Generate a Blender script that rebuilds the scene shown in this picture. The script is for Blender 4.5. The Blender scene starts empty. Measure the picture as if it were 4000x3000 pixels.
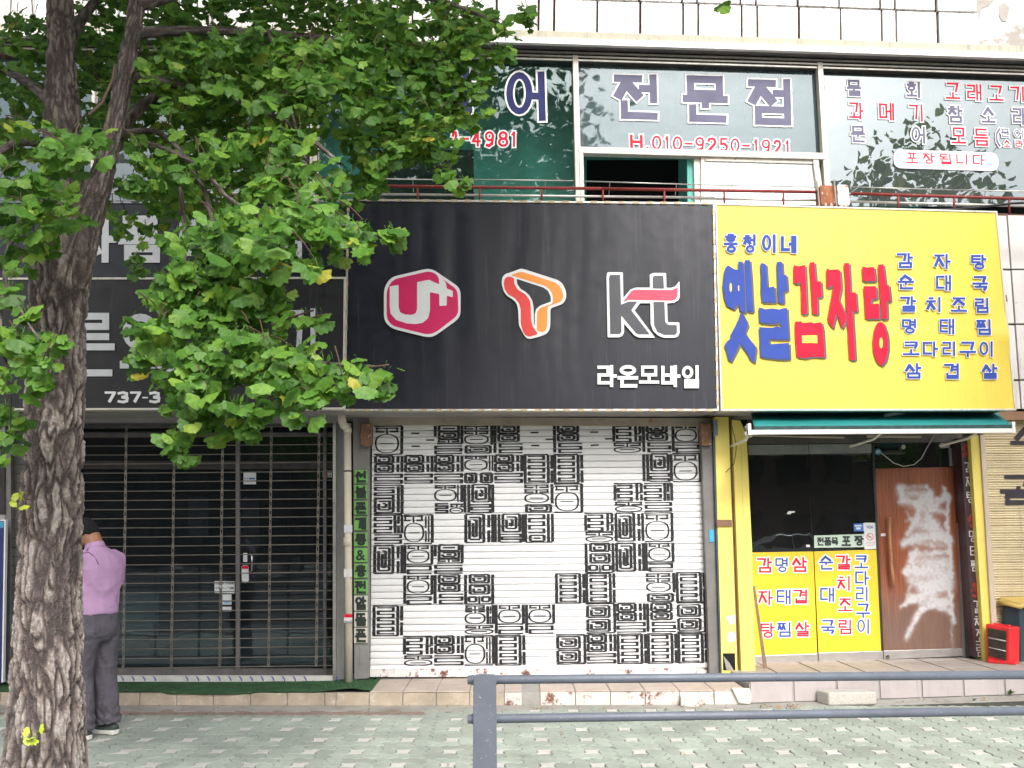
import bpy, bmesh, math, random
from mathutils import Vector, Matrix, Euler, noise
from mathutils.geometry import tessellate_polygon
random.seed(7)
S = bpy.context.scene
COL = S.collection
rad = math.radians

# ------------------------------------------------------------------ camera
F = 3600.0                      # focal length in pixels of the 4000 px wide photograph
CAM_Z = 1.6
PP_Y = 1680.0                   # row of the optical axis: the photograph was levelled a little in the phone
ROT = Matrix.Rotation(rad(-1.3), 3, 'Z') @ Matrix.Rotation(rad(90 + 6.2), 3, 'X') @ Matrix.Rotation(rad(-0.5), 3, 'Z')
cam_data = bpy.data.cameras.new('camera')
cam_data.sensor_width = 36.0
cam_data.lens = 36.0 * F / 4000.0
cam_data.shift_y = (PP_Y - 1500.0) / 4000.0
cam_data.clip_start = 0.05
cam_data.clip_end = 2000
cam = bpy.data.objects.new('camera', cam_data)
COL.objects.link(cam)
cam.matrix_world = Matrix.Translation((0, 0, CAM_Z)) @ ROT.to_4x4()
S.camera = cam

# ------------------------------------------------------------------ light
SUN_EL, SUN_AZ = 42.0, 166.0     # azimuth measured clockwise from +Y (north): the sun stands behind the camera, a little to the right
world = bpy.data.worlds.new('World')
S.world = world
world.use_nodes = True
wn = world.node_tree.nodes
wl = world.node_tree.links
for n in list(wn):
    wn.remove(n)
w_out = wn.new('ShaderNodeOutputWorld')
w_bg = wn.new('ShaderNodeBackground')
w_sky = wn.new('ShaderNodeTexSky')
w_sky.sky_type = 'NISHITA'
w_sky.sun_disc = False
w_sky.sun_elevation = rad(SUN_EL)
w_sky.sun_rotation = rad(SUN_AZ)
w_sky.air_density = 1.0
w_sky.dust_density = 6.0
w_sky.ozone_density = 1.0
w_hsv = wn.new('ShaderNodeHueSaturation')
w_hsv.inputs['Saturation'].default_value = 0.38      # thin overcast: the sky is close to white
w_bg.inputs['Strength'].default_value = 0.15
wl.new(w_sky.outputs[0], w_hsv.inputs['Color'])
wl.new(w_hsv.outputs[0], w_bg.inputs['Color'])
wl.new(w_bg.outputs[0], w_out.inputs['Surface'])

sun_data = bpy.data.lights.new('sun', 'SUN')
sun_data.energy = 1.15
sun_data.angle = rad(16)
sun_data.color = (1.0, 0.965, 0.91)
sun = bpy.data.objects.new('sun', sun_data)
COL.objects.link(sun)
az, el = rad(SUN_AZ), rad(SUN_EL)
to_sun = Vector((math.sin(az) * math.cos(el), math.cos(az) * math.cos(el), math.sin(el)))
sun.rotation_euler = to_sun.to_track_quat('Z', 'Y').to_euler()

S.view_settings.view_transform = 'Standard'
S.view_settings.look = 'None'
S.view_settings.exposure = 0.78
S.view_settings.gamma = 1.0
S.view_settings.use_curve_mapping = False
S.cycles.max_bounces = 8
S.cycles.transparent_max_bounces = 16
S.cycles.use_denoising = True

# ------------------------------------------------------------------ helpers
ORG = Vector((0, 0, CAM_Z))


def ray(px, py):
    return ROT @ Vector(((px - 2000.0) / F, (PP_Y - py) / F, -1.0))


def P(px, py, Y):
    """The point of the vertical plane at distance Y that the photo shows at pixel (px, py)."""
    d = ray(px, py)
    return ORG + d * (Y / d.y)


def G(px, py, z=0.0):
    d = ray(px, py)
    return ORG + d * ((z - CAM_Z) / d.z)


def Z(ox, oy, s, pts):
    return [(ox + x / s, oy + y / s) for x, y in pts]


WORLD = {}


def link(o, parent=None):
    COL.objects.link(o)
    if parent is not None:
        o.parent = parent
        o.matrix_parent_inverse = WORLD.get(parent.name, Matrix.Identity(4)).inverted()
    return o


def tag(o, label=None, cat=None, group=None, kind=None):
    if label:
        o['label'] = label
    if cat:
        o['category'] = cat
    if group:
        o['group'] = group
    if kind:
        o['kind'] = kind
    return o


def thing(name, label, cat, loc=(0, 0, 0), group=None):
    o = bpy.data.objects.new(name, None)
    o.empty_display_size = 0.1
    o.location = loc
    COL.objects.link(o)
    WORLD[o.name] = Matrix.Translation(loc)
    return tag(o, label, cat, group)


def tess(pts2):
    vs = [Vector((p[0], p[1], 0)) for p in pts2]
    return [tuple(t) for t in tessellate_polygon([vs])]


class MB:
    def __init__(self):
        self.v, self.f, self.marks = [], [], []

    def add(self, vs, fs):
        n = len(self.v)
        self.marks.append((n, len(self.f)))
        self.v += [Vector(q) for q in vs]
        self.f += [tuple(i + n for i in f) for f in fs]
        return self

    def box(self, x0, x1, y0, y1, z0, z1):
        vs = [(x0, y0, z0), (x1, y0, z0), (x1, y1, z0), (x0, y1, z0), (x0, y0, z1), (x1, y0, z1), (x1, y1, z1), (x0, y1, z1)]
        return self.add(vs, [(0, 3, 2, 1), (4, 5, 6, 7), (0, 1, 5, 4), (1, 2, 6, 5), (2, 3, 7, 6), (3, 0, 4, 7)])

    def prism(self, front, vec):
        """polygon 'front' (world points, seen from -Y) extruded by vec."""
        n = len(front)
        vec = Vector(vec)
        base = [Vector(q) for q in front]
        # local 2d for the triangulation
        nrm = Vector((0, 0, 0))
        for i in range(n):
            a, b = base[i], base[(i + 1) % n]
            nrm += Vector(((a.y - b.y) * (a.z + b.z), (a.z - b.z) * (a.x + b.x), (a.x - b.x) * (a.y + b.y)))
        ax = max(range(3), key=lambda k: abs(nrm[k]))
        uv = [[(q.y, q.z), (q.x, q.z), (q.x, q.y)][ax] for q in base]
        tr = tess(uv) if n > 4 else [tuple(range(n))]
        fs = list(tr) + [tuple(n + i for i in reversed(t)) for t in tr]
        fs += [(i, n + i, n + (i + 1) % n, (i + 1) % n) for i in range(n)]
        return self.add(base + [q + vec for q in base], fs)

    def pq(self, pts, Y, depth=0.02):
        """pixel polygon on the plane Y, thickness going away from the camera."""
        return self.prism([P(x, y, Y) for x, y in pts], (0, depth, 0))

    def pr(self, x0, y0, x1, y1, Y, depth=0.02):
        return self.pq([(x0, y0), (x1, y0), (x1, y1), (x0, y1)], Y, depth)

    def flat(self, pts3):
        n = len(pts3)
        uv = [(q[0], q[2]) for q in pts3]
        return self.add(pts3, tess(uv) if n > 4 else [tuple(range(n))])

    def tube(self, path, r, n=8, caps=True):
        path = [Vector(q) for q in path]
        rs = r if isinstance(r, (list, tuple)) else [r] * len(path)
        rings = []
        up0 = None
        for i, p in enumerate(path):
            d = (path[min(i + 1, len(path) - 1)] - path[max(i - 1, 0)])
            d = d.normalized() if d.length > 1e-9 else Vector((0, 0, 1))
            if up0 is None:
                up0 = Vector((0, 0, 1)) if abs(d.z) < 0.9 else Vector((1, 0, 0))
            a = d.cross(up0)
            if a.length < 1e-6:
                a = d.cross(Vector((0, 1, 0)))
            a.normalize()
            b = a.cross(d).normalized()
            up0 = b
            rings.append([p + a * math.cos(2 * math.pi * k / n) * rs[i] + b * math.sin(2 * math.pi * k / n) * rs[i] for k in range(n)])
        vs = [q for rg in rings for q in rg]
        fs = []
        for i in range(len(rings) - 1):
            for k in range(n):
                fs.append((i * n + k, i * n + (k + 1) % n, (i + 1) * n + (k + 1) % n, (i + 1) * n + k))
        if caps:
            fs.append(tuple(reversed(range(n))))
            fs.append(tuple((len(rings) - 1) * n + k for k in range(n)))
        return self.add(vs, fs)

    def each(self, name, mat, parent=None, smooth=False, bevel=0.0):
        """every piece added so far becomes an object of its own."""
        mk = self.marks + [(len(self.v), len(self.f))]
        out = []
        for (v0, f0), (v1, f1) in zip(mk, mk[1:]):
            out.append(MB().add(self.v[v0:v1], [tuple(i - v0 for i in f) for f in self.f[f0:f1]]).build(name, mat, parent, smooth, bevel))
        return out

    def build(self, name, mat, parent=None, smooth=False, bevel=0.0, origin=None):
        me = bpy.data.meshes.new(name)
        vs = self.v
        if origin is not None:
            origin = Vector(origin)
            vs = [q - origin for q in vs]
        me.from_pydata([tuple(q) for q in vs], [], self.f)
        me.validate(verbose=False)
        bm = bmesh.new()
        bm.from_mesh(me)
        bmesh.ops.recalc_face_normals(bm, faces=bm.faces)
        bm.to_mesh(me)
        bm.free()
        me.materials.append(mat)
        if smooth:
            for p in me.polygons:
                p.use_smooth = True
        o = bpy.data.objects.new(name, me)
        if origin is not None:
            o.location = origin
        link(o, parent)
        if origin is not None:
            WORLD[o.name] = Matrix.Translation(origin)
        if bevel:
            b = o.modifiers.new('bevel', 'BEVEL')
            b.width = bevel
            b.segments = 2
            b.limit_method = 'ANGLE'
        return o


# ------------------------------------------------------------------ materials
MATS = {}


def mat(name, col, rough=0.6, metal=0.0, var=0.12, scale=6.0, bump=0.0, bscale=60.0, bdist=0.01, streak=0.0, slo=0.52, streak_col=(0.12, 0.1, 0.09),
        spots=0.0, spot_col=(0.2, 0.1, 0.05), spot_scale=9.0, rnd=0.0, spec=0.5, trans=0.0, coat=0.0, grime=0.0):
    if name in MATS:
        return MATS[name]
    m = bpy.data.materials.new(name)
    m.use_nodes = True
    nt = m.node_tree
    N, L = nt.nodes, nt.links
    b = N['Principled BSDF']
    b.inputs['Roughness'].default_value = rough
    b.inputs['Metallic'].default_value = metal
    b.inputs['Specular IOR Level'].default_value = spec
    if coat:
        b.inputs['Coat Weight'].default_value = coat
    geo = N.new('ShaderNodeNewGeometry')

    def tex(sc, detail=5.0, stretch=None, rough_=0.6):
        mp = N.new('ShaderNodeMapping')
        if stretch:
            mp.inputs['Scale'].default_value = stretch
        L.new(geo.outputs['Position'], mp.inputs['Vector'])
        t = N.new('ShaderNodeTexNoise')
        t.inputs['Scale'].default_value = sc
        t.inputs['Detail'].default_value = detail
        t.inputs['Roughness'].default_value = rough_
        L.new(mp.outputs[0], t.inputs['Vector'])
        return t.outputs['Fac']

    def mixc(fac, c1, c2):
        mx = N.new('ShaderNodeMix')
        mx.data_type = 'RGBA'
        if isinstance(fac, float):
            mx.inputs['Factor'].default_value = fac
        else:
            L.new(fac, mx.inputs['Factor'])
        for sock, c in ((mx.inputs['A'], c1), (mx.inputs['B'], c2)):
            if isinstance(c, (tuple, list)):
                sock.default_value = (c[0], c[1], c[2], 1)
            else:
                L.new(c, sock)
        return mx.outputs['Result']

    def ramp(fac, lo, hi, a=0.0, bb=1.0):
        r = N.new('ShaderNodeMapRange')
        r.interpolation_type = 'SMOOTHSTEP'
        r.inputs['From Min'].default_value = lo
        r.inputs['From Max'].default_value = hi
        r.inputs['To Min'].default_value = a
        r.inputs['To Max'].default_value = bb
        L.new(fac, r.inputs['Value'])
        return r.outputs[0]

    lo = tuple(max(0.0, c * (1 - var)) for c in col)
    hi = tuple(min(1.0, c * (1 + var)) for c in col)
    c = mixc(ramp(tex(scale), 0.25, 0.75), lo, hi)
    c = mixc(ramp(tex(scale * 14, 3.0), 0.3, 0.7, 0.0, 0.5 * min(1, var * 4)), c, lo)
    if rnd:
        oi = N.new('ShaderNodeObjectInfo')
        h = N.new('ShaderNodeHueSaturation')
        mr = N.new('ShaderNodeMapRange')
        mr.inputs['To Min'].default_value = 1 - rnd
        mr.inputs['To Max'].default_value = 1 + rnd
        L.new(oi.outputs['Random'], mr.inputs['Value'])
        L.new(mr.outputs[0], h.inputs['Value'])
        L.new(c, h.inputs['Color'])
        c = h.outputs[0]
    if streak:
        s1 = ramp(tex(1.0, 6.0, (22, 22, 1.1), 0.7), slo, slo + .24, 0.0, streak)
        c = mixc(s1, c, streak_col)
    if grime:
        s1 = ramp(tex(2.3, 8.0, None, 0.7), 0.42, 0.8, 0.0, grime)
        c = mixc(s1, c, tuple(q * 0.35 for q in col))
    if spots:
        s2 = ramp(tex(spot_scale, 8.0, None, 0.75), 0.64 - 0.12 * spots, 0.70 - 0.1 * spots)
        c = mixc(s2, c, spot_col)
    L.new(c, b.inputs['Base Color'])
    if rough < 0.9:
        L.new(ramp(tex(scale * 3), 0.2, 0.8, max(0.02, rough - 0.08), min(1, rough + 0.12)), b.inputs['Roughness'])
    if bump:
        bp = N.new('ShaderNodeBump')
        bp.inputs['Strength'].default_value = bump
        bp.inputs['Distance'].default_value = bdist
        L.new(tex(bscale, 6.0), bp.inputs['Height'])
        L.new(bp.outputs[0], b.inputs['Normal'])
    MATS[name] = m
    return m


def glass_mat(name, tint=(0.7, 0.8, 0.78), refl=0.12, dust=0.1, dust_col=(0.6, 0.65, 0.66), rough=0.02, wave=0.6):
    m = bpy.data.materials.new(name)
    m.use_nodes = True
    nt = m.node_tree
    N, L = nt.nodes, nt.links
    N.remove(N['Principled BSDF'])
    out = N['Material Output']
    tr = N.new('ShaderNodeBsdfTransparent')
    tr.inputs['Color'].default_value = (*tint, 1)
    gl = N.new('ShaderNodeBsdfGlossy')
    gl.inputs['Roughness'].default_value = rough
    gl.inputs['Color'].default_value = (0.86, 0.95, 1, 1)
    geo = N.new('ShaderNodeNewGeometry')
    nz = N.new('ShaderNodeTexNoise')
    nz.inputs['Scale'].default_value = 2.2
    nz.inputs['Detail'].default_value = 2.0
    L.new(geo.outputs['Position'], nz.inputs['Vector'])
    bp = N.new('ShaderNodeBump')
    bp.inputs['Strength'].default_value = wave
    bp.inputs['Distance'].default_value = 0.02
    L.new(nz.outputs['Fac'], bp.inputs['Height'])
    L.new(bp.outputs[0], gl.inputs['Normal'])
    fr = N.new('ShaderNodeFresnel')
    fr.inputs['IOR'].default_value = 1.5
    ml = N.new('ShaderNodeMath')
    ml.operation = 'MULTIPLY_ADD'
    ml.inputs[1].default_value = 1.1
    ml.inputs[2].default_value = refl
    ml.use_clamp = True
    L.new(fr.outputs[0], ml.inputs[0])
    m1 = N.new('ShaderNodeMixShader')
    L.new(ml.outputs[0], m1.inputs[0])
    L.new(tr.outputs[0], m1.inputs[1])
    L.new(gl.outputs[0], m1.inputs[2])
    df = N.new('ShaderNodeBsdfDiffuse')
    df.inputs['Color'].default_value = (*dust_col, 1)
    n2 = N.new('ShaderNodeTexNoise')
    n2.inputs['Scale'].default_value = 1.6
    n2.inputs['Detail'].default_value = 8.0
    n2.inputs['Roughness'].default_value = 0.7
    mp = N.new('ShaderNodeMapping')
    mp.inputs['Scale'].default_value = (3.0, 3.0, 0.9)
    L.new(geo.outputs['Position'], mp.inputs['Vector'])
    L.new(mp.outputs[0], n2.inputs['Vector'])
    mr = N.new('ShaderNodeMapRange')
    mr.inputs['From Min'].default_value = 0.25
    mr.inputs['From Max'].default_value = 0.8
    mr.inputs['To Min'].default_value = dust * 0.6
    mr.inputs['To Max'].default_value = min(1.0, dust * 1.5)
    L.new(n2.outputs['Fac'], mr.inputs['Value'])
    m2 = N.new('ShaderNodeMixShader')
    L.new(mr.outputs[0], m2.inputs[0])
    L.new(m1.outputs[0], m2.inputs[1])
    L.new(df.outputs[0], m2.inputs[2])
    L.new(m2.outputs[0], out.inputs['Surface'])
    MATS[name] = m
    return m


ALU = mat('brushed_aluminium', (0.62, 0.6, 0.56), 0.38, 0.75, 0.12, 10, streak=0.35)
ALUP = mat('pale_painted_frame', (0.66, 0.62, 0.55), 0.5, 0.1, 0.12, 8, streak=0.5, spots=0.2)
STEEL = mat('stainless_steel', (0.55, 0.53, 0.52), 0.33, 0.85, 0.15, 5, grime=0.4)
WHITE_PAINT = mat('white_paint', (0.8, 0.8, 0.8), 0.55, 0, 0.05, 3)
BLACK = mat('black_paint', (0.012, 0.012, 0.018), 0.6, 0, 0.2, 8)
DARKFRAME = mat('dark_frame_metal', (0.05, 0.045, 0.045), 0.5, 0.3, 0.3, 6, grime=0.5)
GREYWALL = mat('grey_plaster', (0.26, 0.255, 0.25), 0.85, 0, 0.14, 3, bump=0.15, streak=0.35, grime=0.5)
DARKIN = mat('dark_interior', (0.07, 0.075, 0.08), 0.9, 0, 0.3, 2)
RUST = mat('rusty_steel', (0.26, 0.14, 0.085), 0.8, 0.2, 0.35, 12, bump=0.5, bscale=90, spots=0.6, spot_col=(0.5, 0.36, 0.25), spot_scale=25)
YPAINT = mat('yellow_paint', (0.82, 0.68, 0.16), 0.5, 0, 0.06, 3, streak=0.22, streak_col=(0.45, 0.36, 0.1))
YSHEET = mat('yellow_vinyl_sheet', (0.78, 0.56, 0.03), 0.45, 0, 0.06, 3, grime=0.15, streak=.12, streak_col=(.5, .4, .1))
RED = mat('red_vinyl', (0.68, 0.012, 0.045), 0.6, 0, 0.06, 5, spec=.2)
BLUE = mat('blue_vinyl', (0.04, 0.078, 0.36), 0.6, 0, 0.08, 5, spec=.2)
WHITEV = mat('white_vinyl', (0.84, 0.84, 0.86), 0.5, 0, 0.03, 5)
# ------------------------------------------------------------------ lettering
CHO = 'ㄱㄲㄴㄷㄸㄹㅁㅂㅃㅅㅆㅇㅈㅉㅊㅋㅌㅍㅎ'
JUNG = 'ㅏㅐㅑㅒㅓㅔㅕㅖㅗㅘㅙㅚㅛㅜㅝㅞㅟㅠㅡㅢㅣ'
JONG = ['', 'ㄱ', 'ㄲ', 'ㄳ', 'ㄴ', 'ㄵ', 'ㄶ', 'ㄷ', 'ㄹ', 'ㄺ', 'ㄻ', 'ㄼ', 'ㄽ', 'ㄾ', 'ㄿ', 'ㅀ', 'ㅁ', 'ㅂ', 'ㅄ', 'ㅅ', 'ㅆ', 'ㅇ', 'ㅈ', 'ㅊ', 'ㅋ', 'ㅌ', 'ㅍ', 'ㅎ']
BOX4 = [(0, 0, 1, 0), (1, 0, 1, 1), (0, 1, 1, 1), (0, 0, 0, 1)]
J = {
    'ㄱ': [(0, 0, 1, 0), (1, 0, .82, 1)], 'ㄴ': [(0, 0, 0, 1), (0, 1, 1, 1)], 'ㄷ': [(0, 0, 1, 0), (0, 0, 0, 1), (0, 1, 1, 1)],
    'ㄹ': [(0, 0, 1, 0), (1, 0, 1, .5), (0, .5, 1, .5), (0, .5, 0, 1), (0, 1, 1, 1)], 'ㅁ': BOX4,
    'ㅂ': [(0, 0, 0, 1), (1, 0, 1, 1), (0, .5, 1, .5), (0, 1, 1, 1)], 'ㅅ': [(.5, 0, 0, 1), (.5, .25, 1, 1)],
    'ㅇ': [('o', 0, 0, 1, 1)], 'ㅈ': [(0, 0, 1, 0), (.5, 0, 0, 1), (.5, .35, 1, 1)],
    'ㅊ': [(.32, 0, .68, 0), (0, .28, 1, .28), (.5, .28, 0, 1), (.5, .52, 1, 1)],
    'ㅋ': [(0, 0, 1, 0), (1, 0, .85, 1), (0, .48, 1, .48)], 'ㅌ': [(0, 0, 1, 0), (0, 0, 0, 1), (0, .5, 1, .5), (0, 1, 1, 1)],
    'ㅍ': [(0, 0, 1, 0), (0, 1, 1, 1), (.28, 0, .28, 1), (.72, 0, .72, 1)],
    'ㅎ': [(.3, 0, .7, 0), (0, .3, 1, .3), ('o', .1, .5, .9, 1)],
}


def twin(a):
    return [tuple(([a2[0], a2[1] * .45 + k, a2[2], a2[3] * .45 + k, a2[4]] if a2[0] == 'o' else [a2[0] * .45 + k, a2[1], a2[2] * .45 + k, a2[3]])) for k in (0, .55) for a2 in J[a]]


J['ㄸ'], J['ㅉ'] = twin('ㄷ'), twin('ㅈ')
V_ = {
    'ㅏ': [(0, 0, 0, 1), (0, .5, 1, .5)], 'ㅑ': [(0, 0, 0, 1), (0, .33, 1, .33), (0, .66, 1, .66)], 'ㅓ': [(1, 0, 1, 1), (0, .5, 1, .5)],
    'ㅕ': [(1, 0, 1, 1), (0, .3, 1, .3), (0, .68, 1, .68)], 'ㅐ': [(0, 0, 0, 1), (1, 0, 1, 1), (0, .5, 1, .5)],
    'ㅔ': [(.5, 0, .5, 1), (1, 0, 1, 1), (0, .48, .5, .48)], 'ㅣ': [(.6, 0, .6, 1)],
    'ㅗ': [(.5, 0, .5, 1), (0, 1, 1, 1)], 'ㅜ': [(0, 0, 1, 0), (.5, 0, .5, 1)], 'ㅡ': [(0, .5, 1, .5)],
}
LAT = {
    '0': [('o', 0, 0, 1, 1)], '1': [(.5, 0, .5, 1), (.15, .2, .5, .02)], '-': [(0, .5, 1, .5)], '.': [(.4, .95, .6, .95)],
    '2': [(0, .25, .12, .06), (.12, .06, .5, 0), (.5, 0, .88, .06), (.88, .06, 1, .28), (1, .28, .85, .5), (.85, .5, 0, 1), (0, 1, 1, 1)],
    '3': [(0, .08, .5, 0), (.5, 0, .95, .12), (.95, .12, .95, .36), (.95, .36, .35, .48), (.35, .48, 1, .62), (1, .62, .95, .88), (.95, .88, .5, 1), (.5, 1, 0, .92)],
    '4': [(.72, 0, 0, .7), (0, .7, 1, .7), (.72, 0, .72, 1)],
    '5': [(.95, 0, .12, 0), (.12, 0, .06, .45), (.06, .45, .55, .38), (.55, .38, 1, .6), (1, .6, .9, .9), (.9, .9, .45, 1), (.45, 1, 0, .9)],
    '7': [(0, 0, 1, 0), (1, 0, .4, 1)], '8': [('o', .08, 0, .92, .48), ('o', 0, .46, 1, 1)],
    '9': [('o', 0, 0, 1, .58), (1, .3, .88, .82), (.88, .82, .4, 1), (.4, 1, .05, .93)],
    'T': [(0, 0, 1, 0), (.5, 0, .5, 1)], 'H': [(0, 0, 0, 1), (1, 0, 1, 1), (0, .5, 1, .5)], '(': [(1, 0, .5, .25), (.5, .25, .4, .5), (.4, .5, .5, .75), (.5, .75, 1, 1)],
}


def glyph_lines(ch):
    """Strokes of one character in a unit box (y down)."""
    out = []

    def put(shape, x0, y0, x1, y1):
        for s in shape:
            if s[0] == 'o':
                out.append(('o', x0 + s[1] * (x1 - x0), y0 + s[2] * (y1 - y0), x0 + s[3] * (x1 - x0), y0 + s[4] * (y1 - y0)))
            else:
                out.append((x0 + s[0] * (x1 - x0), y0 + s[1] * (y1 - y0), x0 + s[2] * (x1 - x0), y0 + s[3] * (y1 - y0)))
    if ch in LAT:
        put(LAT[ch], 0, 0, 1, 1)
        return out
    k = ord(ch) - 0xAC00
    c, v, t = CHO[k // 588], JUNG[(k % 588) // 28], JONG[k % 28]
    parts = {'ㅘ': ('ㅗ', 'ㅏ'), 'ㅚ': ('ㅗ', 'ㅣ'), 'ㅢ': ('ㅡ', 'ㅣ'), 'ㅝ': ('ㅜ', 'ㅓ'), 'ㅟ': ('ㅜ', 'ㅣ')}.get(v)
    yb = .56 if t else 1.0
    if parts:
        put(J[c], .05, 0, .6, yb * .52)
        if parts[0] == 'ㅡ':
            put([(0, .5, 1, .5)], 0, yb * .7, .68, yb)
        else:
            put(V_[parts[0]], 0, yb * .66, .66, yb * .92)
        w = 1.0 if parts[1] == 'ㅏ' else .95
        put(V_[parts[1]], .82, 0, w, yb)
    elif v in 'ㅗㅜㅡㅛㅠ':
        h1 = .36 if t else .52
        cw = (.12, .88)
        put(J[c], cw[0], 0, cw[1], h1)
        if t:
            if v == 'ㅗ':
                put(V_[v], 0, .44, 1, .58)
            elif v == 'ㅜ':
                put(V_[v], 0, .5, 1, .64)
            else:
                put(V_[v], 0, .5, 1, .58)
        else:
            if v == 'ㅡ':
                put(V_[v], 0, .8, 1, 1)
            elif v == 'ㅗ':
                put(V_[v], 0, .66, 1, 1)
            else:
                put(V_[v], 0, .7, 1, 1)
    else:
        xr = {'ㅏ': (.78, 1.0), 'ㅐ': (.72, 1.0), 'ㅔ': (.62, 1.0), 'ㅓ': (.66, .95), 'ㅕ': (.66, .95), 'ㅣ': (.8, 1.0), 'ㅑ': (.78, 1.0)}[v]
        xc = {'ㅔ': .48, 'ㅐ': .5}.get(v, .56)
        put(J[c], 0, 0.03, xc, yb * (.86 if not t else .92))
        put(V_[v], xr[0], 0, xr[1], yb)
    if t:
        ty0 = .74 if v in 'ㅗㅜㅡ' else .70
        if t == 'ㅇ':
            put(J[t], .25, .66 if v not in 'ㅗㅜㅡ' else .7, .85, 1.0)
        else:
            put(J[t], .16, ty0, .95, 1.0)
    return out


def quad_map(q):
    (a, b, c, d) = q      # tl, tr, br, bl

    def f(u, v):
        x = (a[0] * (1 - u) + b[0] * u) * (1 - v) + (d[0] * (1 - u) + c[0] * u) * v
        y = (a[1] * (1 - u) + b[1] * u) * (1 - v) + (d[1] * (1 - u) + c[1] * u) * v
        return x, y
    return f


def glyph(mb, ch, box, Y, w=0.16, grow=0.0, jag=0.0, wh=None):
    """One character in the pixel box (x0, y0, x1, y1) or four corners, laid as thin strokes on the plane Y."""
    if len(box) == 4 and not isinstance(box[0], tuple):
        x0, y0, x1, y1 = box
        sl = 0.0
        q = [(x0, y0), (x1, y0), (x1, y1), (x0, y1)]
    else:
        q = list(box)
    W = math.hypot(q[1][0] - q[0][0], q[1][1] - q[0][1])
    H = math.hypot(q[3][0] - q[0][0], q[3][1] - q[0][1])
    t = w * min(W, H) if ch not in LAT else w * max(W, H * .6)
    hx = t / 2
    hy = (wh * min(W, H) / 2) if wh else hx
    f = quad_map(q)
    inx, iny = hx / W, hy / H

    def m(u, v):
        return f(inx + u * (1 - 2 * inx), iny + v * (1 - 2 * iny))
    k = 0
    for s in glyph_lines(ch):
        yy = Y - 0.00012 * k
        k += 1
        if s[0] == 'o':
            cx, cy = m((s[1] + s[3]) / 2, (s[2] + s[4]) / 2)
            ax, ay = m(s[1], s[2])
            bx, by = m(s[3], s[4])
            rx, ry = abs(bx - ax) / 2, abs(by - ay) / 2
            n = 20
            vs, fs = [], []
            for i in range(n):
                a = 2 * math.pi * i / n
                vs.append(P(cx + math.cos(a) * (rx + hx + grow), cy + math.sin(a) * (ry + hy + grow), yy))
                vs.append(P(cx + math.cos(a) * max(0.5, rx - hx - grow), cy + math.sin(a) * max(0.5, ry - hy - grow), yy))
            for i in range(n):
                j = (i + 1) % n
                fs.append((2 * i, 2 * j, 2 * j + 1, 2 * i + 1))
            mb.add(vs, fs)
        else:
            ax, ay = m(s[0], s[1])
            bx, by = m(s[2], s[3])
            dx, dy = bx - ax, by - ay
            l = math.hypot(dx, dy)
            if l < 1e-6:
                dx, dy, l = 1, 0, 1
            dx, dy = dx / l, dy / l
            hw = hx * abs(dy) + hy * abs(dx) + grow
            ex = hx * abs(dx) + hy * abs(dy)
            if min(abs(dx), abs(dy)) > .2:
                ex *= .35
            ex += grow
            r = [random.uniform(-jag, jag) for _ in range(8)]
            pts = [(ax - dx * ex - dy * hw + r[0], ay - dy * ex + dx * hw + r[1]), (bx + dx * ex - dy * hw + r[2], by + dy * ex + dx * hw + r[3]),
                   (bx + dx * ex + dy * hw + r[4], by + dy * ex - dx * hw + r[5]), (ax - dx * ex + dy * hw + r[6], ay - dy * ex - dx * hw + r[7])]
            mb.add([P(x, y, yy) for x, y in pts], [(0, 1, 2, 3)])


def word(name, items, Y, matl, parent, w=0.16, outline=None, grow=0.0, jag=0.0, wh=None):
    """items: [(character, box)]; the outline is a wider copy just behind."""
    if outline:
        for ch, b in items:
            mb = MB()
            glyph(mb, ch, b, Y, w, grow, jag, wh)
            mb.build('letter_outline', outline, parent)
    for ch, b in items:
        mb = MB()
        glyph(mb, ch, b, Y - 0.0015, w, 0, jag, wh)
        mb.build('letter', matl, parent)


def latin(text, box, Y, matl, parent, name='lettering', off=0.012):
    """Small latin print with Blender's built-in font, fitted into the pixel box."""
    c = bpy.data.curves.new('lettering_curve', 'FONT')
    c.body = text
    c.offset = off
    o = bpy.data.objects.new('lettering_curve', c)
    COL.objects.link(o)
    bpy.context.view_layer.update()
    me = bpy.data.meshes.new_from_object(o.evaluated_get(bpy.context.evaluated_depsgraph_get()))
    bpy.data.objects.remove(o)
    bpy.data.curves.remove(c)
    if not len(me.vertices):
        return None
    xs = [v.co.x for v in me.vertices]
    ys = [v.co.y for v in me.vertices]
    x0, x1, y0, y1 = min(xs), max(xs), min(ys), max(ys)
    for v in me.vertices:
        u, w_ = (v.co.x - x0) / (x1 - x0), (v.co.y - y0) / (y1 - y0)
        v.co = P(box[0] + u * (box[2] - box[0]), box[3] + w_ * (box[1] - box[3]), Y)
    me.name = name
    me.materials.clear()
    me.materials.append(matl)
    ob = bpy.data.objects.new(name, me)
    return link(ob, parent)


def roundpoly(pts, r, n=4):
    out = []
    m = len(pts)
    for i in range(m):
        p, a, b = Vector(pts[i]), Vector(pts[i - 1]), Vector(pts[(i + 1) % m])
        da, db = (a - p), (b - p)
        ra, rb = min(r, da.length * .45), min(r, db.length * .45)
        q0, q1 = p + da.normalized() * ra, p + db.normalized() * rb
        for k in range(n + 1):
            t = k / n
            out.append(tuple(q0 * (1 - t) ** 2 + p * 2 * t * (1 - t) + q1 * t * t))
    return out


def decal(mb, pts, Y):
    vs = [P(x, y, Y) for x, y in pts]
    return mb.add(vs, tess([(q.x, q.z) for q in vs]) if len(vs) > 4 else [tuple(range(len(vs)))])
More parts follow.
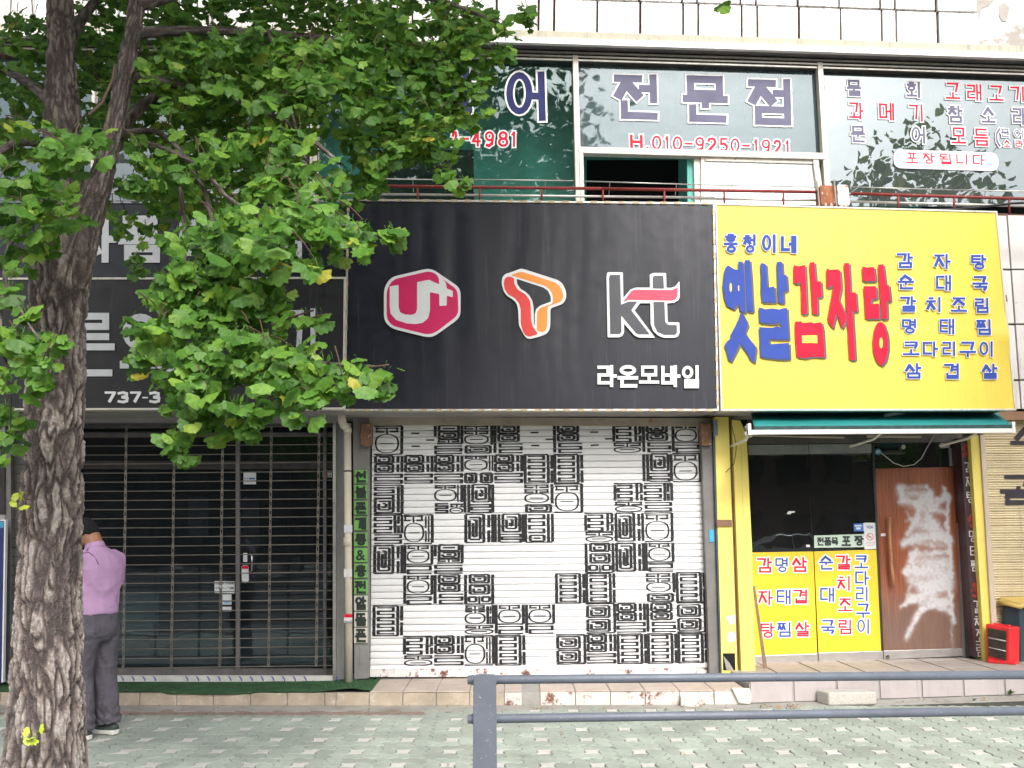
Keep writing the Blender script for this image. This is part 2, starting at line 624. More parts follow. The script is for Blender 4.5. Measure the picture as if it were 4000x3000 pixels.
# ------------------------------------------------------------------ ground
Y_SIGN, Y_SH, Y_WIN, Y_DOOR = 8.8, 9.45, 9.8, 9.8
GROUT = mat('sandy_joint_fill', (0.055, 0.06, 0.045), 0.95, 0, 0.3, 12, grime=0.4)
PAV_G = mat('green_concrete_paver', (0.365, 0.41, 0.36), 0.9, 0, 0.22, 1.7, bump=0.35, bscale=160, rnd=0.13, grime=0.35)
PAV_W = mat('white_concrete_paver', (0.55, 0.54, 0.51), 0.9, 0, 0.08, 4, bump=0.3, bscale=160, rnd=0.06, grime=0.15)
PAV_R = mat('brown_concrete_paver', (0.3, 0.225, 0.19), 0.9, 0, 0.15, 4, bump=0.35, bscale=160, rnd=0.12, grime=0.4)
ASPH = mat('asphalt', (0.055, 0.055, 0.058), 0.9, 0, 0.2, 3, bump=0.5, bscale=200)
CONC = mat('concrete', (0.34, 0.325, 0.30), 0.9, 0, 0.15, 3, bump=0.35, bscale=90, grime=0.5)
CONCL = mat('granite_kerb', (0.42, 0.41, 0.39), 0.8, 0, 0.15, 20, bump=0.3, bscale=200)

walk = MB().box(-40, 40, 4.3, 12, -0.3, -0.016).build('sidewalk', GROUT)
tag(walk, kind='structure')
road = MB().box(-60, 60, -17, 4.1, -0.4, -0.13).build('road', ASPH)
tag(road, kind='structure')
far_ground = MB().box(-900, 900, -900, 900, -0.9, -0.41).build('ground', CONC)
tag(far_ground, kind='structure')
kerb = MB().box(-40, 40, 4.1, 4.3, -0.35, 0.0).build('kerb', CONCL, bevel=0.01)
tag(kerb, kind='structure')
far_walk = MB().box(-60, 60, -26, -17, -0.35, 0.0).build('far_sidewalk', CONC)
tag(far_walk, kind='structure')
strip = MB()

a0 = [G(x, y, 0.0) for x, y in ((-300, 2752), (300, 2755), (1500, 2757), (2900, 2750), (4300, 2705))]
b0 = [G(x, y, 0.0) for x, y in ((-300, 2778), (300, 2778), (1500, 2775), (2900, 2768), (4300, 2722))]
vs = [Vector((q.x, q.y, 0.0)) for q in a0] + [Vector((q.x, q.y, 0.0)) for q in b0]
vs += [q - Vector((0, 0, 0.1)) for q in vs]
n = len(a0)
fs = [(i, i + 1, n + i + 1, n + i) for i in range(n - 1)] + [(n + i, n + i + 1, 3 * n + i + 1, 3 * n + i) for i in range(n - 1)]
strip.add(vs, fs)
tag(strip.build('gutter_strip', CONC), kind='structure')

UX, UY = 0.1145, 0.1285


def pav_xy(i, j):
    x = -1.350 + (i - 0.5) * UX
    y = 7.773 + (j - 0.5) * UY
    return x, y


def edge(i0, j0, i1, j1, n=6, off=(0, 0)):
    """wavy shared edge between two lattice corners; the four edges of a white piece curve into it."""
    ai, aj = min(i0, i1) + off[0], min(j0, j1) + off[1]
    hor = i1 != i0
    into = 0
    if hor and ai % 3 == 1:
        into = {1: 1, 2: -1}.get(aj % 3, 0)
    if not hor and aj % 3 == 1:
        into = {1: 1, 2: -1}.get(ai % 3, 0)
    out = []
    for k in range(n):
        t = k / n
        i, j = i0 + (i1 - i0) * t, j0 + (j1 - j0) * t
        if i1 != i0:
            u = i - math.floor(i + 1e-6)
            dj = 0.10 * into * math.sin(math.pi * u) ** 1.5 if into else 0.14 * math.sin(2 * math.pi * u)
            di = 0.0
        else:
            u = j - math.floor(j + 1e-6)
            di = 0.10 * into * math.sin(math.pi * u) ** 1.5 if into else 0.14 * math.sin(2 * math.pi * u)
            dj = 0.0
        out.append((i + di, j + dj))
    return out


def paver_mesh(cells_w, cells_h, name, m, off):
    loop = []
    for k in range(cells_w):
        loop += edge(k, 0, k + 1, 0, off=off)
    for k in range(cells_h):
        loop += edge(cells_w, k, cells_w, k + 1, off=off)
    for k in range(cells_w):
        loop += edge(cells_w - k, cells_h, cells_w - k - 1, cells_h, off=off)
    for k in range(cells_h):
        loop += edge(0, cells_h - k, 0, cells_h - k - 1, off=off)
    pts = [Vector((p[0] * UX, p[1] * UY)) for p in loop]
    n = len(pts)

    def inset(d):
        o = []
        for i in range(n):
            a, b, c = pts[i - 1], pts[i], pts[(i + 1) % n]
            t = (c - a)
            if t.length < 1e-9:
                o.append(b)
                continue
            t.normalize()
            o.append(b + Vector((-t.y, t.x)) * d)
        return o
    r1, r2 = inset(0.003), inset(0.0055)
    vs = [(p.x, p.y, -0.03) for p in r1] + [(p.x, p.y, -0.004) for p in r1] + [(p.x, p.y, 0.0) for p in r2]
    fs = [(i, (i + 1) % n, n + (i + 1) % n, n + i) for i in range(n)] + [(n + i, n + (i + 1) % n, 2 * n + (i + 1) % n, 2 * n + i) for i in range(n)]
    fs += [tuple(2 * n + q for q in t) for t in tess([(p.x, p.y) for p in r2])]
    me = bpy.data.meshes.new(name)
    me.from_pydata(vs, [], fs)
    me.materials.append(m)
    return me, vs, fs


PM = {}
LAY = {'white': (1, 1, 1, 1), 'a': (2, 1, 0, 0), 'b': (1, 2, 2, 0), 'c': (2, 1, 1, 2), 'd': (1, 2, 0, 1)}
for key, (w_, h_, di, dj) in LAY.items():
    PM[key] = paver_mesh(w_, h_, 'paver', PAV_W if key == 'white' else PAV_G, (di, dj))
    PM['r' + key] = paver_mesh(w_, h_, 'paver', PAV_R, (di, dj))
pieces = []
for a in range(-18, 24):
    for b in range(-8, 3):
        i, j = 3 * a, 3 * b
        # a pinwheel: one white square and four two-cell green pavers fill three by three cells
        for key, (w_, h_, di, dj) in LAY.items():
            x, y = pav_xy(i + di - 1, j + dj - 1)
            y2 = y - 0.062 * (x + 1.350)
            lim = 8.44 - (x + 1.0) * 0.045 if x < 1.6 else 8.32 + (x - 1.6) * 0.09
            if y2 > lim or y2 < 4.35 or x < -6.5 or x > 6.5:
                continue
            k2 = key
            if y2 > 8.30 - (x + 1) * .045 and x < -0.75 and key != 'white':
                k2 = 'r' + key
            pieces.append((k2, x, y2))


def in_view(x, y):
    v = ROT.transposed() @ (Vector((x, y, 0)) - ORG)
    if v.z >= 0:
        return None
    px, py = 2000 + v.x / -v.z * F, PP_Y - v.y / -v.z * F
    return (px, py) if -60 < px < 4060 and py < 3040 else None


vis = sorted([p for p in pieces if in_view(p[1] + 0.1, p[2] + 0.06)], key=lambda p: (p[2] ** 2 + p[1] ** 2 * 0.3) - (0.0 if p[0] != 'white' else 0.2))
near = set(id(p) for p in vis[:298])
rest = {'green': MB(), 'white': MB(), 'brown': MB()}
for p in pieces:
    key, x, y = p
    me, vs, fs = PM[key]
    dz = random.uniform(-0.003, 0.0015)
    tx, ty = random.uniform(-.008, .008), random.uniform(-.008, .008)
    if id(p) in near:
        o = bpy.data.objects.new('paver', me)
        o.location = (x, y, dz)
        o.rotation_euler = (tx, ty, random.uniform(-.012, .012) - .03)
        link(o, walk)
    else:
        tgt = rest['white' if key == 'white' else 'brown' if key[0] == 'r' else 'green']
        M_ = Matrix.Translation((x, y, dz)) @ Euler((tx, ty, random.uniform(-.012, .012) - .03)).to_matrix().to_4x4()
        tgt.add([M_ @ Vector(v) for v in vs], fs)
for k, m in (('green', PAV_G), ('white', PAV_W), ('brown', PAV_R)):
    o = rest[k].build('paving', m, walk)
    tag(o, kind='stuff')

# ------------------------------------------------------------------ building shell
WALLTILE = mat('white_glazed_panel', (0.80, 0.79, 0.78), 0.35, 0, 0.04, 2, streak=0.75, slo=.42, streak_col=(0.25, 0.22, 0.21), rnd=0.04)
JOINT = mat('dirty_joint', (0.09, 0.05, 0.04), 0.9, 0, 0.3, 10)
CORN = mat('cornice_mortar', (0.5, 0.47, 0.38), 0.85, 0, 0.12, 5, bump=0.3, streak=0.75, streak_col=(0.2, 0.17, 0.17))
WHITEMETAL = mat('white_drip_edge', (0.8, 0.78, 0.76), 0.45, 0.1, 0.05, 5, grime=0.2)
STUCCO = mat('whitewashed_plaster', (0.66, 0.66, 0.66), 0.9, 0, 0.06, 2, bump=0.4, bscale=30, spots=0.9, spot_col=(0.36, 0.33, 0.3), spot_scale=1.1)
SOFFIT = mat('grey_soffit', (0.33, 0.31, 0.30), 0.8, 0, 0.15, 3, grime=0.6)
TEAL = mat('teal_wall_paint', (0.13, 0.45, 0.39), 0.8, 0, 0.08, 2)

BL = thing('commercial_building', 'long two storey row of shops with white tiled parapet, upper windows and grey piers', 'building', (0, 9.8, 0))

# structural wall masses
core = MB()
core.box(-9, 8.5, 14.0, 14.3, 0, 9.5)              # rear wall
core.box(-9.3, -9, 9.8, 14.3, 0, 9.5)
core.box(8.5, 8.8, 9.8, 14.3, 0, 9.5)
core.box(-9, -4.62, 9.5, 9.7, 0, 4.3)
core.box(-9, 8.5, 9.85, 14.0, 9.2, 9.5)            # roof
core.box(-9, 8.5, 9.62, 14.0, 4.25, 4.5)           # floor slab above the shops
core.box(-9, 8.5, 9.62, 9.84, 4.5, 4.78)           # low wall under the windows
core.build('wall', GREYWALL, BL)
floor_in = MB().box(-9, 8.5, 9.9, 14.0, 0.0, 0.12).build('shop_floor', DARKIN, BL)
# wall band over the shopfronts, hidden behind the sign boards
MB().box(-9, 4.9, 9.42, 9.6, 2.74, 4.22).build('fascia_wall', GREYWALL, BL)

# line of the cornice front edge, slightly uneven as the photograph shows it
CPX = [P(x, y, 9.56) for x, y in ((-700, 136), (72, 142), (440, 147), (2000, 167), (3000, 197), (4000, 230), (4700, 254))]
CX_ = [q.x for q in CPX]


def cline(x):
    for a, b in zip(CPX, CPX[1:]):
        if x <= b.x:
            t = (x - a.x) / (b.x - a.x)
            return a.z + (b.z - a.z) * t
    return CPX[-1].z


# upper parapet with tiles
MB().box(-9, 5.46, 9.72, 9.84, cline(2) - .02, 9.5).build('parapet_wall', JOINT, BL)
xs = [2103, 2164, 2332, 2501, 2668, 2727, 2897, 2958, 3122, 3283, 3444, 3501, 3665, 3827]
wx = [P(x, 110, 9.66).x for x in xs]
left = list(wx)
x = wx[0]
k = 0
seq = [.465, .465, .465, .17, .465, .17]
while x > -8.5:
    x -= seq[k % len(seq)]
    left.insert(0, x)
    k += 1
base_off = P(3000, 152, 9.66).z - cline(P(3000, 152, 9.66).x)
hrow = P(3000, 20, 9.66).z - P(3000, 152, 9.66).z
tile_cache = {}
for r in range(4):
    for i in range(len(left) - 1):
        x0, x1 = left[i], left[i + 1]
        w_ = x1 - x0
        key = round(w_, 2)
        if key not in tile_cache:
            o = MB().box(0.011, w_ - 0.011, -0.014, 0.03, 0.011, hrow - 0.011).build('tile', WALLTILE, BL, bevel=0.004)
            tile_cache[key] = o.data
        else:
            o = bpy.data.objects.new('tile', tile_cache[key])
            b = o.modifiers.new('bevel', 'BEVEL')
            b.width = 0.004
            b.segments = 2
            link(o, BL)
        sl = (cline(x1) - cline(x0)) / w_
        o.location = (x0, 9.68 + random.uniform(-.003, .003), cline(x0) + base_off + r * hrow)
        o.rotation_euler = (random.uniform(-.004, .004), -math.atan(sl), 0)

# cornice: mortar ledge, white drip edge and dark underside
def run(name, m, dz0, dz1, Y0, Y1, x0=-9.0, x1=8.2, bev=0.0):
    xs_ = [x0] + [q for q in CX_ if x0 < q < x1] + [x1]
    mb = MB()
    vs = []
    for x in xs_:
        z = cline(x)
        vs += [Vector((x, Y0, z + dz0)), Vector((x, Y0, z + dz1)), Vector((x, Y1, z + dz1)), Vector((x, Y1, z + dz0))]
    fs = []
    for i in range(len(xs_) - 1):
        a = i * 4
        for k in range(4):
            fs.append((a + k, a + 4 + k, a + 4 + (k + 1) % 4, a + (k + 1) % 4))
    fs += [(0, 1, 2, 3), tuple(len(vs) - 4 + k for k in (3, 2, 1, 0))]
    return mb.add(vs, fs).build(name, m, BL, bevel=bev)


run('cornice', CORN, 0.062, 0.165, 9.58, 9.76, bev=.006)
run('drip_edge', WHITEMETAL, 0.0, 0.066, 9.55, 9.60)
run('soffit', mat('dark_soffit', (0.16, 0.15, 0.15), 0.9, 0, 0.2, 4, grime=0.6), 0.012, 0.05, 9.60, 9.84)  # underside coloured darker than the cornice face
run('window_head', mat('dark_rail_metal', (0.10, 0.095, 0.09), 0.5, 0.4, 0.3, 8, grime=0.5), -0.10, 0.012, 9.74, 9.9)
for kz, yy in ((-0.02, 9.69), (-0.055, 9.71), (-0.09, 9.72)):
    run('head_rail', ALU, kz - .009, kz + .009, yy, yy + .02)

# neighbour wall at the top right corner
nb = thing('plastered_building', 'whitewashed plaster wall peeling at the top right beyond the white tiles', 'building', (6.5, 9.95, 0))
MB().box(5.46, 9.6, 9.86, 10.4, 6.0, 10).build('wall', STUCCO, nb)
pm = MB()
for pts in ([(1800, 0), (1960, 0), (1900, 50), (1850, 70), (1830, 150), (1815, 200), (1800, 60)], [(2040, 20), (2090, 70), (2080, 110), (2060, 185), (2020, 180), (1995, 130), (2000, 50)]):
    decal(pm, Z(3000, 0, 2.212, pts), 9.853)
pm.each('peeled_patch', mat('bare_mortar', (0.4, 0.37, 0.34), 0.9, 0, 0.15, 5, bump=0.3), nb)

# ------------------------------------------------------------------ upper windows
GL_A = glass_mat('window_glass', (0.85, 0.95, 0.93), 0.0, 0.03, (0.2, 0.34, 0.34), .015, .22)
GL_B = glass_mat('filmed_window_glass', (0.25, 0.36, 0.38), 0.05, 0.24, (0.27, 0.38, 0.42), 0.03, .2)
GL_C = glass_mat('pale_window_glass', (0.2, 0.3, 0.31), 0.115, 0.10, (0.42, 0.47, 0.49), 0.012, .2)
GL_P = glass_mat('milky_window_glass', (0.3, 0.3, 0.3), 0.5, 0.7, (0.75, 0.77, 0.78), 0.05)
GL_D = glass_mat('dark_shop_glass', (0.22, 0.24, 0.26), 0.12, 0.03, (0.2, 0.2, 0.2))


def framebar(win, pts, Y, d=0.05, m=ALUP, name='frame'):
    return MB().pq(pts, Y, d).build(name, m, win, bevel=0.003)


def window(name='window'):
    o = MB()
    return o


# window A (between the pipe and the first mullion), B, C and two hidden by the crown
yw = Y_WIN
wA = MB()
wA.pq([(2237, 214), (2258, 215), (2274, 800), (2250, 800)], 9.70, 0.09)
wA.pq([(1228, 190), (1248, 190), (1238, 800), (1216, 800)], 9.70, 0.09)
wA = wA.each('window', ALUP, BL, bevel=0.004)[0]
MB().pq([(1248, 185), (2238, 214), (2252, 800), (1238, 800)], yw, 0.008).build('pane', GL_A, wA)
wB0 = MB().pq([(3194, 242), (3214, 243), (3250, 800), (3226, 800)], 9.70, 0.09).build('window', ALUP, BL, bevel=.004)
wB = MB()
wB.pq([(2259, 572), (3222, 597), (3224, 622), (2262, 597)], 9.69, 0.1)
wB.pq([(2262, 597), (2279, 597), (2284, 800), (2268, 800)], 9.69, 0.1)
wB.pq([(2738, 610), (2752, 610), (2752, 800), (2738, 800)], 9.72, 0.04)
wB.pq([(3176, 622), (3198, 622), (3222, 800), (3200, 800)], 9.70, 0.09)
wB.pq([(2710, 612), (2736, 612), (2738, 800), (2714, 800)], 9.75, 0.04)
wB.pq([(2752, 612), (3176, 622), (3176, 640), (2752, 628)], 9.72, 0.04)
wB.each('frame', ALUP, wB0, bevel=0.004)
wB = wB0
MB().pq([(2259, 215), (3196, 243), (3216, 600), (2262, 574)], yw, 0.008).build('pane', GL_B, wB)
MB().pq([(2752, 628), (3178, 640), (3200, 800), (2752, 800)], 9.74, 0.008).build('pane', GL_P, wB)
MB().pq([(2684, 612), (2712, 612), (2714, 800), (2686, 800)], 9.79, 0.02).build('inner_sash', TEAL, wB)
wC = MB()
wC.pq([(4250, 262), (4290, 262), (4300, 800), (4260, 800)], 9.70, 0.09)
wC = wC.build('window', ALUP, BL)
MB().pq([(3216, 244), (4290, 272), (4320, 806), (3246, 806)], yw, 0.008).build('pane', GL_C, wC)
for (xa, xb) in ((-420, 360), (372, 1216)):
    wl_ = MB().pq([(xb, 190), (xb + 12, 190), (xb + 4, 800), (xb - 8, 800)], 9.70, 0.09).build('window', ALUP, BL)
    MB().pq([(xa, 188), (xb, 190), (xb - 8, 800), (xa - 8, 800)], yw, 0.008).build('pane', GL_C if xa > 0 else GL_B, wl_)
    if xa > 0:
        dk = MB()
        dk.pq([(800, 560), (1215, 560), (1210, 800), (790, 800)], 9.97, 0.02)
        dk.build('blind', BLACK, wl_)
        rd = MB()
        decal(rd, Z(0, 0, 2.212, [(2050, 770), (2120, 800), (2110, 860), (2075, 840)]), 9.79)
        decal(rd, Z(0, 0, 2.212, [(2040, 985), (2110, 970), (2110, 1060), (2090, 1100), (2010, 1120), (2000, 1060)]), 9.79)
        rd.each('letter', RED, wl_)

# the room behind: teal partition with black sheets painted for the unlit openings
room = MB()
room.box(-9, 8.5, 10.6, 10.65, 4.5, 7.6)
room.box(-9, 8.5, 9.95, 10.6, 7.3, 7.4)
room.each('partition', TEAL, BL)
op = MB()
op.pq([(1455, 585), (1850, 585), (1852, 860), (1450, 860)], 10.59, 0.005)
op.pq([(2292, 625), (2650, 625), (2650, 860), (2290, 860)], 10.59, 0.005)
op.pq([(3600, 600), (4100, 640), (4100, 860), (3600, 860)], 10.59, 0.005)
op.each('opening_shade_sheet', mat('shade_black', (0.004, 0.004, 0.006), 0.9), BL)

# lettering on the glass
z2, z3 = (2000, 0), (3000, 0)


def zb_(o, x0, y0, x1, y1, sl=0.03):
    X0, Y0, X1, Y1 = o[0] + x0 / 2.212, o[1] + y0 / 2.212, o[0] + x1 / 2.212, o[1] + y1 / 2.212
    d = (X1 - X0) * sl * 0.5
    k = (Y1 - Y0) * 0.03
    return [(X0 - k * .5, Y0 - d), (X1 - k * .5, Y0 + d), (X1 + k * .5, Y1 + d), (X0 + k * .5, Y1 - d)]


NAVY = mat('faded_navy_vinyl', (0.03, 0.035, 0.13), 0.6, 0, 0.15, 4, spec=.15)
FADED = mat('faded_slate_vinyl', (0.15, 0.148, 0.225), 0.6, 0, 0.12, 4, spec=.15)
word('lettering', [('어', zb_(z2, -45, 615, 300, 1040)), ('장', [(1700, 275), (1862, 275), (1866, 470), (1706, 468)])], 9.79, NAVY, wA, 0.17, WHITEV, 7)
word('lettering', [('T', (1562, 512, 1590, 570)), ('.', (1612, 512, 1632, 571)), ('2', (1765, 512, 1786, 572)), ('-', (1796, 512, 1832, 572)), ('4', (1844, 511, 1878, 572)), ('9', (1894, 512, 1930, 574)), ('8', (1945, 512, 1986, 574)), ('1', (1996, 513, 2020, 574))], 9.79, RED, wA, 0.24, WHITEV, 5)
word('lettering', [('전', zb_(z2, 885, 640, 1270, 1030)), ('문', zb_(z2, 1475, 655, 1865, 1055)), ('점', zb_(z2, 2045, 680, 2425, 1080))], 9.79, FADED, wB, 0.16, WHITEV, 6)
bx = [('H', 1020, 1130), ('.', 1150, 1190), ('0', 1210, 1290), ('1', 1320, 1365), ('0', 1390, 1470), ('-', 1490, 1560), ('9', 1585, 1660), ('2', 1690, 1765), ('5', 1795, 1865), ('0', 1890, 1965), ('-', 1990, 2055), ('1', 2090, 2130), ('9', 2160, 2230), ('2', 2262, 2325), ('1', 2360, 2405)]
word('lettering', [(c, zb_(z2, a, 1165 + (a - 1020) * .035, b, 1285 + (a - 1020) * .035)) for c, a, b in bx], 9.79, RED, wB, 0.22, WHITEV, 5)
blu = [('물', 680, 690, 805, 830), ('회', 1195, 705, 1325, 845), ('참', 1555, 910, 1680, 1060), ('소', 1845, 920, 1965, 1060), ('라', 2115, 930, 2235, 1080), ('문', 715, 1085, 840, 1230), ('어', 1240, 1092, 1362, 1240)]
rdl = [('고', 1535, 715, 1660, 855), ('래', 1720, 728, 1845, 870), ('고', 1910, 738, 2035, 870), ('기', 2095, 745, 2220, 880), ('과', 700, 885, 825, 1030), ('메', 960, 890, 1090, 1040), ('기', 1220, 900, 1345, 1050), ('모', 1585, 1100, 1710, 1240), ('듬', 1780, 1110, 1905, 1260)]
word('lettering', [(c, zb_(z3, a, b, d, e)) for c, a, b, d, e in blu], 9.79, FADED, wC, 0.15, WHITEV, 4)
word('lettering', [(c, zb_(z3, a, b, d, e)) for c, a, b, d, e in rdl], 9.79, RED, wC, 0.13, WHITEV, 4.5)
word('lettering', [('(', zb_(z3, 1950, 1105, 2010, 1270)), ('문', zb_(z3, 2012, 1112, 2085, 1185)), ('어', zb_(z3, 2128, 1118, 2205, 1190))], 9.79, FADED, wC, 0.13, WHITEV, 3)
word('lettering', [('소', zb_(z3, 2035, 1208, 2095, 1268)), ('라', zb_(z3, 2138, 1212, 2205, 1275))], 9.79, RED, wC, 0.15, WHITEV, 3)
cap = MB()
decal(cap, roundpoly(Z(3000, 0, 2.212, [(1085, 1290), (1990, 1318), (1995, 1480), (1085, 1452)]), 34, 8), 9.7905)
cap.build('sticker', mat('pale_grey_vinyl', (0.62, 0.66, 0.7), 0.4, 0, 0.04, 4), wC)
word('lettering', [(c, zb_(z3, a, 1318 + (a - 1190) * .03, b, 1410 + (a - 1190) * .03)) for c, a, b in (('포', 1195, 1295), ('장', 1338, 1440), ('됩', 1482, 1588), ('니', 1628, 1728), ('다', 1770, 1872))], 9.788, RED, wC, 0.12, WHITEV, 3)

# ------------------------------------------------------------------ shop level structure
# soffit under the sign boxes and the lintel beams
MB().box(-8.5, 4.75, 8.86, 9.62, 2.755, 2.79).build('sign_soffit', SOFFIT, BL)
lint = MB()
lint.pq([(1395, 1628), (2790, 1634), (2790, 1664), (1395, 1657)], 9.38, 0.1)
lint.build('shutter_lintel', mat('stained_lintel', (0.42, 0.37, 0.3), 0.8, 0, 0.15, 4, grime=0.5, spots=0.35, spot_col=(0.3, 0.16, 0.08)), BL)
MB().pq([(-200, 1625), (1330, 1622), (1330, 1652), (-200, 1650)], 9.33, 0.12).build('grille_lintel', STEEL, BL)

piers = MB()
piers.pq([(1378, 1630), (1442, 1630), (1442, 2650), (1383, 2655)], 9.37, 0.3)      # pier with the green letters
piers.pq([(1300, 1620), (1345, 1620), (1345, 2655), (1304, 2655)], 9.40, 0.1)
piers.each('pier', GREYWALL, BL, bevel=0.006)
MB().pq([(2737, 1650), (2782, 1650), (2816, 2640), (2772, 2640)], 9.35, 0.25).build('jamb', mat('grey_steel_jamb', (0.2, 0.19, 0.185), 0.6, 0.3, 0.15, 6, streak=0.4), BL, bevel=0.004)
MB().pq([(2783, 1640), (2796, 1640), (2826, 2640), (2814, 2640)], 9.31, 0.2).build('jamb', mat('blue_grey_edge', (0.06, 0.09, 0.12), 0.5, 0.2, 0.2, 6), BL)
bk = MB()
bk.pq([(1411, 1652), (1452, 1654), (1451, 1735), (1438, 1745), (1410, 1738), (1408, 1700)], 9.27, 0.12)
bk.pq([(2737, 1652), (2779, 1655), (2780, 1738), (2742, 1740)], 9.27, 0.12)
bk.each('shutter_bracket', RUST, BL, bevel=0.004)

# ------------------------------------------------------------------ steps
STEPTILE = mat('beige_step_tile', (0.46, 0.385, 0.3), 0.85, 0, 0.14, 6, bump=0.6, bscale=90, grime=0.55, spots=.5, spot_col=(.56, .53, .49), spot_scale=12)
STEPTILE2 = mat('worn_white_step_tile', (0.6, 0.57, 0.54), 0.85, 0, 0.08, 6, bump=0.4, bscale=70, grime=0.2, spots=0.9, spot_col=(0.2, 0.085, 0.06), spot_scale=5)
st = thing('shop_step', 'low tiled step running below the grille and the white shutter', 'step', (-1, 8.95, 0))


def gz(px, py, z):
    q = G(px, py, 0.0)
    return Vector((q.x, q.y, z))


base = MB()
pb = [G(-300, 2752), G(300, 2755), G(1500, 2757), G(2930, 2752)]
zt = 0.118
top = [Vector((q.x, q.y + 0.014, zt)) for q in pb]
bot = [Vector((q.x, q.y + 0.014, -0.05)) for q in pb]
back = [Vector((q.x, 10.1, zt)) for q in pb]
vs = bot + top + back
fs = [(i, i + 1, 5 + i, 4 + i) for i in range(3)] + [(4 + i, 5 + i, 9 + i, 8 + i) for i in range(3)]
base.add(vs, fs)
base.build('step_body', CONC, st)


def along(px):
    """front line of the step at photo column px."""
    seg = [(-300, 2752), (300, 2755), (1500, 2757), (2930, 2752)]
    for (xa, ya), (xb, yb) in zip(seg, seg[1:]):
        if px <= xb:
            t = (px - xa) / (xb - xa)
            return G(px, ya + (yb - ya) * t)
    return G(px, 2752)


cuts = [-300, -150, 0, 150, 300, 450, 545, 690, 833, 978, 1122, 1268, 1312, 1442, 1573, 1704, 1834, 1970, 2110, 2248, 2385, 2521, 2655, 2790, 2920]
for i in range(len(cuts) - 1):
    a, b = along(cuts[i]), along(cuts[i + 1])
    m = STEPTILE if cuts[i] < 1960 else STEPTILE2
    zt2 = zt - (random.uniform(0, .006))
    if cuts[i] == 1970:
        b = a.lerp(b, 0.5)
    d = (b - a).normalized() * 0.004
    mb = MB()
    a2, b2 = a + d, b - d
    f0 = [Vector((a2.x, a2.y, 0.0)), Vector((b2.x, b2.y, 0.0)), Vector((b2.x, b2.y, zt2)), Vector((a2.x, a2.y, zt2))]
    mb.prism(f0, (0, 0.013, 0))
    mb.build('tile', m, st, bevel=0.003)
    # tread tile
    if cuts[i] > 1400:
        y0 = 0.016
        mb = MB()
        q = [Vector((a2.x, a2.y + 0.0, zt + .012)), Vector((b2.x, b2.y, zt + .012)), Vector((b2.x + .02, 9.5, zt + .012)), Vector((a2.x + .02, 9.5, zt + .012))]
        mb.prism(q, (0, 0, -0.01))
        mb.build('tile', mat('tread_tile', (0.5, 0.42, 0.36), 0.7, 0, 0.1, 6, bump=0.2, grime=0.4, spots=0.25, spot_col=(0.75, 0.73, 0.7), spot_scale=14), st, bevel=0.002)
# loose slabs where the step is broken
bs = MB()
for pts, yy in (([(1460, 1040), (1560, 1060), (1620, 1120), (1600, 1135), (1460, 1125)], 8.52), ([(1900, 970), (2060, 975), (2075, 1060), (2060, 1110), (1960, 1100)], 8.56)):
    bs.pq(Z(2000, 2250, 2.212, pts), yy, 0.05)
bs.each('broken_slab', mat('broken_white_slab', (0.6, 0.56, 0.52), 0.9, 0, 0.1, 8, bump=0.6, spots=0.6, spot_col=(0.25, 0.13, 0.1), spot_scale=9), st, bevel=0.006)

# right platform in front of the restaurant
PLTILE = mat('grey_platform_tile', (0.40, 0.355, 0.33), 0.6, 0, 0.08, 5, grime=0.35, rnd=0.05)
PLFRONT = mat('pale_riser_tile', (0.42, 0.375, 0.375), 0.55, 0, 0.06, 5, grime=0.25, rnd=0.04, streak=0.3)
pf = thing('entrance_platform', 'grey tiled platform before the yellow restaurant doors', 'step', (3.8, 9.2, 0))
fa, fb = G(2930, 2750), G(4400, 2702)
za, zb2 = 0.19, 0.235
ra, rb = Vector((fa.x, 9.95, 0.194)), Vector((fb.x, 10.1, 0.246))
mb = MB()
mb.add([Vector((fa.x, fa.y + .012, -.05)), Vector((fb.x, fb.y + .012, -.05)), Vector((fb.x, fb.y + .012, zb2 - .01)), Vector((fa.x, fa.y + .012, za - .01)), rb - Vector((0, 0, .01)), ra - Vector((0, 0, .01)), Vector((fa.x, 9.95, -.05))], [(0, 1, 2, 3), (3, 2, 4, 5), (0, 3, 5, 6)])
mb.build('platform_body', CONC, pf)
n = 9
for i in range(n):
    t0, t1 = i / n + .003, (i + 1) / n - .003
    a, b = fa.lerp(fb, t0), fa.lerp(fb, t1)
    z0, z1 = za + (zb2 - za) * t0, za + (zb2 - za) * t1
    mb = MB().prism([Vector((a.x, a.y, 0.01)), Vector((b.x, b.y, 0.01)), Vector((b.x, b.y, z1)), Vector((a.x, a.y, z0))], (0, .012, 0))
    mb.build('tile', PLFRONT, pf, bevel=0.002)
    for r in range(3):
        u0, u1 = r / 3 + .004, (r + 1) / 3 - .004

        def pt(t, u):
            f_ = fa.lerp(fb, t)
            f_ = Vector((f_.x, f_.y, za + (zb2 - za) * t))
            return f_.lerp(ra.lerp(rb, t), u)
        mb = MB().prism([pt(t0, u0), pt(t1, u0), pt(t1, u1), pt(t0, u1)], (0, 0, -0.009))
        mb.build('tile', PLTILE, pf, bevel=0.002)

# granite block used as a doorstep
gb = MB()
qa, qb = G(3238, 2757), G(3427, 2753)
dvec = (qb - qa)
f0 = [qa, qb, qb + Vector((0, 0, 0.115)), qa + Vector((0, 0, 0.115))]
gb.prism(f0, (-0.05, 0.17, 0.0))
o = gb.build('stone_block', mat('speckled_granite', (0.5, 0.47, 0.43), 0.85, 0, 0.18, 60, bump=0.6, bscale=180), bevel=0.012)
tag(o, 'rough granite block laid as a doorstep before the grey tiled platform', 'stone')

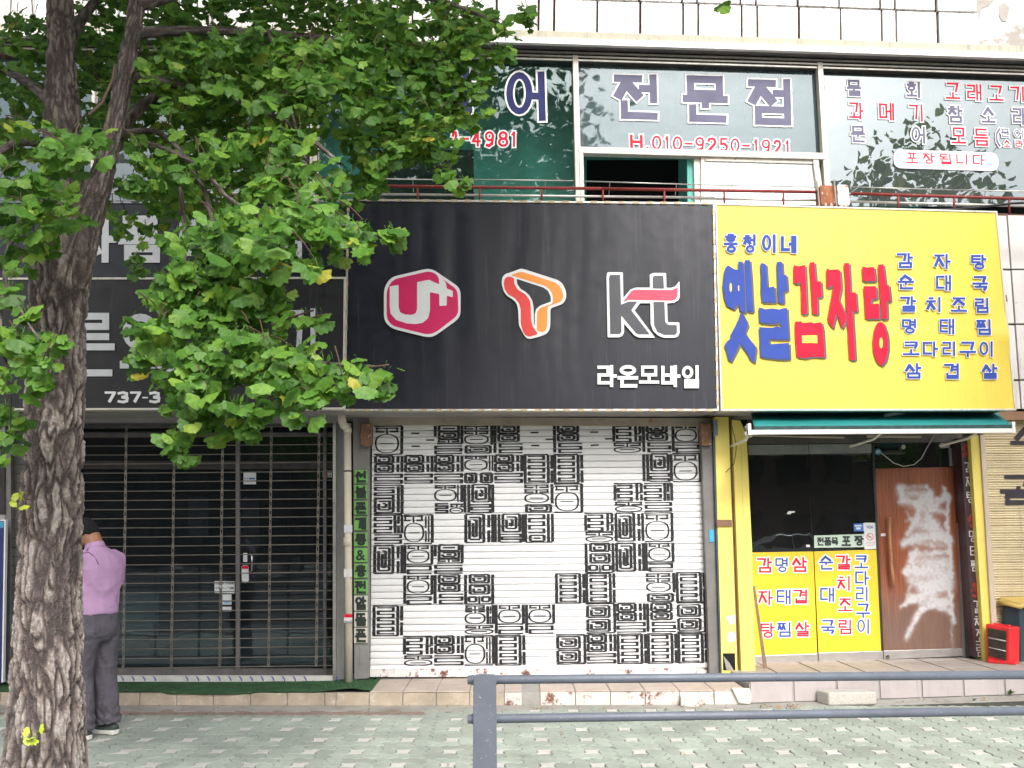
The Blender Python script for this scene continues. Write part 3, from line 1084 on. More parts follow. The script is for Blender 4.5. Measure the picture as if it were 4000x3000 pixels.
# artificial turf mat over the left step
TURF = mat('worn_artificial_turf', (0.035, 0.10, 0.04), 0.95, 0, 0.35, 10, bump=1.0, bscale=240, grime=0.4)
tm = MB()
xs_ = [(-300 + i * 25) for i in range(71)]
rowsn = 7
vs = []
for j in range(rowsn):
    for i, px in enumerate(xs_):
        f_ = along(min(px, 1450))
        v = j / (rowsn - 1)
        front_y = f_.y - 0.005 + 0.02 * noise.noise(Vector((px * .013, 3, 0)))
        y = front_y * (1 - v) + 9.46 * v
        lift = 0.035 * max(0, 1 - abs((px - 1370) / 130.0)) * (1 - v) + 0.006 * noise.noise(Vector((px * .02, v * 3, 1)))
        if 640 < px < 1000:
            y -= (1 - v) * 0.015 * math.sin((px - 640) / 360 * math.pi)
        z = zt + 0.016 + lift - (0.02 if j == 0 and 640 < px < 1000 else 0)
        vs.append(Vector((f_.x, y, z)))
nx = len(xs_)
fs = [(j * nx + i, j * nx + i + 1, (j + 1) * nx + i + 1, (j + 1) * nx + i) for j in range(rowsn - 1) for i in range(nx - 1)]
tm.add(vs, fs)
turf = tm.build('turf_mat', TURF, smooth=True)
sm = turf.modifiers.new('thick', 'SOLIDIFY')
sm.thickness = 0.012
tag(turf, 'green artificial turf mat curling over the step under the grille', 'mat')
# turf blades
bl = MB()
for _ in range(14000):
    i = random.randrange(nx - 1)
    j = random.randrange(rowsn - 1)
    a, b, c, d = vs[j * nx + i], vs[j * nx + i + 1], vs[(j + 1) * nx + i + 1], vs[(j + 1) * nx + i]
    u, v = random.random(), random.random()
    q = a.lerp(b, u).lerp(d.lerp(c, u), v)
    ang = random.uniform(0, 6.28)
    h = random.uniform(.008, .016)
    w_ = .0016
    dx, dy = math.cos(ang) * w_, math.sin(ang) * w_
    lean = Vector((random.uniform(-.006, .006), random.uniform(-.008, .004), h))
    bl.add([q + Vector((-dx, -dy, 0)), q + Vector((dx, dy, 0)), q + lean], [(0, 1, 2)])
o = bl.build('grass_blades', mat('turf_blade_green', (0.05, 0.15, 0.055), 0.8, 0, 0.4, 9), turf)
tag(o, kind='stuff')
# ------------------------------------------------------------------ centre black sign with the three logos
def cloth_sign(name, label, corners, Y, m, depth=0.62, ripple=0.006, frame_m=ALU, nx=90, nz=30, side=0.018, sag=None):
    """stretched banner over a box: corners tl, tr, br, bl in photo pixels."""
    t = thing(name, label, 'sign', P(*corners[3], Y))
    f = quad_map(corners)
    vs, fs = [], []
    for j in range(nz + 1):
        for i in range(nx + 1):
            u, v = i / nx, j / nz
            q = P(*f(u, v), Y)
            env = math.sin(math.pi * u) ** 0.25 * (math.sin(math.pi * min(1, max(0, v))) ** 0.3)
            wv = noise.noise(Vector((u * 26 + noise.noise(Vector((u * 5, v * 1.3, 9))) * 1.5, v * 0.8, 2.2))) * (1.25 - v)
            q.y += ripple * wv * env + (sag(u, v) if sag else 0)
            vs.append(q)
    for j in range(nz):
        for i in range(nx):
            a = j * (nx + 1) + i
            fs.append((a, a + 1, a + nx + 2, a + nx + 1))
    MB().add(vs, fs).build('banner', m, t, smooth=True)
    # box behind
    tl, tr, br, bl_ = [P(*c, Y) for c in corners]
    g = Vector((0, 0.012, 0))
    MB().prism([bl_ + g, br + g, tr + g, tl + g], (0, depth, 0)).build('sign_box', SOFFIT, t)
    # frame bars
    fr = MB()
    dxs = (tr - tl).normalized() * side
    dzs = Vector((0, 0, side))
    h = Vector((0, -0.008, 0))
    fr.prism([tl + h - dxs, tr + h + dxs, tr + h + dxs + dzs, tl + h - dxs + dzs], (0, 0.1, 0))
    fr.prism([bl_ + h - dxs - dzs, br + h + dxs - dzs, br + h + dxs, bl_ + h - dxs], (0, 0.1, 0))
    fr.prism([bl_ + h - dxs, bl_ + h, tl + h, tl + h - dxs], (0, 0.1, 0))
    fr.prism([br + h, br + h + dxs, tr + h + dxs, tr + h], (0, 0.1, 0))
    fr.build('frame', frame_m, t, bevel=0.002)
    return t


BANNER_K = mat('black_banner_cloth', (0.009, 0.0105, 0.022), 0.38, 0, 0.12, 3, bump=0.05, bscale=300, streak=0.35, streak_col=(0.075, 0.075, 0.095), spec=0.45)
sg = cloth_sign('shop_sign', 'large black banner sign with pink, orange and white phone company logos over the white shutter', [(1364, 785), (2784, 799), (2800, 1598), (1350, 1598)], Y_SIGN, BANNER_K, ripple=0.012)
# clips along the edges
clipm = mat('rusty_clip', (0.5, 0.42, 0.3), 0.6, 0.4, 0.3, 20, spots=0.6, spot_col=(0.3, 0.13, 0.06), spot_scale=40)
for i in range(26):
    u = (i + .5) / 26
    for (a, b) in (((1364, 785), (2784, 799)), ((1350, 1598), (2800, 1598))):
        x, y = a[0] + (b[0] - a[0]) * u, a[1] + (b[1] - a[1]) * u
        dy = -5 if y < 1000 else 4
        MB().pr(x - 13, y + dy - 5, x + 13, y + dy + 5, Y_SIGN - 0.014, 0.012).build('clip', clipm, sg, bevel=0.002)
for i in range(14):
    v = (i + .5) / 14
    for (a, b) in (((1360, 785), (1346, 1598)), ((2788, 799), (2804, 1598))):
        x, y = a[0] + (b[0] - a[0]) * v, a[1] + (b[1] - a[1]) * v
        MB().pr(x - 5, y - 13, x + 5, y + 13, Y_SIGN - 0.014, 0.012).build('clip', clipm, sg, bevel=0.002)
PINK = mat('magenta_vinyl', (0.70, 0.012, 0.13), 0.45, 0, 0.04, 5)
ORNG = mat('orange_vinyl', (0.93, 0.33, 0.05), 0.45, 0, 0.04, 5)
REDL = mat('coral_red_vinyl', (0.80, 0.055, 0.05), 0.45, 0, 0.04, 5)
CRIM = mat('crimson_vinyl', (0.68, 0.05, 0.11), 0.45, 0, 0.04, 5)
SLATEV = mat('slate_vinyl', (0.062, 0.066, 0.082), 0.45, 0, 0.1, 5)
LY = Y_SIGN - 0.022


def logo_piece(pts, m, k, o=(1000, 750), s=2.212, r=0, name='logo'):
    q = Z(o[0], o[1], s, pts)
    if r:
        q = roundpoly(q, r)
    mb = MB()
    decal(mb, q, LY - 0.0008 * k)
    return mb.build(name, m, sg)


logo_piece([(1105, 830), (1165, 735), (1510, 655), (1768, 830), (1768, 1085), (1540, 1248), (1480, 1256), (1170, 1180), (1105, 1110)], WHITEV, 0, r=26)
logo_piece([(1128, 850), (1180, 757), (1510, 680), (1742, 845), (1750, 1060), (1550, 1215), (1480, 1232), (1180, 1157), (1130, 1100)], PINK, 1, r=22)
logo_piece([(1155, 815), (1232, 803), (1233, 1000), (1246, 1040), (1285, 1058), (1340, 1062), (1378, 1050), (1392, 1010), (1392, 778), (1495, 759), (1583, 798), (1580, 745), (1553, 703), (1600, 735), (1640, 785), (1650, 835), (1700, 853), (1700, 910), (1650, 896), (1648, 980), (1585, 985), (1583, 882), (1503, 865), (1503, 1020), (1488, 1090), (1440, 1130), (1380, 1142), (1300, 1135), (1210, 1105), (1162, 1050), (1155, 990)], WHITEV, 2, r=4)
o1, s1 = (1900, 1000), 5.53
logo_piece([(325, 580), (345, 450), (420, 380), (490, 365), (740, 272), (800, 280), (1550, 520), (1650, 600), (1715, 750), (1728, 870), (1700, 970), (1640, 1040), (1385, 1130), (1380, 1500), (1360, 1600), (1303, 1680), (1153, 1742), (940, 1797), (860, 1770), (800, 1690), (700, 1490), (685, 1150), (650, 1020), (560, 930), (450, 870), (370, 760)], WHITEV, 0, o1, s1, 10)
logo_piece([(652, 492), (1230, 680), (1330, 750), (1390, 880), (1392, 985), (1160, 1070), (1070, 1150), (1045, 1260), (1048, 1500), (1030, 1460), (1018, 1100), (990, 960), (920, 840), (850, 775), (740, 710), (670, 610)], BANNER_K, 1, o1, s1, 5)
logo_piece([(375, 600), (390, 500), (440, 450), (520, 445), (597, 475), (600, 600), (680, 730), (850, 830), (940, 960), (960, 1100), (965, 1370), (1000, 1520), (1080, 1630), (1110, 1690), (930, 1745), (850, 1720), (790, 1640), (745, 1480), (740, 1150), (700, 1010), (600, 900), (470, 830), (390, 710)], REDL, 1.2, o1, s1, 6)
logo_piece([(530, 410), (720, 343), (800, 350), (1490, 575), (1600, 670), (1660, 820), (1655, 920), (1600, 990), (1330, 1090), (1318, 1150), (1315, 1500), (1270, 1620), (1190, 1650), (1092, 1610), (1095, 1230), (1110, 1180), (1160, 1125), (1430, 1030), (1443, 930), (1420, 810), (1350, 700), (1260, 640), (600, 440)], ORNG, 1.4, o1, s1, 6)
o2 = (2340, 1040)
logo_piece([(160, 230), (180, 130), (260, 128), (515, 132), (525, 680), (680, 500), (800, 460), (1100, 462), (1095, 180), (1180, 143), (1448, 147), (1455, 465), (1560, 465), (1640, 440), (1735, 325), (1745, 650), (1720, 730), (1620, 790), (1470, 800), (1480, 1190), (1500, 1210), (1735, 1215), (1740, 1440), (1700, 1520), (1630, 1545), (1400, 1545), (1280, 1500), (1170, 1400), (1115, 1250), (1108, 798), (885, 798), (770, 958), (1210, 1545), (850, 1540), (760, 1490), (540, 1240), (540, 1430), (500, 1510), (430, 1537), (185, 1535)], WHITEV, 0, o2, s1, 4)
logo_piece([(215, 250), (240, 185), (455, 185), (475, 830), (640, 762), (825, 762), (697, 952), (1100, 1475), (850, 1475), (790, 1440), (480, 1070), (485, 1420), (440, 1468), (240, 1468)], SLATEV, 1, o2, s1, 3)
logo_piece([(1158, 250), (1180, 205), (1390, 205), (1405, 485), (1158, 482)], SLATEV, 1, o2, s1, 3)
logo_piece([(1172, 770), (1415, 770), (1430, 1200), (1490, 1265), (1680, 1270), (1685, 1440), (1640, 1485), (1400, 1485), (1260, 1420), (1190, 1280)], SLATEV, 1, o2, s1, 3)
logo_piece([(520, 775), (700, 530), (800, 505), (1560, 515), (1700, 455), (1700, 640), (1650, 720), (1560, 745), (640, 727)], CRIM, 1.3, o2, s1, 3)
zz = lambda a, b, c, d: (2000 + a / 2.212, 750 + b / 2.212, 2000 + c / 2.212, 750 + d / 2.212)
word('lettering', [('라', zz(738, 1495, 905, 1685)), ('온', zz(912, 1495, 1090, 1690)), ('모', zz(1098, 1500, 1272, 1655)), ('바', zz(1290, 1497, 1455, 1685)), ('일', zz(1468, 1497, 1622, 1695))], LY, WHITEV, sg, 0.17)

# ------------------------------------------------------------------ yellow sign
BANNER_Y = mat('yellow_banner_cloth', (0.77, 0.60, 0.085), 0.42, 0, 0.05, 1.2, bump=0.04, bscale=300, grime=0.1, streak=.1, slo=.45, streak_col=(.5, .38, .08))


def ysag(u, v):
    return -0.012 * math.exp(-((v - 0.66 + 0.04 * u) / 0.012) ** 2) - 0.035 * max(0, 1 - abs(v - .63) / .12) * max(0, (u - .93) / .07)


sg2 = cloth_sign('shop_sign', 'large yellow banner sign with tall blue and red lettering over the restaurant', [(2800, 801), (3888, 832), (3962, 1596), (2822, 1598)], Y_SIGN, BANNER_Y, ripple=0.004, frame_m=ALUP, sag=ysag)
YB = Y_SIGN - 0.014
SHD = mat('grey_letter_shade_vinyl', (0.09, 0.085, 0.10), 0.5, 0, 0.05, 5)
YV = mat('yellow_vinyl', (0.77, 0.60, 0.085), 0.45, 0, 0.03, 4)
A3, A4, A5 = (2800, 980), (2800, 1180), (3100, 980)
dy = 1106
off6 = lambda pts: [(x, y + dy) for x, y in pts]
letters = [
    (A3, [(245, 315), (340, 370), (380, 405), (460, 410), (460, 230), (555, 230), (570, 290), (600, 700), (630, 1320), (560, 1320), (500, 1290), (480, 1170), (450, 1160), (360, 1265), (300, 1240), (220, 1190), (160, 1030), (130, 770), (140, 600), (160, 450), (190, 370)], BLUE),
    (A3, [(610, 210), (710, 205), (745, 600), (760, 800), (790, 1320), (700, 1310), (660, 1300), (640, 900)], BLUE),
    (A4, [(525, 210), (570, 270), (640, 420), (665, 510), (615, 660), (670, 770), (790, 910), (835, 960), (840, 1030), (800, 1310), (720, 1240), (690, 1160), (600, 1030), (500, 890), (400, 1090), (300, 1290), (245, 1250), (200, 1050), (170, 950), (200, 860), (290, 780), (300, 710), (400, 520), (470, 380)], BLUE),
    (A3, [(940, 270), (1010, 265), (1070, 300), (1095, 790), (1240, 770), (1270, 1100), (980, 1110), (960, 900), (960, 600)], BLUE),
    (A3, [(1290, 235), (1380, 230), (1410, 260), (1430, 520), (1510, 520), (1530, 850), (1440, 870), (1440, 1130), (1330, 1130), (1310, 700)], BLUE),
    (A4, [(905, 120), (1050, 150), (1200, 135), (1350, 160), (1450, 130), (1515, 130), (1560, 810), (1350, 812), (1120, 800), (1135, 915), (1340, 900), (1555, 890), (1570, 1230), (1400, 1240), (1150, 1220), (950, 1190), (920, 545), (1100, 545), (1200, 550), (1300, 510), (1390, 550), (1390, 445), (1150, 455), (920, 445)], BLUE),
    (A5, [(0, 298), (100, 325), (245, 310), (270, 900), (300, 1360), (180, 1365), (165, 900), (150, 650), (70, 700), (10, 690)], RED),
    (A5, [(340, 250), (455, 240), (490, 660), (595, 660), (610, 990), (510, 1000), (530, 1370), (405, 1365), (380, 900)], RED),
    (A5, off6([(25, 430), (150, 405), (200, 445), (380, 430), (440, 460), (600, 430), (640, 600), (680, 1180), (550, 1190), (400, 1170), (250, 1200), (70, 1180), (40, 700)]), RED),
    (A5, [(705, 400), (740, 380), (765, 415), (960, 405), (1010, 440), (1030, 790), (985, 1050), (1140, 1410), (1120, 1540), (1055, 1676), (945, 1400), (925, 1330), (870, 1600), (850, 1686), (765, 1545), (740, 1446), (835, 960), (870, 760), (800, 770), (725, 795)], RED),
    (A5, [(1085, 262), (1200, 265), (1240, 910), (1350, 895), (1380, 1300), (1270, 1290), (1310, 1800), (1335, 2350), (1215, 2345), (1190, 1900), (1140, 1200), (1115, 560)], RED),
    (A5, [(1480, 335), (1550, 345), (1570, 370), (1670, 350), (1745, 350), (1775, 640), (1500, 655)], RED),
    (A5, [(1510, 760), (1690, 765), (1775, 755), (1805, 1020), (1690, 1025), (1665, 1160), (1800, 1145), (1840, 1150), (1865, 1455), (1555, 1465), (1530, 1050)], RED),
    (A5, [(1825, 295), (1935, 290), (1990, 735), (2065, 735), (2095, 1080), (2010, 1085), (2030, 1460), (1910, 1465), (1870, 1000)], RED),
    (A5, [(1880 + 165 * math.sin(a) + 0 * a, 1990 - 455 * math.cos(a) * (1 if math.cos(a) > 0 else 1.05) + 30 * math.sin(a)) for a in [i * 2 * math.pi / 28 for i in range(28)]], RED),
]
holes = [(A3, [(300 + 26 * math.sin(a), 790 - 100 * math.cos(a)) for a in [i * math.pi / 6 for i in range(12)]]),
         (A3, [(455, 750), (480, 750), (485, 862), (458, 862)]),
         (A5, off6([(180, 722), (510, 715), (515, 890), (380, 880), (290, 885), (185, 880)])),
         (A5, [(1890 + 40 * math.sin(a), 1990 - 120 * math.cos(a)) for a in [i * math.pi / 6 for i in range(12)]])]
for i, (o, pts, m) in enumerate(letters):
    rr = [(x + random.uniform(-7, 7), y + random.uniform(-9, 9)) for x, y in pts]
    mb = MB()
    decal(mb, Z(o[0], o[1], 5.53, [(x + 42, y + 34) for x, y in rr]), YB - 0.0002 * i)
    mb.build('lettering_shade', SHD, sg2)
    mb = MB()
    decal(mb, Z(o[0], o[1], 5.53, rr), YB - 0.004 - 0.0002 * i)
    mb.build('lettering', m, sg2)
for i, (o, pts) in enumerate(holes):
    mb = MB()
    decal(mb, Z(o[0], o[1], 5.53, pts), YB - 0.008)
    mb.build('lettering_opening', YV, sg2)
zy = lambda a, b, c, d: (3000 + a / 2.212, 750 + b / 2.212, 3000 + c / 2.212, 750 + d / 2.212)
sm_ = [('감', 1112, 525, 1252, 658), ('자', 1437, 535, 1580, 665), ('탕', 1755, 540, 1888, 670), ('순', 1120, 710, 1262, 842), ('대', 1452, 718, 1582, 852), ('국', 1765, 725, 1900, 858),
       ('갈', 1142, 900, 1278, 1035), ('치', 1368, 905, 1500, 1038), ('조', 1580, 910, 1720, 1035), ('림', 1787, 915, 1912, 1045), ('명', 1157, 1095, 1285, 1225), ('태', 1482, 1095, 1610, 1230), ('찜', 1800, 1100, 1932, 1235),
       ('코', 1165, 1290, 1310, 1410), ('다', 1337, 1290, 1470, 1420), ('리', 1507, 1290, 1625, 1420), ('구', 1655, 1292, 1798, 1425), ('이', 1827, 1290, 1950, 1425), ('삼', 1182, 1478, 1325, 1612), ('겹', 1522, 1480, 1655, 1615), ('살', 1847, 1482, 1983, 1615)]
word('lettering', [(c, zy(a, b, d, e)) for c, a, b, d, e in sm_], YB - .002, BLUE, sg2, 0.15, WHITEV, 2.2)
word('lettering', [('흥', (2827, 912, 2882, 988)), ('청', (2903, 915, 2954, 988)), ('이', (2976, 915, 3034, 988)), ('네', (3050, 920, 3112, 989))], YB - .002, BLUE, sg2, 0.2, WHITEV, 2.2)

# ------------------------------------------------------------------ left signs
BANNER_D = mat('dark_slate_banner', (0.014, 0.0135, 0.017), 0.5, 0, 0.12, 3, streak=0.3, streak_col=(0.07, 0.07, 0.08))
BANNER_N = mat('deep_navy_panel', (0.006, 0.008, 0.02), 0.35, 0, 0.2, 3)
sg3 = cloth_sign('shop_sign', 'lower dark sign board with large pale lettering and a phone number behind the tree', [(-260, 1094), (1343, 1090), (1338, 1592), (-265, 1596)], Y_SIGN - 0.05, BANNER_D, ripple=0.003, frame_m=ALUP, side=0.02)
sg4 = cloth_sign('shop_sign', 'upper navy sign board set back above the dark phone number sign', [(-260, 795), (1350, 800), (1350, 1086), (-262, 1086)], Y_SIGN + 0.12, BANNER_N, ripple=0.0, depth=0.45, frame_m=DARKFRAME, side=0.01)
GREYV = mat('pale_grey_letter', (0.62, 0.63, 0.66), 0.5, 0, 0.06, 5)
word('lettering', [('른', (240, 1222, 448, 1470)), ('의', (468, 1225, 700, 1472)), ('기', (1095, 1205, 1242, 1440))], Y_SIGN - 0.05 - .01, GREYV, sg3, 0.13)
word('lettering', [('7', (409, 1529, 452, 1574)), ('3', (460, 1529, 502, 1575)), ('7', (508, 1529, 551, 1574)), ('-', (556, 1530, 578, 1576)), ('3', (584, 1529, 626, 1575))], Y_SIGN - 0.05 - .01, WHITEV, sg3, 0.21)
word('lettering', [('자', (290, 842, 455, 1026)), ('름', (462, 842, 632, 1026)), ('다', (700, 850, 860, 1020)), ('이', (1030, 845, 1190, 1022))], Y_SIGN + 0.12 - .01, GREYV, sg4, 0.17)

# ------------------------------------------------------------------ railings above the signs
REDP = mat('rusty_red_paint', (0.25, 0.035, 0.03), 0.6, 0.1, 0.25, 9, spots=0.45, spot_col=(0.35, 0.2, 0.12), spot_scale=22)
RL = thing('roof_railing', 'thin red and silver pipe railing running along the top of the sign boards', 'railing', P(1300, 800, 9.05))
YR = 9.05
for (a, b, r, m) in (((-300, 720), (1320, 725), .017, REDP), ((1320, 725), (2350, 737), .017, REDP), ((2350, 737), (3190, 750), .017, REDP), ((3325, 756), (4300, 786), .017, REDP)):
    MB().tube([P(*a, YR), P(*b, YR)], r, 8).build('top_rail', m, RL, smooth=True)
for (a, b, r) in (((1300, 757), (2790, 772), .013), ((2700, 775), (3330, 785), .013), ((3300, 787), (4300, 812), .013), ((-300, 752), (1300, 757), .013), ((-200, 781), (2790, 793), .008)):
    MB().tube([P(*a, YR + .02), P(*b, YR + .02)], r, 8).build('pipe', ALU, RL, smooth=True)
for px, y0, y1 in ((1631, 728, 780), (1873, 730, 782), (2116, 735, 785), (2355, 737, 789), (2595, 742, 792), (2829, 745, 797), (3060, 748, 800), (3509, 764, 812), (3727, 768, 818), (3942, 775, 825), (900, 722, 775), (1150, 724, 777), (650, 722, 775)):
    MB().tube([P(px, y0, YR), P(px + 1, y1 + 12, YR)], .011, 6).build('post', REDP, RL, smooth=True)
# washing line of thin silver rods with hooks in front of the glass
LR = thing('rod_line', 'thin silver rods held in small hooks below the upper windows', 'rod', P(1300, 700, 9.3))
for a, b in (((1300, 696), (1700, 702)), ((1740, 700), (2240, 706)), ((2280, 708), (2745, 722)), ((2750, 722), (3190, 731)), ((3320, 730), (3720, 742)), ((3725, 742), (4300, 754))):
    p0, p1 = P(*a, 9.3), P(*b, 9.3)
    MB().tube([p0, p1], .006, 6).build('rod', ALU, LR, smooth=True)
    for u in (.22, .78):
        q = p0.lerp(p1, u)
        MB().tube([q, q - Vector((0, -0.1, .1))], .004, 5).build('hook', ALU, LR)

# ballast boxes
for (x0, y0, x1, y1, m, lab) in ((3203, 735, 3266, 800, mat('orange_rust', (0.38, 0.14, 0.07), 0.85, 0.1, 0.3, 10, bump=0.6, bscale=70, spots=0.5, spot_col=(0.75, 0.72, 0.68), spot_scale=26), 'rust covered metal lamp box on the red railing above the yellow sign'),
                                  (3270, 732, 3318, 802, mat('rusting_white_box', (0.6, 0.6, 0.62), 0.6, 0.1, 0.1, 8, bump=0.3, spots=0.75, spot_col=(0.42, 0.17, 0.07), spot_scale=7), 'white metal lamp box with one rusty side beside the fully rusted box')):
    t = thing('lamp_box', lab, 'box', P((x0 + x1) / 2, y1, 8.95))
    MB().pq(roundpoly([(x0, y0 - 12), (x1 - 5, y0 - 10), (x1 + 4, y1 - 8), (x1 - 4, y1 + 4), (x0 + 10, y1 + 2), (x0 + 3, y1 - 8)], 5, 2), 8.93, 0.14).build('body', m, t, bevel=0.006)
    for dx in (.35, .7):
        x = x0 + (x1 - x0) * dx
        MB().tube([P(x, y1 - 4, 8.92), P(x, y1 + 8, 8.90)], .012, 6).build('screw_eye', ALU, t)
    MB().tube([P(x0 - 12, y0 - 30, 8.9), P(x0 - 2, y1 + 4, 8.9)], .007, 6).build('bracket', ALU, t)
cb = MB().tube([P(3600, 818, 8.95), P(3750, 816, 8.9), P(3850, 806, 8.85), P(3950, 795, 8.8), P(4300, 775, 8.7)], .012, 6).build('cable', BLACK, smooth=True)
tag(cb, 'thick black cable rising to the right above the yellow sign', 'cable')

# ------------------------------------------------------------------ white roller shutter with the painted signs
SLAT = mat('white_painted_slat', (0.79, 0.79, 0.81), 0.5, 0.0, 0.03, 2, streak=0.05, grime=0.10, rnd=0.035)
INK = mat('black_brush_paint', (0.006, 0.006, 0.01), 0.6, 0, 0.1, 30)
x0, x1 = P(1447, 2600, Y_SH).x, P(2742, 1700, Y_SH).x + 0.02
z0s, z1s = P(2000, 2618, Y_SH).z, P(2000, 1655, Y_SH).z
RS = thing('roller_shutter', 'closed white roller shutter painted with black maze like Korean characters', 'shutter', ((x0 + x1) / 2, Y_SH, z0s))
NS = 38
ph = (z1s - z0s) / NS
prof = [(0.024, 0.0), (0.022, 0.035), (0.003, 0.045), (0.0, 0.16), (-0.0015, 0.5), (0.0, 0.86), (0.004, 0.945), (0.022, 0.955), (0.024, 1.0)]
vs = []
for sx in (0, x1 - x0):
    vs += [(sx, y, v * ph) for y, v in prof]
n = len(prof)
fs = [(i, n + i, n + i + 1, i + 1) for i in range(n - 1)]
o = MB().add([Vector(v) for v in vs], fs).build('slat', SLAT, RS)
slat_me = o.data
slat_me.name = 'slat'
o.location = (x0, Y_SH, z0s)
for i in range(1, NS):
    o = bpy.data.objects.new('slat', slat_me)
    link(o, RS)
    o.location = (x0, Y_SH + random.uniform(-.0008, .0008), z0s + i * ph)
mb = MB()
mb.pr(1443, 2612, 2762, 2645, Y_SH - .012, .04)
mb.build('bottom_bar', mat('flaking_bottom_bar', (0.72, 0.7, 0.69), 0.7, 0, 0.1, 8, bump=0.4, spots=0.9, spot_col=(0.17, 0.07, 0.05), spot_scale=7), RS, bevel=0.004)
MB().pr(1470, 2648, 2762, 2662, Y_SH + .01, .04).build('gap_shade_strip', DARKIN, RS)  # dark strip painting the shade below the bottom bar

# strokes: thin horizontals, thick verticals, in cells of one unit
SN, SK = 0.050, 0.105


def hbar(L_, x0, y, x1, t=SN):
    L_.append(('r', x0, y - t / 2, x1, y + t / 2))


def vbar(L_, x, y0, y1, t=SK):
    L_.append(('r', x - t / 2, y0, x + t / 2, y1))


def gshape(L_, x0, y0, x1, y1, turns=3):
    """squared spiral"""
    a, b, c, d = x0 + SK / 2, y0, x1 - SK / 2, y1
    st_x, st_y = 0.125, max(0.055, min(0.1, (y1 - y0) / 5.5))
    first = True
    while c - a > 0.06 and d - b > 0.04 and turns > 0:
        hbar(L_, a if first else a - .0, b, c)
        vbar(L_, c, b, d)
        hbar(L_, a, d, c)
        vbar(L_, a, b + (0 if first else st_y), d)
        a, b, c, d = a + st_x, b + st_y, c - st_x, d - st_y
        first = False
        turns -= 1
    if d - b > 0.01 and c - a > 0.03:
        hbar(L_, a, (b + d) / 2, c)


def comb(L_, x0, y0, x1, y1, n=4, flip=False):
    h = (y1 - y0) / (n - 1)
    for k in range(n):
        hbar(L_, x0 + .01, y0 + k * h, x1 - .01)
    for k in range(n - 1):
        s = (k % 2 == 0) != flip
        vbar(L_, x1 - SK / 2 if s else x0 + SK / 2, y0 + k * h, y0 + (k + 1) * h)


def crown(L_, x0, y0, x1, y1):
    m = (x0 + x1) / 2
    hbar(L_, x0, y0, x1)
    vbar(L_, x0 + .05, y0, y0 + (y1 - y0) * .65, .06)
    vbar(L_, x1 - .05, y0, y0 + (y1 - y0) * .65, .06)
    vbar(L_, m, y0, y1, .065)
    hbar(L_, x0, y0 + (y1 - y0) * .65, m - .1)
    hbar(L_, m + .1, y0 + (y1 - y0) * .65, x1)


def oval(L_, x0, y0, x1, y1):
    L_.append(('o', x0, y0, x1, y1))
    m, w_ = (x0 + x1) / 2, (x1 - x0) * .27
    hbar(L_, m - w_, (y0 + y1) / 2, m + w_, .028)


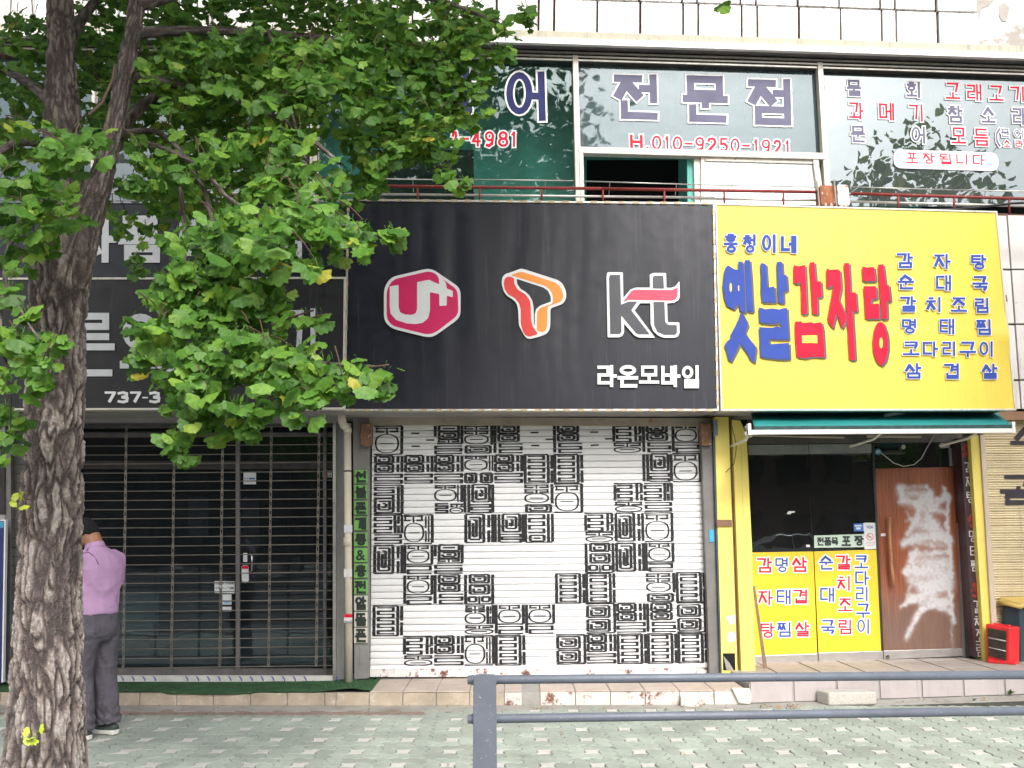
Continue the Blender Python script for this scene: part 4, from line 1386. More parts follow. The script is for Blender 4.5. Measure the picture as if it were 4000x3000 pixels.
def cell(code):
    L_ = []
    if code == 'a':
        gshape(L_, 0, 0, .7, .27, 2); gshape(L_, 0, .31, .7, .58, 2); vbar(L_, .82, 0, .26); vbar(L_, .82, .31, .58); vbar(L_, .96, 0, .58)
        comb(L_, .0, .66, 1, .97, 4)
    elif code == 'A':
        gshape(L_, .12, 0, .9, .27, 2); gshape(L_, .12, .31, .9, .56, 2); vbar(L_, .04, 0, .97); comb(L_, .16, .66, 1, .97, 4, True)
    elif code == 'b':
        vbar(L_, .04, .03, 1); comb(L_, .13, .06, .74, .94, 9); vbar(L_, .84, 0, 1); vbar(L_, .97, 0, .5); vbar(L_, .97, .56, 1); hbar(L_, 0, 1, .86); hbar(L_, 0, .0, .84)
    elif code == 'c':
        hbar(L_, 0, 0, .96); crown(L_, .04, .07, .84, .27); oval(L_, .02, .28, .86, .95); vbar(L_, .95, 0, .98); hbar(L_, 0, .99, .96)
    elif code == 'd':
        hbar(L_, .02, 0, .98); comb(L_, .0, .08, .64, .6, 6, True); vbar(L_, .73, 0, .62); vbar(L_, .85, .03, .3); vbar(L_, .85, .36, .62); vbar(L_, .97, 0, .62); comb(L_, .02, .68, .98, .97, 4)
    elif code == 'e':
        vbar(L_, .04, .05, .6); comb(L_, .1, .06, .66, .6, 6); vbar(L_, .8, 0, .6); vbar(L_, .95, 0, .32); vbar(L_, .95, .38, .6); hbar(L_, .82, .33, .94); hbar(L_, 0, 0, .95)
        crown(L_, .02, .66, .98, .78); oval(L_, .02, .78, .98, 1)
    elif code == 'f':
        gshape(L_, 0, 0, .72, .97, 4); vbar(L_, .84, .02, .45); vbar(L_, .84, .55, .97); vbar(L_, .97, 0, .97)
    elif code == 'F':
        vbar(L_, .03, 0, .97); vbar(L_, .16, 0, .97); gshape(L_, .24, 0, .92, .6, 3); vbar(L_, .98, 0, .97); comb(L_, .2, .7, .95, .97, 4)
    elif code == 'g':
        vbar(L_, .04, 0, .97); crown(L_, .12, .03, .86, .16); oval(L_, .1, .16, .88, .62); vbar(L_, .96, 0, .66); hbar(L_, .04, .66, .96); comb(L_, .1, .74, .96, .98, 3)
    elif code == 'h':
        vbar(L_, .04, 0, 1); gshape(L_, .14, 0, .88, .28, 2); gshape(L_, .14, .36, .88, .66, 2); vbar(L_, .96, 0, 1); gshape(L_, .1, .76, .45, .92, 1); gshape(L_, .55, .76, .9, .92, 1); vbar(L_, .5, .74, .98, .06); hbar(L_, .04, 1, .96)
    elif code == 'i':
        crown(L_, .02, .03, .7, .14); crown(L_, .02, .16, .7, .26); oval(L_, .0, .26, .72, .64); vbar(L_, .79, .04, .66); vbar(L_, .88, .04, .3, .05); vbar(L_, .88, .38, .66, .05); vbar(L_, .97, 0, .66); crown(L_, .02, .7, .98, .8); oval(L_, 0, .8, .98, 1)
    elif code == 'j':
        vbar(L_, .97, 0, .98); hbar(L_, 0, 0, .97); gshape(L_, .0, .07, .84, .46, 3); gshape(L_, .0, .54, .84, .93, 3); hbar(L_, 0, .99, .97)
    elif code == 'k':
        hbar(L_, 0, 0, .97); crown(L_, .0, .05, .66, .26); oval(L_, .0, .28, .7, .94); vbar(L_, .75, .05, .46, .06); vbar(L_, .75, .55, .94, .06); vbar(L_, .85, .04, .94, .06); vbar(L_, .97, 0, .97); hbar(L_, 0, .99, .96)
    elif code == 'l':
        crown(L_, .0, .03, .85, .16); crown(L_, .0, .2, .85, .32); oval(L_, .0, .32, .86, .66); vbar(L_, .96, 0, .68); gshape(L_, .02, .72, .96, .97, 2)
    elif code == 'm':
        for x_, y_ in ((.38, .26), (.9, .5), (.4, .72)):
            hbar(L_, x_ - .14, y_, x_ + .14, .05)
    elif code == 'n':
        crown(L_, .02, .05, .8, .14); oval(L_, .0, .14, .82, .55); vbar(L_, .88, 0, .56, .06); vbar(L_, .98, 0, .56, .06); gshape(L_, .0, .64, .46, .97, 2); gshape(L_, .54, .64, 1, .97, 2)
    elif code == 'N':
        crown(L_, .02, .03, .75, .14); oval(L_, .0, .15, .78, .58); vbar(L_, .82, 0, .6, .06); vbar(L_, .95, 0, .6); comb(L_, .02, .66, .5, .97, 5, True); crown(L_, .55, .68, 1, .8); oval(L_, .52, .8, 1, 1)
    elif code == 'o':
        hbar(L_, 0, 0, .97); comb(L_, .0, .08, .72, .44, 5, True); gshape(L_, .0, .47, .72, .94, 3); vbar(L_, .84, .04, .94); vbar(L_, .97, 0, .99); hbar(L_, 0, .99, .97)
    elif code == 'p':
        vbar(L_, .04, 0, .97); comb(L_, .12, .03, .72, .65, 6); vbar(L_, .82, 0, .97); vbar(L_, .96, 0, .97); gshape(L_, .14, .74, .72, .94, 1); hbar(L_, .04, .98, .95)
    elif code == 'q':
        vbar(L_, .04, 0, .4); gshape(L_, .12, .0, .9, .2, 1); gshape(L_, .12, .22, .9, .46, 2); vbar(L_, .96, 0, .62); crown(L_, .12, .5, .88, .6); hbar(L_, .1, .63, .98); comb(L_, .0, .72, .98, .98, 4, True)
    return L_


MURAL = ['cmqlAmAmeAg', 'aaanabb--Fc', 'o-NF-lc-ed-', 'dk-fFp-efc-', 'fgq----hfg-', '-gAh--bb-lb', 'b--igg-jaAj', '-eakb-jabbb']
mx0, mx1, my0, my1 = P(1459, 2100, Y_SH).x, P(2752, 2100, Y_SH).x, P(2000, 2602, Y_SH).z, P(2000, 1662, Y_SH).z
cw, chh = (mx1 - mx0) / 11, (my1 - my0) / 8
ink = MB()
yi = Y_SH - 0.0038
kk = 0
for r, row in enumerate(MURAL):
    for c, code in enumerate(row):
        if code == '-':
            continue
        cx0, cz1 = mx0 + c * cw, my1 - r * chh
        sx, sz = cw * .97, chh * .96
        for s in cell(code):
            kk += 1
            yy = yi - 0.00002 * (kk % 40)
            if s[0] == 'o':
                ox, oz = cx0 + (s[1] + s[3]) / 2 * sx, cz1 - (s[2] + s[4]) / 2 * sz
                rx, rz = (s[3] - s[1]) / 2 * sx, (s[4] - s[2]) / 2 * sz
                n = 28
                vs, fs = [], []
                for i in range(n):
                    a = 2 * math.pi * i / n
                    ca, sa = math.cos(a), math.sin(a)
                    e = lambda q: math.copysign(abs(q) ** .8, q)
                    tk = 0.009 + 0.010 * abs(ca)
                    wob = 1 + .02 * noise.noise(Vector((a, kk, 0)))
                    vs.append(Vector((ox + e(ca) * rx * wob, yy, oz + e(sa) * rz * wob)))
                    vs.append(Vector((ox + e(ca) * max(.002, rx - tk) * wob, yy, oz + e(sa) * max(.002, rz - tk * .7) * wob)))
                for i in range(n):
                    j = (i + 1) % n
                    fs.append((2 * i, 2 * j, 2 * j + 1, 2 * i + 1))
                ink.add(vs, fs)
                continue
            jx = lambda: random.uniform(-.002, .002)
            X0, X1_, Z1, Z0 = cx0 + s[1] * sx, cx0 + s[3] * sx, cz1 - s[2] * sz, cz1 - s[4] * sz
            if (X1_ - X0) > (Z1 - Z0):      # horizontal stroke, slightly wavy
                ns = max(1, int((X1_ - X0) / .08))
                top_, bot_ = [], []
                ph_ = random.random() * 9
                for i in range(ns + 1):
                    u = i / ns
                    w1 = .003 * noise.noise(Vector((ph_ + u * 3, kk, 0)))
                    tt = (1 - .35 * math.sin(u * math.pi)) * (Z1 - Z0) / 2
                    zc = (Z0 + Z1) / 2 + w1
                    top_.append(Vector((X0 + u * (X1_ - X0), yy, zc + tt)))
                    bot_.append(Vector((X0 + u * (X1_ - X0), yy, zc - tt)))
                fs = [(i, i + 1, ns + 2 + i, ns + 1 + i) for i in range(ns)]
                ink.add(top_ + bot_, fs)
            else:                            # vertical stroke broken by the slat joints
                k0 = math.floor((Z0 - z0s) / ph)
                k1 = math.floor((Z1 - z0s) / ph)
                for k in range(k0, k1 + 1):
                    a = max(Z0, z0s + k * ph + .0022)
                    b = min(Z1, z0s + (k + 1) * ph - .0016)
                    if b - a < .004:
                        continue
                    ink.add([Vector((X0 + jx(), yy, a)), Vector((X1_ + jx(), yy, a)), Vector((X1_ + jx(), yy, b)), Vector((X0 + jx(), yy, b))], [(0, 1, 2, 3)])
tag(ink.build('painted_characters', INK, RS), kind='stuff')

# ------------------------------------------------------------------ column of letter plates
GREENT = mat('green_sign_plate', (0.20, 0.52, 0.12), 0.5, 0, 0.1, 8, grime=0.35)
WHITET = mat('ivory_sign_plate', (0.68, 0.66, 0.6), 0.5, 0, 0.06, 8, grime=0.3)
INKT = mat('black_letter_vinyl', (0.02, 0.03, 0.025), 0.6, 0, 0.2, 10)
vsn = thing('plate_sign', 'vertical row of green and ivory letter plates on the grey pier', 'sign', P(1408, 2512, 9.35))
rows = [('선', 1836, 1888), ('불', 1896, 1949), ('폰', 1958, 2010), ('개', 2018, 2072), ('통', 2081, 2134), ('&', 2142, 2195), ('충', 2203, 2257), ('전', 2265, 2322), ('알', 2327, 2386), ('뜰', 2391, 2449), ('폰', 2453, 2512)]
for i, (ch, ya, yb_) in enumerate(rows):
    xo = (1384, 1434) if i < 2 else (1383, 1435)
    mb = MB().pr(xo[0], ya, xo[1], yb_, 9.345, 0.02)
    pl = mb.build('plate', GREENT if i < 8 else WHITET, vsn, bevel=0.003)
    if ch == '&':
        latin('&', (1391, ya + 6, 1428, yb_ - 6), 9.34, INKT, pl, off=0.02)
    else:
        word('lettering', [(ch, (1387, ya + 3, 1431, yb_ - 3))], 9.341, INKT, pl, 0.22)

# ------------------------------------------------------------------ drain pipe
PIPEM = mat('cream_pipe', (0.66, 0.60, 0.49), 0.5, 0, 0.06, 4, streak=0.2, grime=0.2)
dp = thing('drain_pipe', 'cream plastic drain pipe running down beside the green letter plates', 'pipe', P(1362, 2664, 9.3))
yp = 9.2
top = P(1340, 1615, yp)
MB().tube([P(1333, 1600, yp - .05), P(1335, 1640, yp - .05), P(1343, 1662, yp - .02), P(1357, 1672, yp)], [.042, .042, .042, .04], 16).build('elbow', PIPEM, dp, smooth=True)
MB().tube([P(1357, 1655, yp), P(1363, 2664, yp)], .037, 20).build('tube', PIPEM, dp, smooth=True)
for a, b in ((1672, 1690), (2098, 2135)):
    MB().tube([P(1357, a, yp), P(1358, b, yp)], .041, 20).build('collar', PIPEM, dp, smooth=True)
MB().tube([P(1358, 1838, yp), P(1358, 1843, yp)], .039, 20).build('strap', BLACK, dp)
for (x0_, y0_, x1_, y1_, cc) in ((1344, 2050, 1376, 2080, (0.65, 0.66, 0.72)), (1343, 2222, 1375, 2255, (0.7, 0.68, 0.66)), (1344, 2400, 1376, 2434, (0.68, 0.66, 0.66))):
    stk = MB().pr(x0_, y0_, x1_, y1_, yp - .040, .002).build('sticker', mat('paper_sticker_%d' % y0_, cc, 0.7, 0, 0.1, 20), dp)
MB().pr(1345, 2399, 1376, 2412, yp - .042, .001).build('sticker', RED, dp)
latin('2224-6722', (1345, 2425, 1376, 2434), yp - .0425, NAVY, dp)

# ------------------------------------------------------------------ grille shutter and dark shopfront on the left
GR = thing('grille_shutter', 'closed see through steel rod grille across the dark shop on the left', 'shutter', P(700, 2660, 9.56))
RODM = mat('dull_rod_metal', (0.20, 0.18, 0.16), 0.5, 0.6, 0.2, 12, grime=0.4)
gy = 9.38
xa, xb = P(20, 2100, gy).x, P(1302, 2100, gy).x
ztop, zbot = P(1000, 1655, gy).z, P(1000, 2640, gy).z
NR = 27
pr_ = (P(1000, 1822, gy).z - zbot) / 22.6
z = zbot + pr_
rod_me = None
zs = []
while z < ztop - .02:
    zs.append(z)
    z += pr_
for z in zs:
    ybow = 0.0
    if rod_me is None:
        o = MB().tube([Vector((0, 0, 0)), Vector(((xb - xa) * .5, 0, random.uniform(-.004, .0))), Vector((xb - xa, 0, 0))], .0062, 6).build('rod', RODM, GR, smooth=True)
        rod_me = o.data
    else:
        o = link(bpy.data.objects.new('rod', rod_me), GR)
    o.location = (xa, gy + random.uniform(-.002, .002), z)
    o.rotation_euler = (0, random.uniform(-.0008, .0008), 0)
for px in (150, 490, 678, 867, 1057, 1243):
    cxt, cxb = P(px + 4, 1700, gy), P(px - 8, 2640, gy)
    mb = MB()
    for i in range(len(zs) - 1):
        a, b = zs[i], zs[i + 1]
        cx = cxb.x + (cxt.x - cxb.x) * (a - cxb.z) / (cxt.z - cxb.z)
        w_ = .013 if i % 2 == 0 else .0105
        yy = gy - .009 - (.003 if i % 2 == 0 else 0)
        # link plate with an open slot
        mb.box(cx - w_, cx - w_ * .45, yy, yy + .003, a - .008, b + .008)
        mb.box(cx + w_ * .45, cx + w_, yy, yy + .003, a - .008, b + .008)
        mb.box(cx - w_ * .45, cx + w_ * .45, yy, yy + .003, a - .008, a + (b - a) * .3)
        mb.box(cx - w_ * .45, cx + w_ * .45, yy, yy + .003, b - (b - a) * .3, b + .008)
    mb.build('link_chain', RODM, GR)
BARM = mat('white_blue_marked_bar', (0.62, 0.61, 0.58), 0.6, 0.1, 0.12, 8, grime=0.4)
bar = MB().pr(20, 2640, 1302, 2664, gy - .015, .04).build('bottom_bar', BARM, GR, bevel=0.003)
mk_ = MB()
for i in range(22):
    xx = 470 + i * 42
    if 620 < xx < 700 or 1200 < xx < 1302:
        continue
    decal(mk_, [(xx, 2642), (xx + 6, 2642), (xx + 14, 2652), (xx + 14, 2661), (xx + 10, 2661), (xx + 8, 2654)], gy - .0165)
mk_.each('painted_mark', mat('blue_tile_mark', (0.1, 0.12, 0.35), 0.6), bar)
MB().pr(1300, 1650, 1312, 2658, gy - .03, .07).build('guide_rail', STEEL, GR)
MB().pr(-6, 1650, 20, 2660, gy - .03, .07).build('guide_rail', STEEL, GR)

shopf = thing('glass_shopfront', 'dark glass shopfront with metal door frame behind the steel grille', 'shopfront', P(700, 2640, 9.95))
gy2 = 9.8
MB().pq([(-150, 1640), (1330, 1640), (1330, 2650), (-150, 2650)], gy2, .01).build('pane', glass_mat('grille_shop_glass', (0.6, 0.65, 0.67), 0.02, 0.05, (0.16, 0.18, 0.2), .02, .12), shopf)
fm = mat('worn_steel_frame', (0.22, 0.21, 0.21), 0.45, 0.5, 0.2, 8, grime=0.4, streak=0.4, streak_col=(0.4, 0.32, 0.38))
for x0_, x1_ in ((920, 936), (1262, 1275)):
    MB().pr(x0_, 1650, x1_, 2645, gy2 - .03, .06).build('frame', fm, shopf, bevel=.003)
for y0_, y1_ in ((1655, 1668), (1690, 1705), (1800, 1832), (2612, 2650)):
    MB().pr(-150, y0_, 1330, y1_, gy2 - .02, .05).build('frame', fm if y0_ < 1780 or y0_ > 2600 else DARKFRAME, shopf)
FROST = mat('grey_frosted_film', (0.42, 0.5, 0.5), 0.6, 0, 0.06, 2)
FROST2 = mat('dark_teal_film', (0.14, 0.19, 0.2), 0.6, 0, 0.1, 2)
MB().pq([(330, 2310), (620, 2318), (618, 2480), (330, 2480)], gy2 + .03, .004).build('film', FROST, shopf)
MB().pq([(330, 2482), (915, 2485), (915, 2600), (330, 2605)], gy2 + .034, .004).build('film', FROST2, shopf)
MB().pq([(690, 2330), (770, 2330), (772, 2480), (692, 2480)], gy2 + .033, .004).build('film', FROST2, shopf)
MB().pq([(940, 2440), (1262, 2440), (1262, 2600), (940, 2600)], gy2 + .033, .004).build('film', FROST2, shopf)
MB().pr(735, 1940, 812, 2100, gy2 + .3, .02).build('poster', mat('grey_poster', (0.13, 0.14, 0.17), 0.7), shopf)
MB().pr(948, 1940, 1010, 2140, gy2 + .3, .02).build('poster', MATS['grey_poster'], shopf)
# stickers on the glass
CARD = mat('white_card', (0.74, 0.76, 0.78), 0.6, 0, 0.04, 8)
c1 = MB().pr(951, 1845, 1000, 1892, gy2 - .012, .004).build('card', CARD, shopf, bevel=.001)
latin('KT', (955, 1866, 970, 1873), gy2 - .0135, BLACK, c1)
MB().pr(972, 1866, 996, 1873, gy2 - .0135, .0005).build('print', mat('blue_print', (0.08, 0.2, 0.5), 0.6), c1)
c2 = MB().pq([(838, 2270), (916, 2271), (916, 2318), (838, 2316)], gy2 - .012, .003).build('card', CARD, shopf)
latin('Open -10:00', (842, 2275, 914, 2285), gy2 - .0135, INKT, c2, off=.03)
latin('Close - 9:00', (842, 2293, 914, 2302), gy2 - .0135, INKT, c2, off=.03)
c3 = MB().pr(869, 2322, 904, 2362, gy2 - .012, .003).build('card', CARD, shopf)
MB().pr(873, 2345, 900, 2358, gy2 - .0135, .0005).build('print', mat('pale_blue_print', (0.3, 0.5, 0.7), 0.6), c3)
MB().pr(869, 2370, 904, 2388, gy2 - .012, .003).build('card', CARD, shopf)
MB().pr(950, 2160, 966, 2195, gy2 - .012, .003).build('card', CARD, shopf)
tg = MB().pq(roundpoly([(944, 2208), (970, 2208), (972, 2270), (958, 2280), (944, 2270)], 8), gy2 - .02, .008).build('door_tag', CARD, shopf)
MB().pr(945, 2210, 970, 2222, gy2 - .0215, .0005).build('print', RED, tg)
j3 = MB().pr(1261, 1838, 1296, 1864, gy2 - .012, .003).build('card', mat('jcb_white', (0.7, 0.7, 0.72), 0.5), shopf)
for k_, (cc, nm) in enumerate((((0.02, 0.12, 0.45), 'blue_band'), ((0.6, 0.03, 0.06), 'red_band'), ((0.05, 0.35, 0.12), 'green_band'))):
    MB().pr(1263 + k_ * 11, 1840, 1272 + k_ * 11, 1862, gy2 - .0135, .0005).build('print', mat(nm, cc, 0.5), j3)
latin('JCB', (1264, 1847, 1294, 1857), gy2 - .0145, WHITEV, j3)
MB().tube([P(972, 2240, gy2 - .02), P(978, 2236, gy2 - .07), P(984, 2226, gy2 - .08), P(984, 2176, gy2 - .08), P(980, 2160, gy2 - .06), P(975, 2156, gy2 - .02)], .008, 8).build('door_handle', mat('chrome', (0.7, 0.7, 0.7), 0.12, 1.0, 0.05), shopf, smooth=True)
# interior behind the grille: side wall, counter and a lit-less back
inn = MB()
inn.box(-6.5, -1.3, 12.4, 12.45, 0.16, 2.9)
inn.box(-6.5, 8.3, 10.2, 12.4, 2.9, 2.95)
inn.each('inner_wall', DARKIN, shopf)
MB().box(-5.0, -3.2, 11.3, 11.9, .17, 1.1).build('counter', mat('grey_counter', (0.2, 0.2, 0.2), 0.6), shopf)
MB().pq([(705, 2592), (890, 2592), (880, 2604), (705, 2604)], gy2 + .1, .3).build('white_ledge', mat('mint_ledge', (0.45, 0.62, 0.56), 0.5), shopf)

# door frame posts and the blue banner left of the trunk
lp = thing('steel_post', 'weathered steel door post at the left edge of the picture', 'post', P(28, 2660, 9.35))
MB().pr(20, 1700, 42, 2655, 9.35, .06).build('post', fm, lp, bevel=.003)
MB().pr(-60, 1700, 18, 2010, 9.33, .05).build('panel', DARKFRAME, lp)
bb = thing('standing_banner', 'dark blue banner with a white edge standing at the left edge', 'sign', P(-60, 2668, 9.35))
BX = MB().pq([(-150, 2032), (20, 2032), (10, 2664), (-160, 2666)], 9.2, .03).build('board', mat('navy_banner', (0.02, 0.035, 0.14), 0.4, 0, 0.15, 3), bb, bevel=.003)
MB().pq([(17, 2030), (22, 2030), (11, 2666), (6, 2666)], 9.19, .045).build('edge_strip', WHITE_PAINT, bb)
MB().pq([(-150, 2030), (20, 2030), (20, 2035), (-150, 2035)], 9.19, .045).build('edge_strip', WHITE_PAINT, bb)
MB().pq([(-150, 2040), (16, 2038), (15, 2060), (-60, 2075)], 9.195, .003).build('print', mat('sky_blue_print', (0.07, 0.3, 0.5), 0.5), BX)
# ------------------------------------------------------------------ restaurant front
RF = thing('restaurant_front', 'yellow framed restaurant entrance with two glass doors and header', 'shopfront', P(3300, 2590, Y_DOOR))
yd = Y_DOOR
# yellow pilasters, left of the doors
MB().pq([(2791, 1628), (2846, 1628), (2882, 2638), (2820, 2640)], 9.3, .35).build('pilaster', YPAINT, RF, bevel=.004)
MB().pq([(2846, 1625), (2858, 1625), (2896, 2638), (2883, 2638)], 9.36, .3).build('groove_strip', mat('brown_cable_duct', (0.2, 0.13, 0.1), 0.7, 0, 0.2, 8), RF)
MB().pq([(2859, 1640), (2892, 1642), (2922, 2636), (2897, 2637)], 9.3, .35).build('pilaster', YPAINT, RF, bevel=.004)
MB().pq([(2892, 1642), (2917, 1700), (2938, 2140), (2951, 2625), (2922, 2636)], 9.305, .6).build('pilaster', YPAINT, RF, bevel=.004)
MB().pq([(2800, 2030), (2858, 2030), (2860, 2056), (2800, 2056)], 9.28, .02).build('bracket', mat('brown_bracket', (0.22, 0.12, 0.07), 0.7), RF, bevel=.002)
MB().pq([(2824, 2552), (2871, 2552), (2873, 2618), (2825, 2618)], 9.296, .004).build('hole_shade_sheet', mat('shade_black', (0.004, 0.004, 0.006), 0.9), RF)  # black sheet painting the darkness inside a hole in the pilaster
MB().pq([(2826, 2562), (2850, 2590), (2866, 2618), (2838, 2618)], 9.292, .003).build('bent_sheet', STEEL, RF)
pp = MB()
decal(pp, [(2833, 2410), (2866, 2402), (2873, 2400), (2870, 2435), (2850, 2440), (2846, 2428)], 9.297)
decal(pp, [(2845, 2470), (2865, 2466), (2876, 2480), (2872, 2505), (2848, 2510), (2840, 2495)], 9.297)
pp.each('paper_scrap', mat('torn_paper', (0.62, 0.66, 0.66), 0.8), RF)
# a stray wire
wv = MB().tube([P(2852, 1640, 9.26), P(2868, 1700, 9.26), P(2877, 1745, 9.26), P(2868, 1810, 9.26), P(2835, 1845, 9.26)], .004, 5).build('wire', mat('brown_wire', (0.1, 0.08, 0.05), 0.6), smooth=True)
tag(wv, 'thin brown wire curling over the yellow pilasters', 'cable')
bw = MB().tube([P(2735, 1680, 9.3), P(2755, 1688, 9.3), P(2778, 1684, 9.3), P(2800, 1675, 9.3)], .005, 5).build('wire', mat('grey_wire', (0.4, 0.42, 0.45), 0.5), smooth=True)
tag(bw, 'pale grey wire at the right bracket of the white shutter', 'cable')
cbk = MB().pq([(2786, 1640), (2803, 1640), (2805, 1700), (2790, 1705)], 9.2, .05).build('junction_box', mat('blue_grey_box', (0.12, 0.17, 0.2), 0.6), bevel=.004)
tag(cbk, 'small blue grey junction box hanging beside the yellow pilaster', 'box')
stkr = MB().pq(roundpoly([(2770, 2070), (2788, 2068), (2790, 2115), (2772, 2119)], 5), 9.34, .004).build('sticker', mat('cyan_sticker', (0.05, 0.38, 0.68), 0.4, 0, 0.1, 20))
tag(stkr, 'small bright blue sticker on the grey shutter jamb', 'sticker')

HEADM = mat('dirty_header_steel', (0.14, 0.125, 0.115), 0.5, 0.3, 0.2, 5, grime=0.5)
MB().pq([(2917, 1640), (3760, 1640), (3760, 1726), (2920, 1735)], yd - .02, .1).build('header', HEADM, RF)
MB().pq([(2922, 1738), (3157, 1736), (3159, 1772), (2925, 1776)], yd, .03).build('top_rail', STEEL, RF, bevel=.002)
MB().pq([(3160, 1736), (3406, 1733), (3407, 1768), (3161, 1772)], yd, .03).build('top_rail', STEEL, RF, bevel=.002)
GLD = glass_mat('restaurant_glass', (0.12, 0.13, 0.14), 0.07, 0.06, (0.2, 0.2, 0.2), .01, .1)


def gdoor(xt0, xt1, xb0, xb1, ymid0, ymid1, ybot0, ybot1, label):
    t = MB()
    t.pq([(xt0, 1776), (xt1, 1773), (xb1, ybot1), (xb0, ybot0)], yd + .012, .008)
    d = t.build('glass_door', GLD, RF)
    return d


d1 = gdoor(2925, 3158, 2945, 3192, 0, 0, 2558, 2551, '')
d2 = gdoor(3163, 3408, 3196, 3448, 0, 0, 2551, 2541, '')
MB().pq([(2936, 2158), (3177, 2154), (3192, 2551), (2946, 2560)], yd, .004).build('yellow_panel', YSHEET, d1)
MB().pq([(3180, 2154), (3427, 2147), (3447, 2541), (3197, 2548)], yd, .004).build('yellow_panel', YSHEET, d2)
MB().pq([(2947, 2562), (3194, 2553), (3196, 2586), (2948, 2594)], yd - .012, .035).build('bottom_rail', STEEL, d1, bevel=.003)
MB().pq([(3197, 2550), (3449, 2543), (3451, 2577), (3198, 2586)], yd - .012, .035).build('bottom_rail', STEEL, d2, bevel=.003)
MB().pq([(3158, 1736), (3163, 1736), (3196, 2586), (3190, 2586)], yd + .03, .01).build('door_shade_strip', DARKIN, RF)  # dark strip painting the shade between the two doors
z5 = lambda a, b, c, d: (2900 + a / 3.687, 2100 + b / 3.687, 2900 + c / 3.687, 2100 + d / 3.687)
red1 = [('감', 210, 290, 425, 505), ('삼', 715, 280, 930, 495), ('자', 230, 765, 440, 970), ('겹', 735, 745, 940, 950), ('탕', 260, 1230, 465, 1445), ('살', 760, 1210, 965, 1425)]
blu1 = [('명', 475, 290, 660, 498), ('태', 495, 750, 695, 960), ('찜', 505, 1220, 705, 1430)]
blu2 = [('순', 1105, 255, 1305, 462), ('대', 1120, 720, 1320, 925), ('국', 1132, 1185, 1332, 1395), ('코', 1615, 255, 1810, 440), ('다', 1625, 482, 1822, 685), ('리', 1635, 710, 1815, 915), ('구', 1640, 950, 1838, 1155), ('이', 1655, 1175, 1835, 1385)]
red2 = [('갈', 1350, 252, 1558, 460), ('치', 1365, 555, 1560, 765), ('조', 1380, 875, 1580, 1060), ('림', 1385, 1180, 1578, 1390)]
for L_, m, par in ((red1, RED, d1), (blu1, BLUE, d1), (blu2, BLUE, d2), (red2, RED, d2)):
    word('lettering', [(c, z5(a, b, d, e)) for c, a, b, d, e in L_], yd - .002, m, par, .12, WHITEV, 4.6)
# paper sign, stickers on the second glass door
PAPERM = mat('pale_green_paper', (0.56, 0.68, 0.6), 0.7, 0, 0.03, 8)
ps = MB().pq([(3180, 2092), (3378, 2086), (3378, 2137), (3181, 2140)], yd + .006, .003).build('paper_sign', PAPERM, d2)
word('lettering', [('전', (3192, 2099, 3218, 2131)), ('품', (3219, 2099, 3247, 2131)), ('목', (3248, 2099, 3274, 2130)), ('포', (3288, 2094, 3324, 2133)), ('장', (3338, 2092, 3374, 2132))], yd + .004, INKT, ps, .19)
v1 = MB().pq(roundpoly([(3372, 2042), (3420, 2042), (3421, 2078), (3374, 2078)], 5), yd + .002, .003).build('card', CARD, d2)
latin('VISA', (3384, 2053, 3411, 2065), yd + .001, BLUE, v1, off=.02)
v2 = MB().pq(roundpoly([(3375, 2078), (3422, 2077), (3426, 2144), (3377, 2146)], 4), yd + .003, .003).build('card', CARD, d2)
rg = MB()
cx, cy = 3398.5, 2097
n = 24
vs, fs = [], []
for i in range(n):
    a = 2 * math.pi * i / n
    vs.append(P(cx + 14 * math.cos(a), cy + 14 * math.sin(a), yd + .0015))
    vs.append(P(cx + 11.5 * math.cos(a), cy + 11.5 * math.sin(a), yd + .0015))
for i in range(n):
    j = (i + 1) % n
    fs.append((2 * i, 2 * j, 2 * j + 1, 2 * i + 1))
rg.add(vs, fs)
decal(rg, [(cx - 9.5, cy - 8), (cx - 8, cy - 9.5), (cx + 9.5, cy + 8), (cx + 8, cy + 9.5)], yd + .001)
rg.build('no_smoking_mark', RED, v2)
MB().pr(cx - 8, cy - 1, cx + 6, cy + 1.6, yd + .0012, .0003).build('cigarette_mark', BLACK, v2)
ln = MB()
for k_, (a, b) in enumerate(((3382, 3417), (3380, 3420), (3388, 3412))):
    ln.pr(a, 2117 + k_ * 7, b, 2119 + k_ * 7, yd + .0015, .0003)
ln.each('small_print', mat('pink_print', (0.6, 0.3, 0.35), 0.6), v2)
v3 = MB().pq(roundpoly([(3334, 2046), (3372, 2044), (3374, 2075), (3336, 2076)], 4), yd + .004, .003).build('card', mat('royal_blue_card', (0.06, 0.2, 0.6), 0.4), d2)
MB().pq([(3340, 2052), (3366, 2051), (3366, 2056), (3340, 2057)], yd + .003, .0004).build('print', WHITEV, v3)
MB().pr(3344, 2060, 3362, 2068, yd + .003, .0004).build('print', CARD, v3)
pw = MB()
decal(pw, [(3073, 2008), (3080, 1996), (3107, 1997), (3103, 2002), (3090, 2004), (3088, 2009)], yd + .01)
pw.build('torn_sticker', WHITEV, d1)
MB().pr(3149, 2128, 3164, 2137, yd + .008, .002).build('card', CARD, d1)

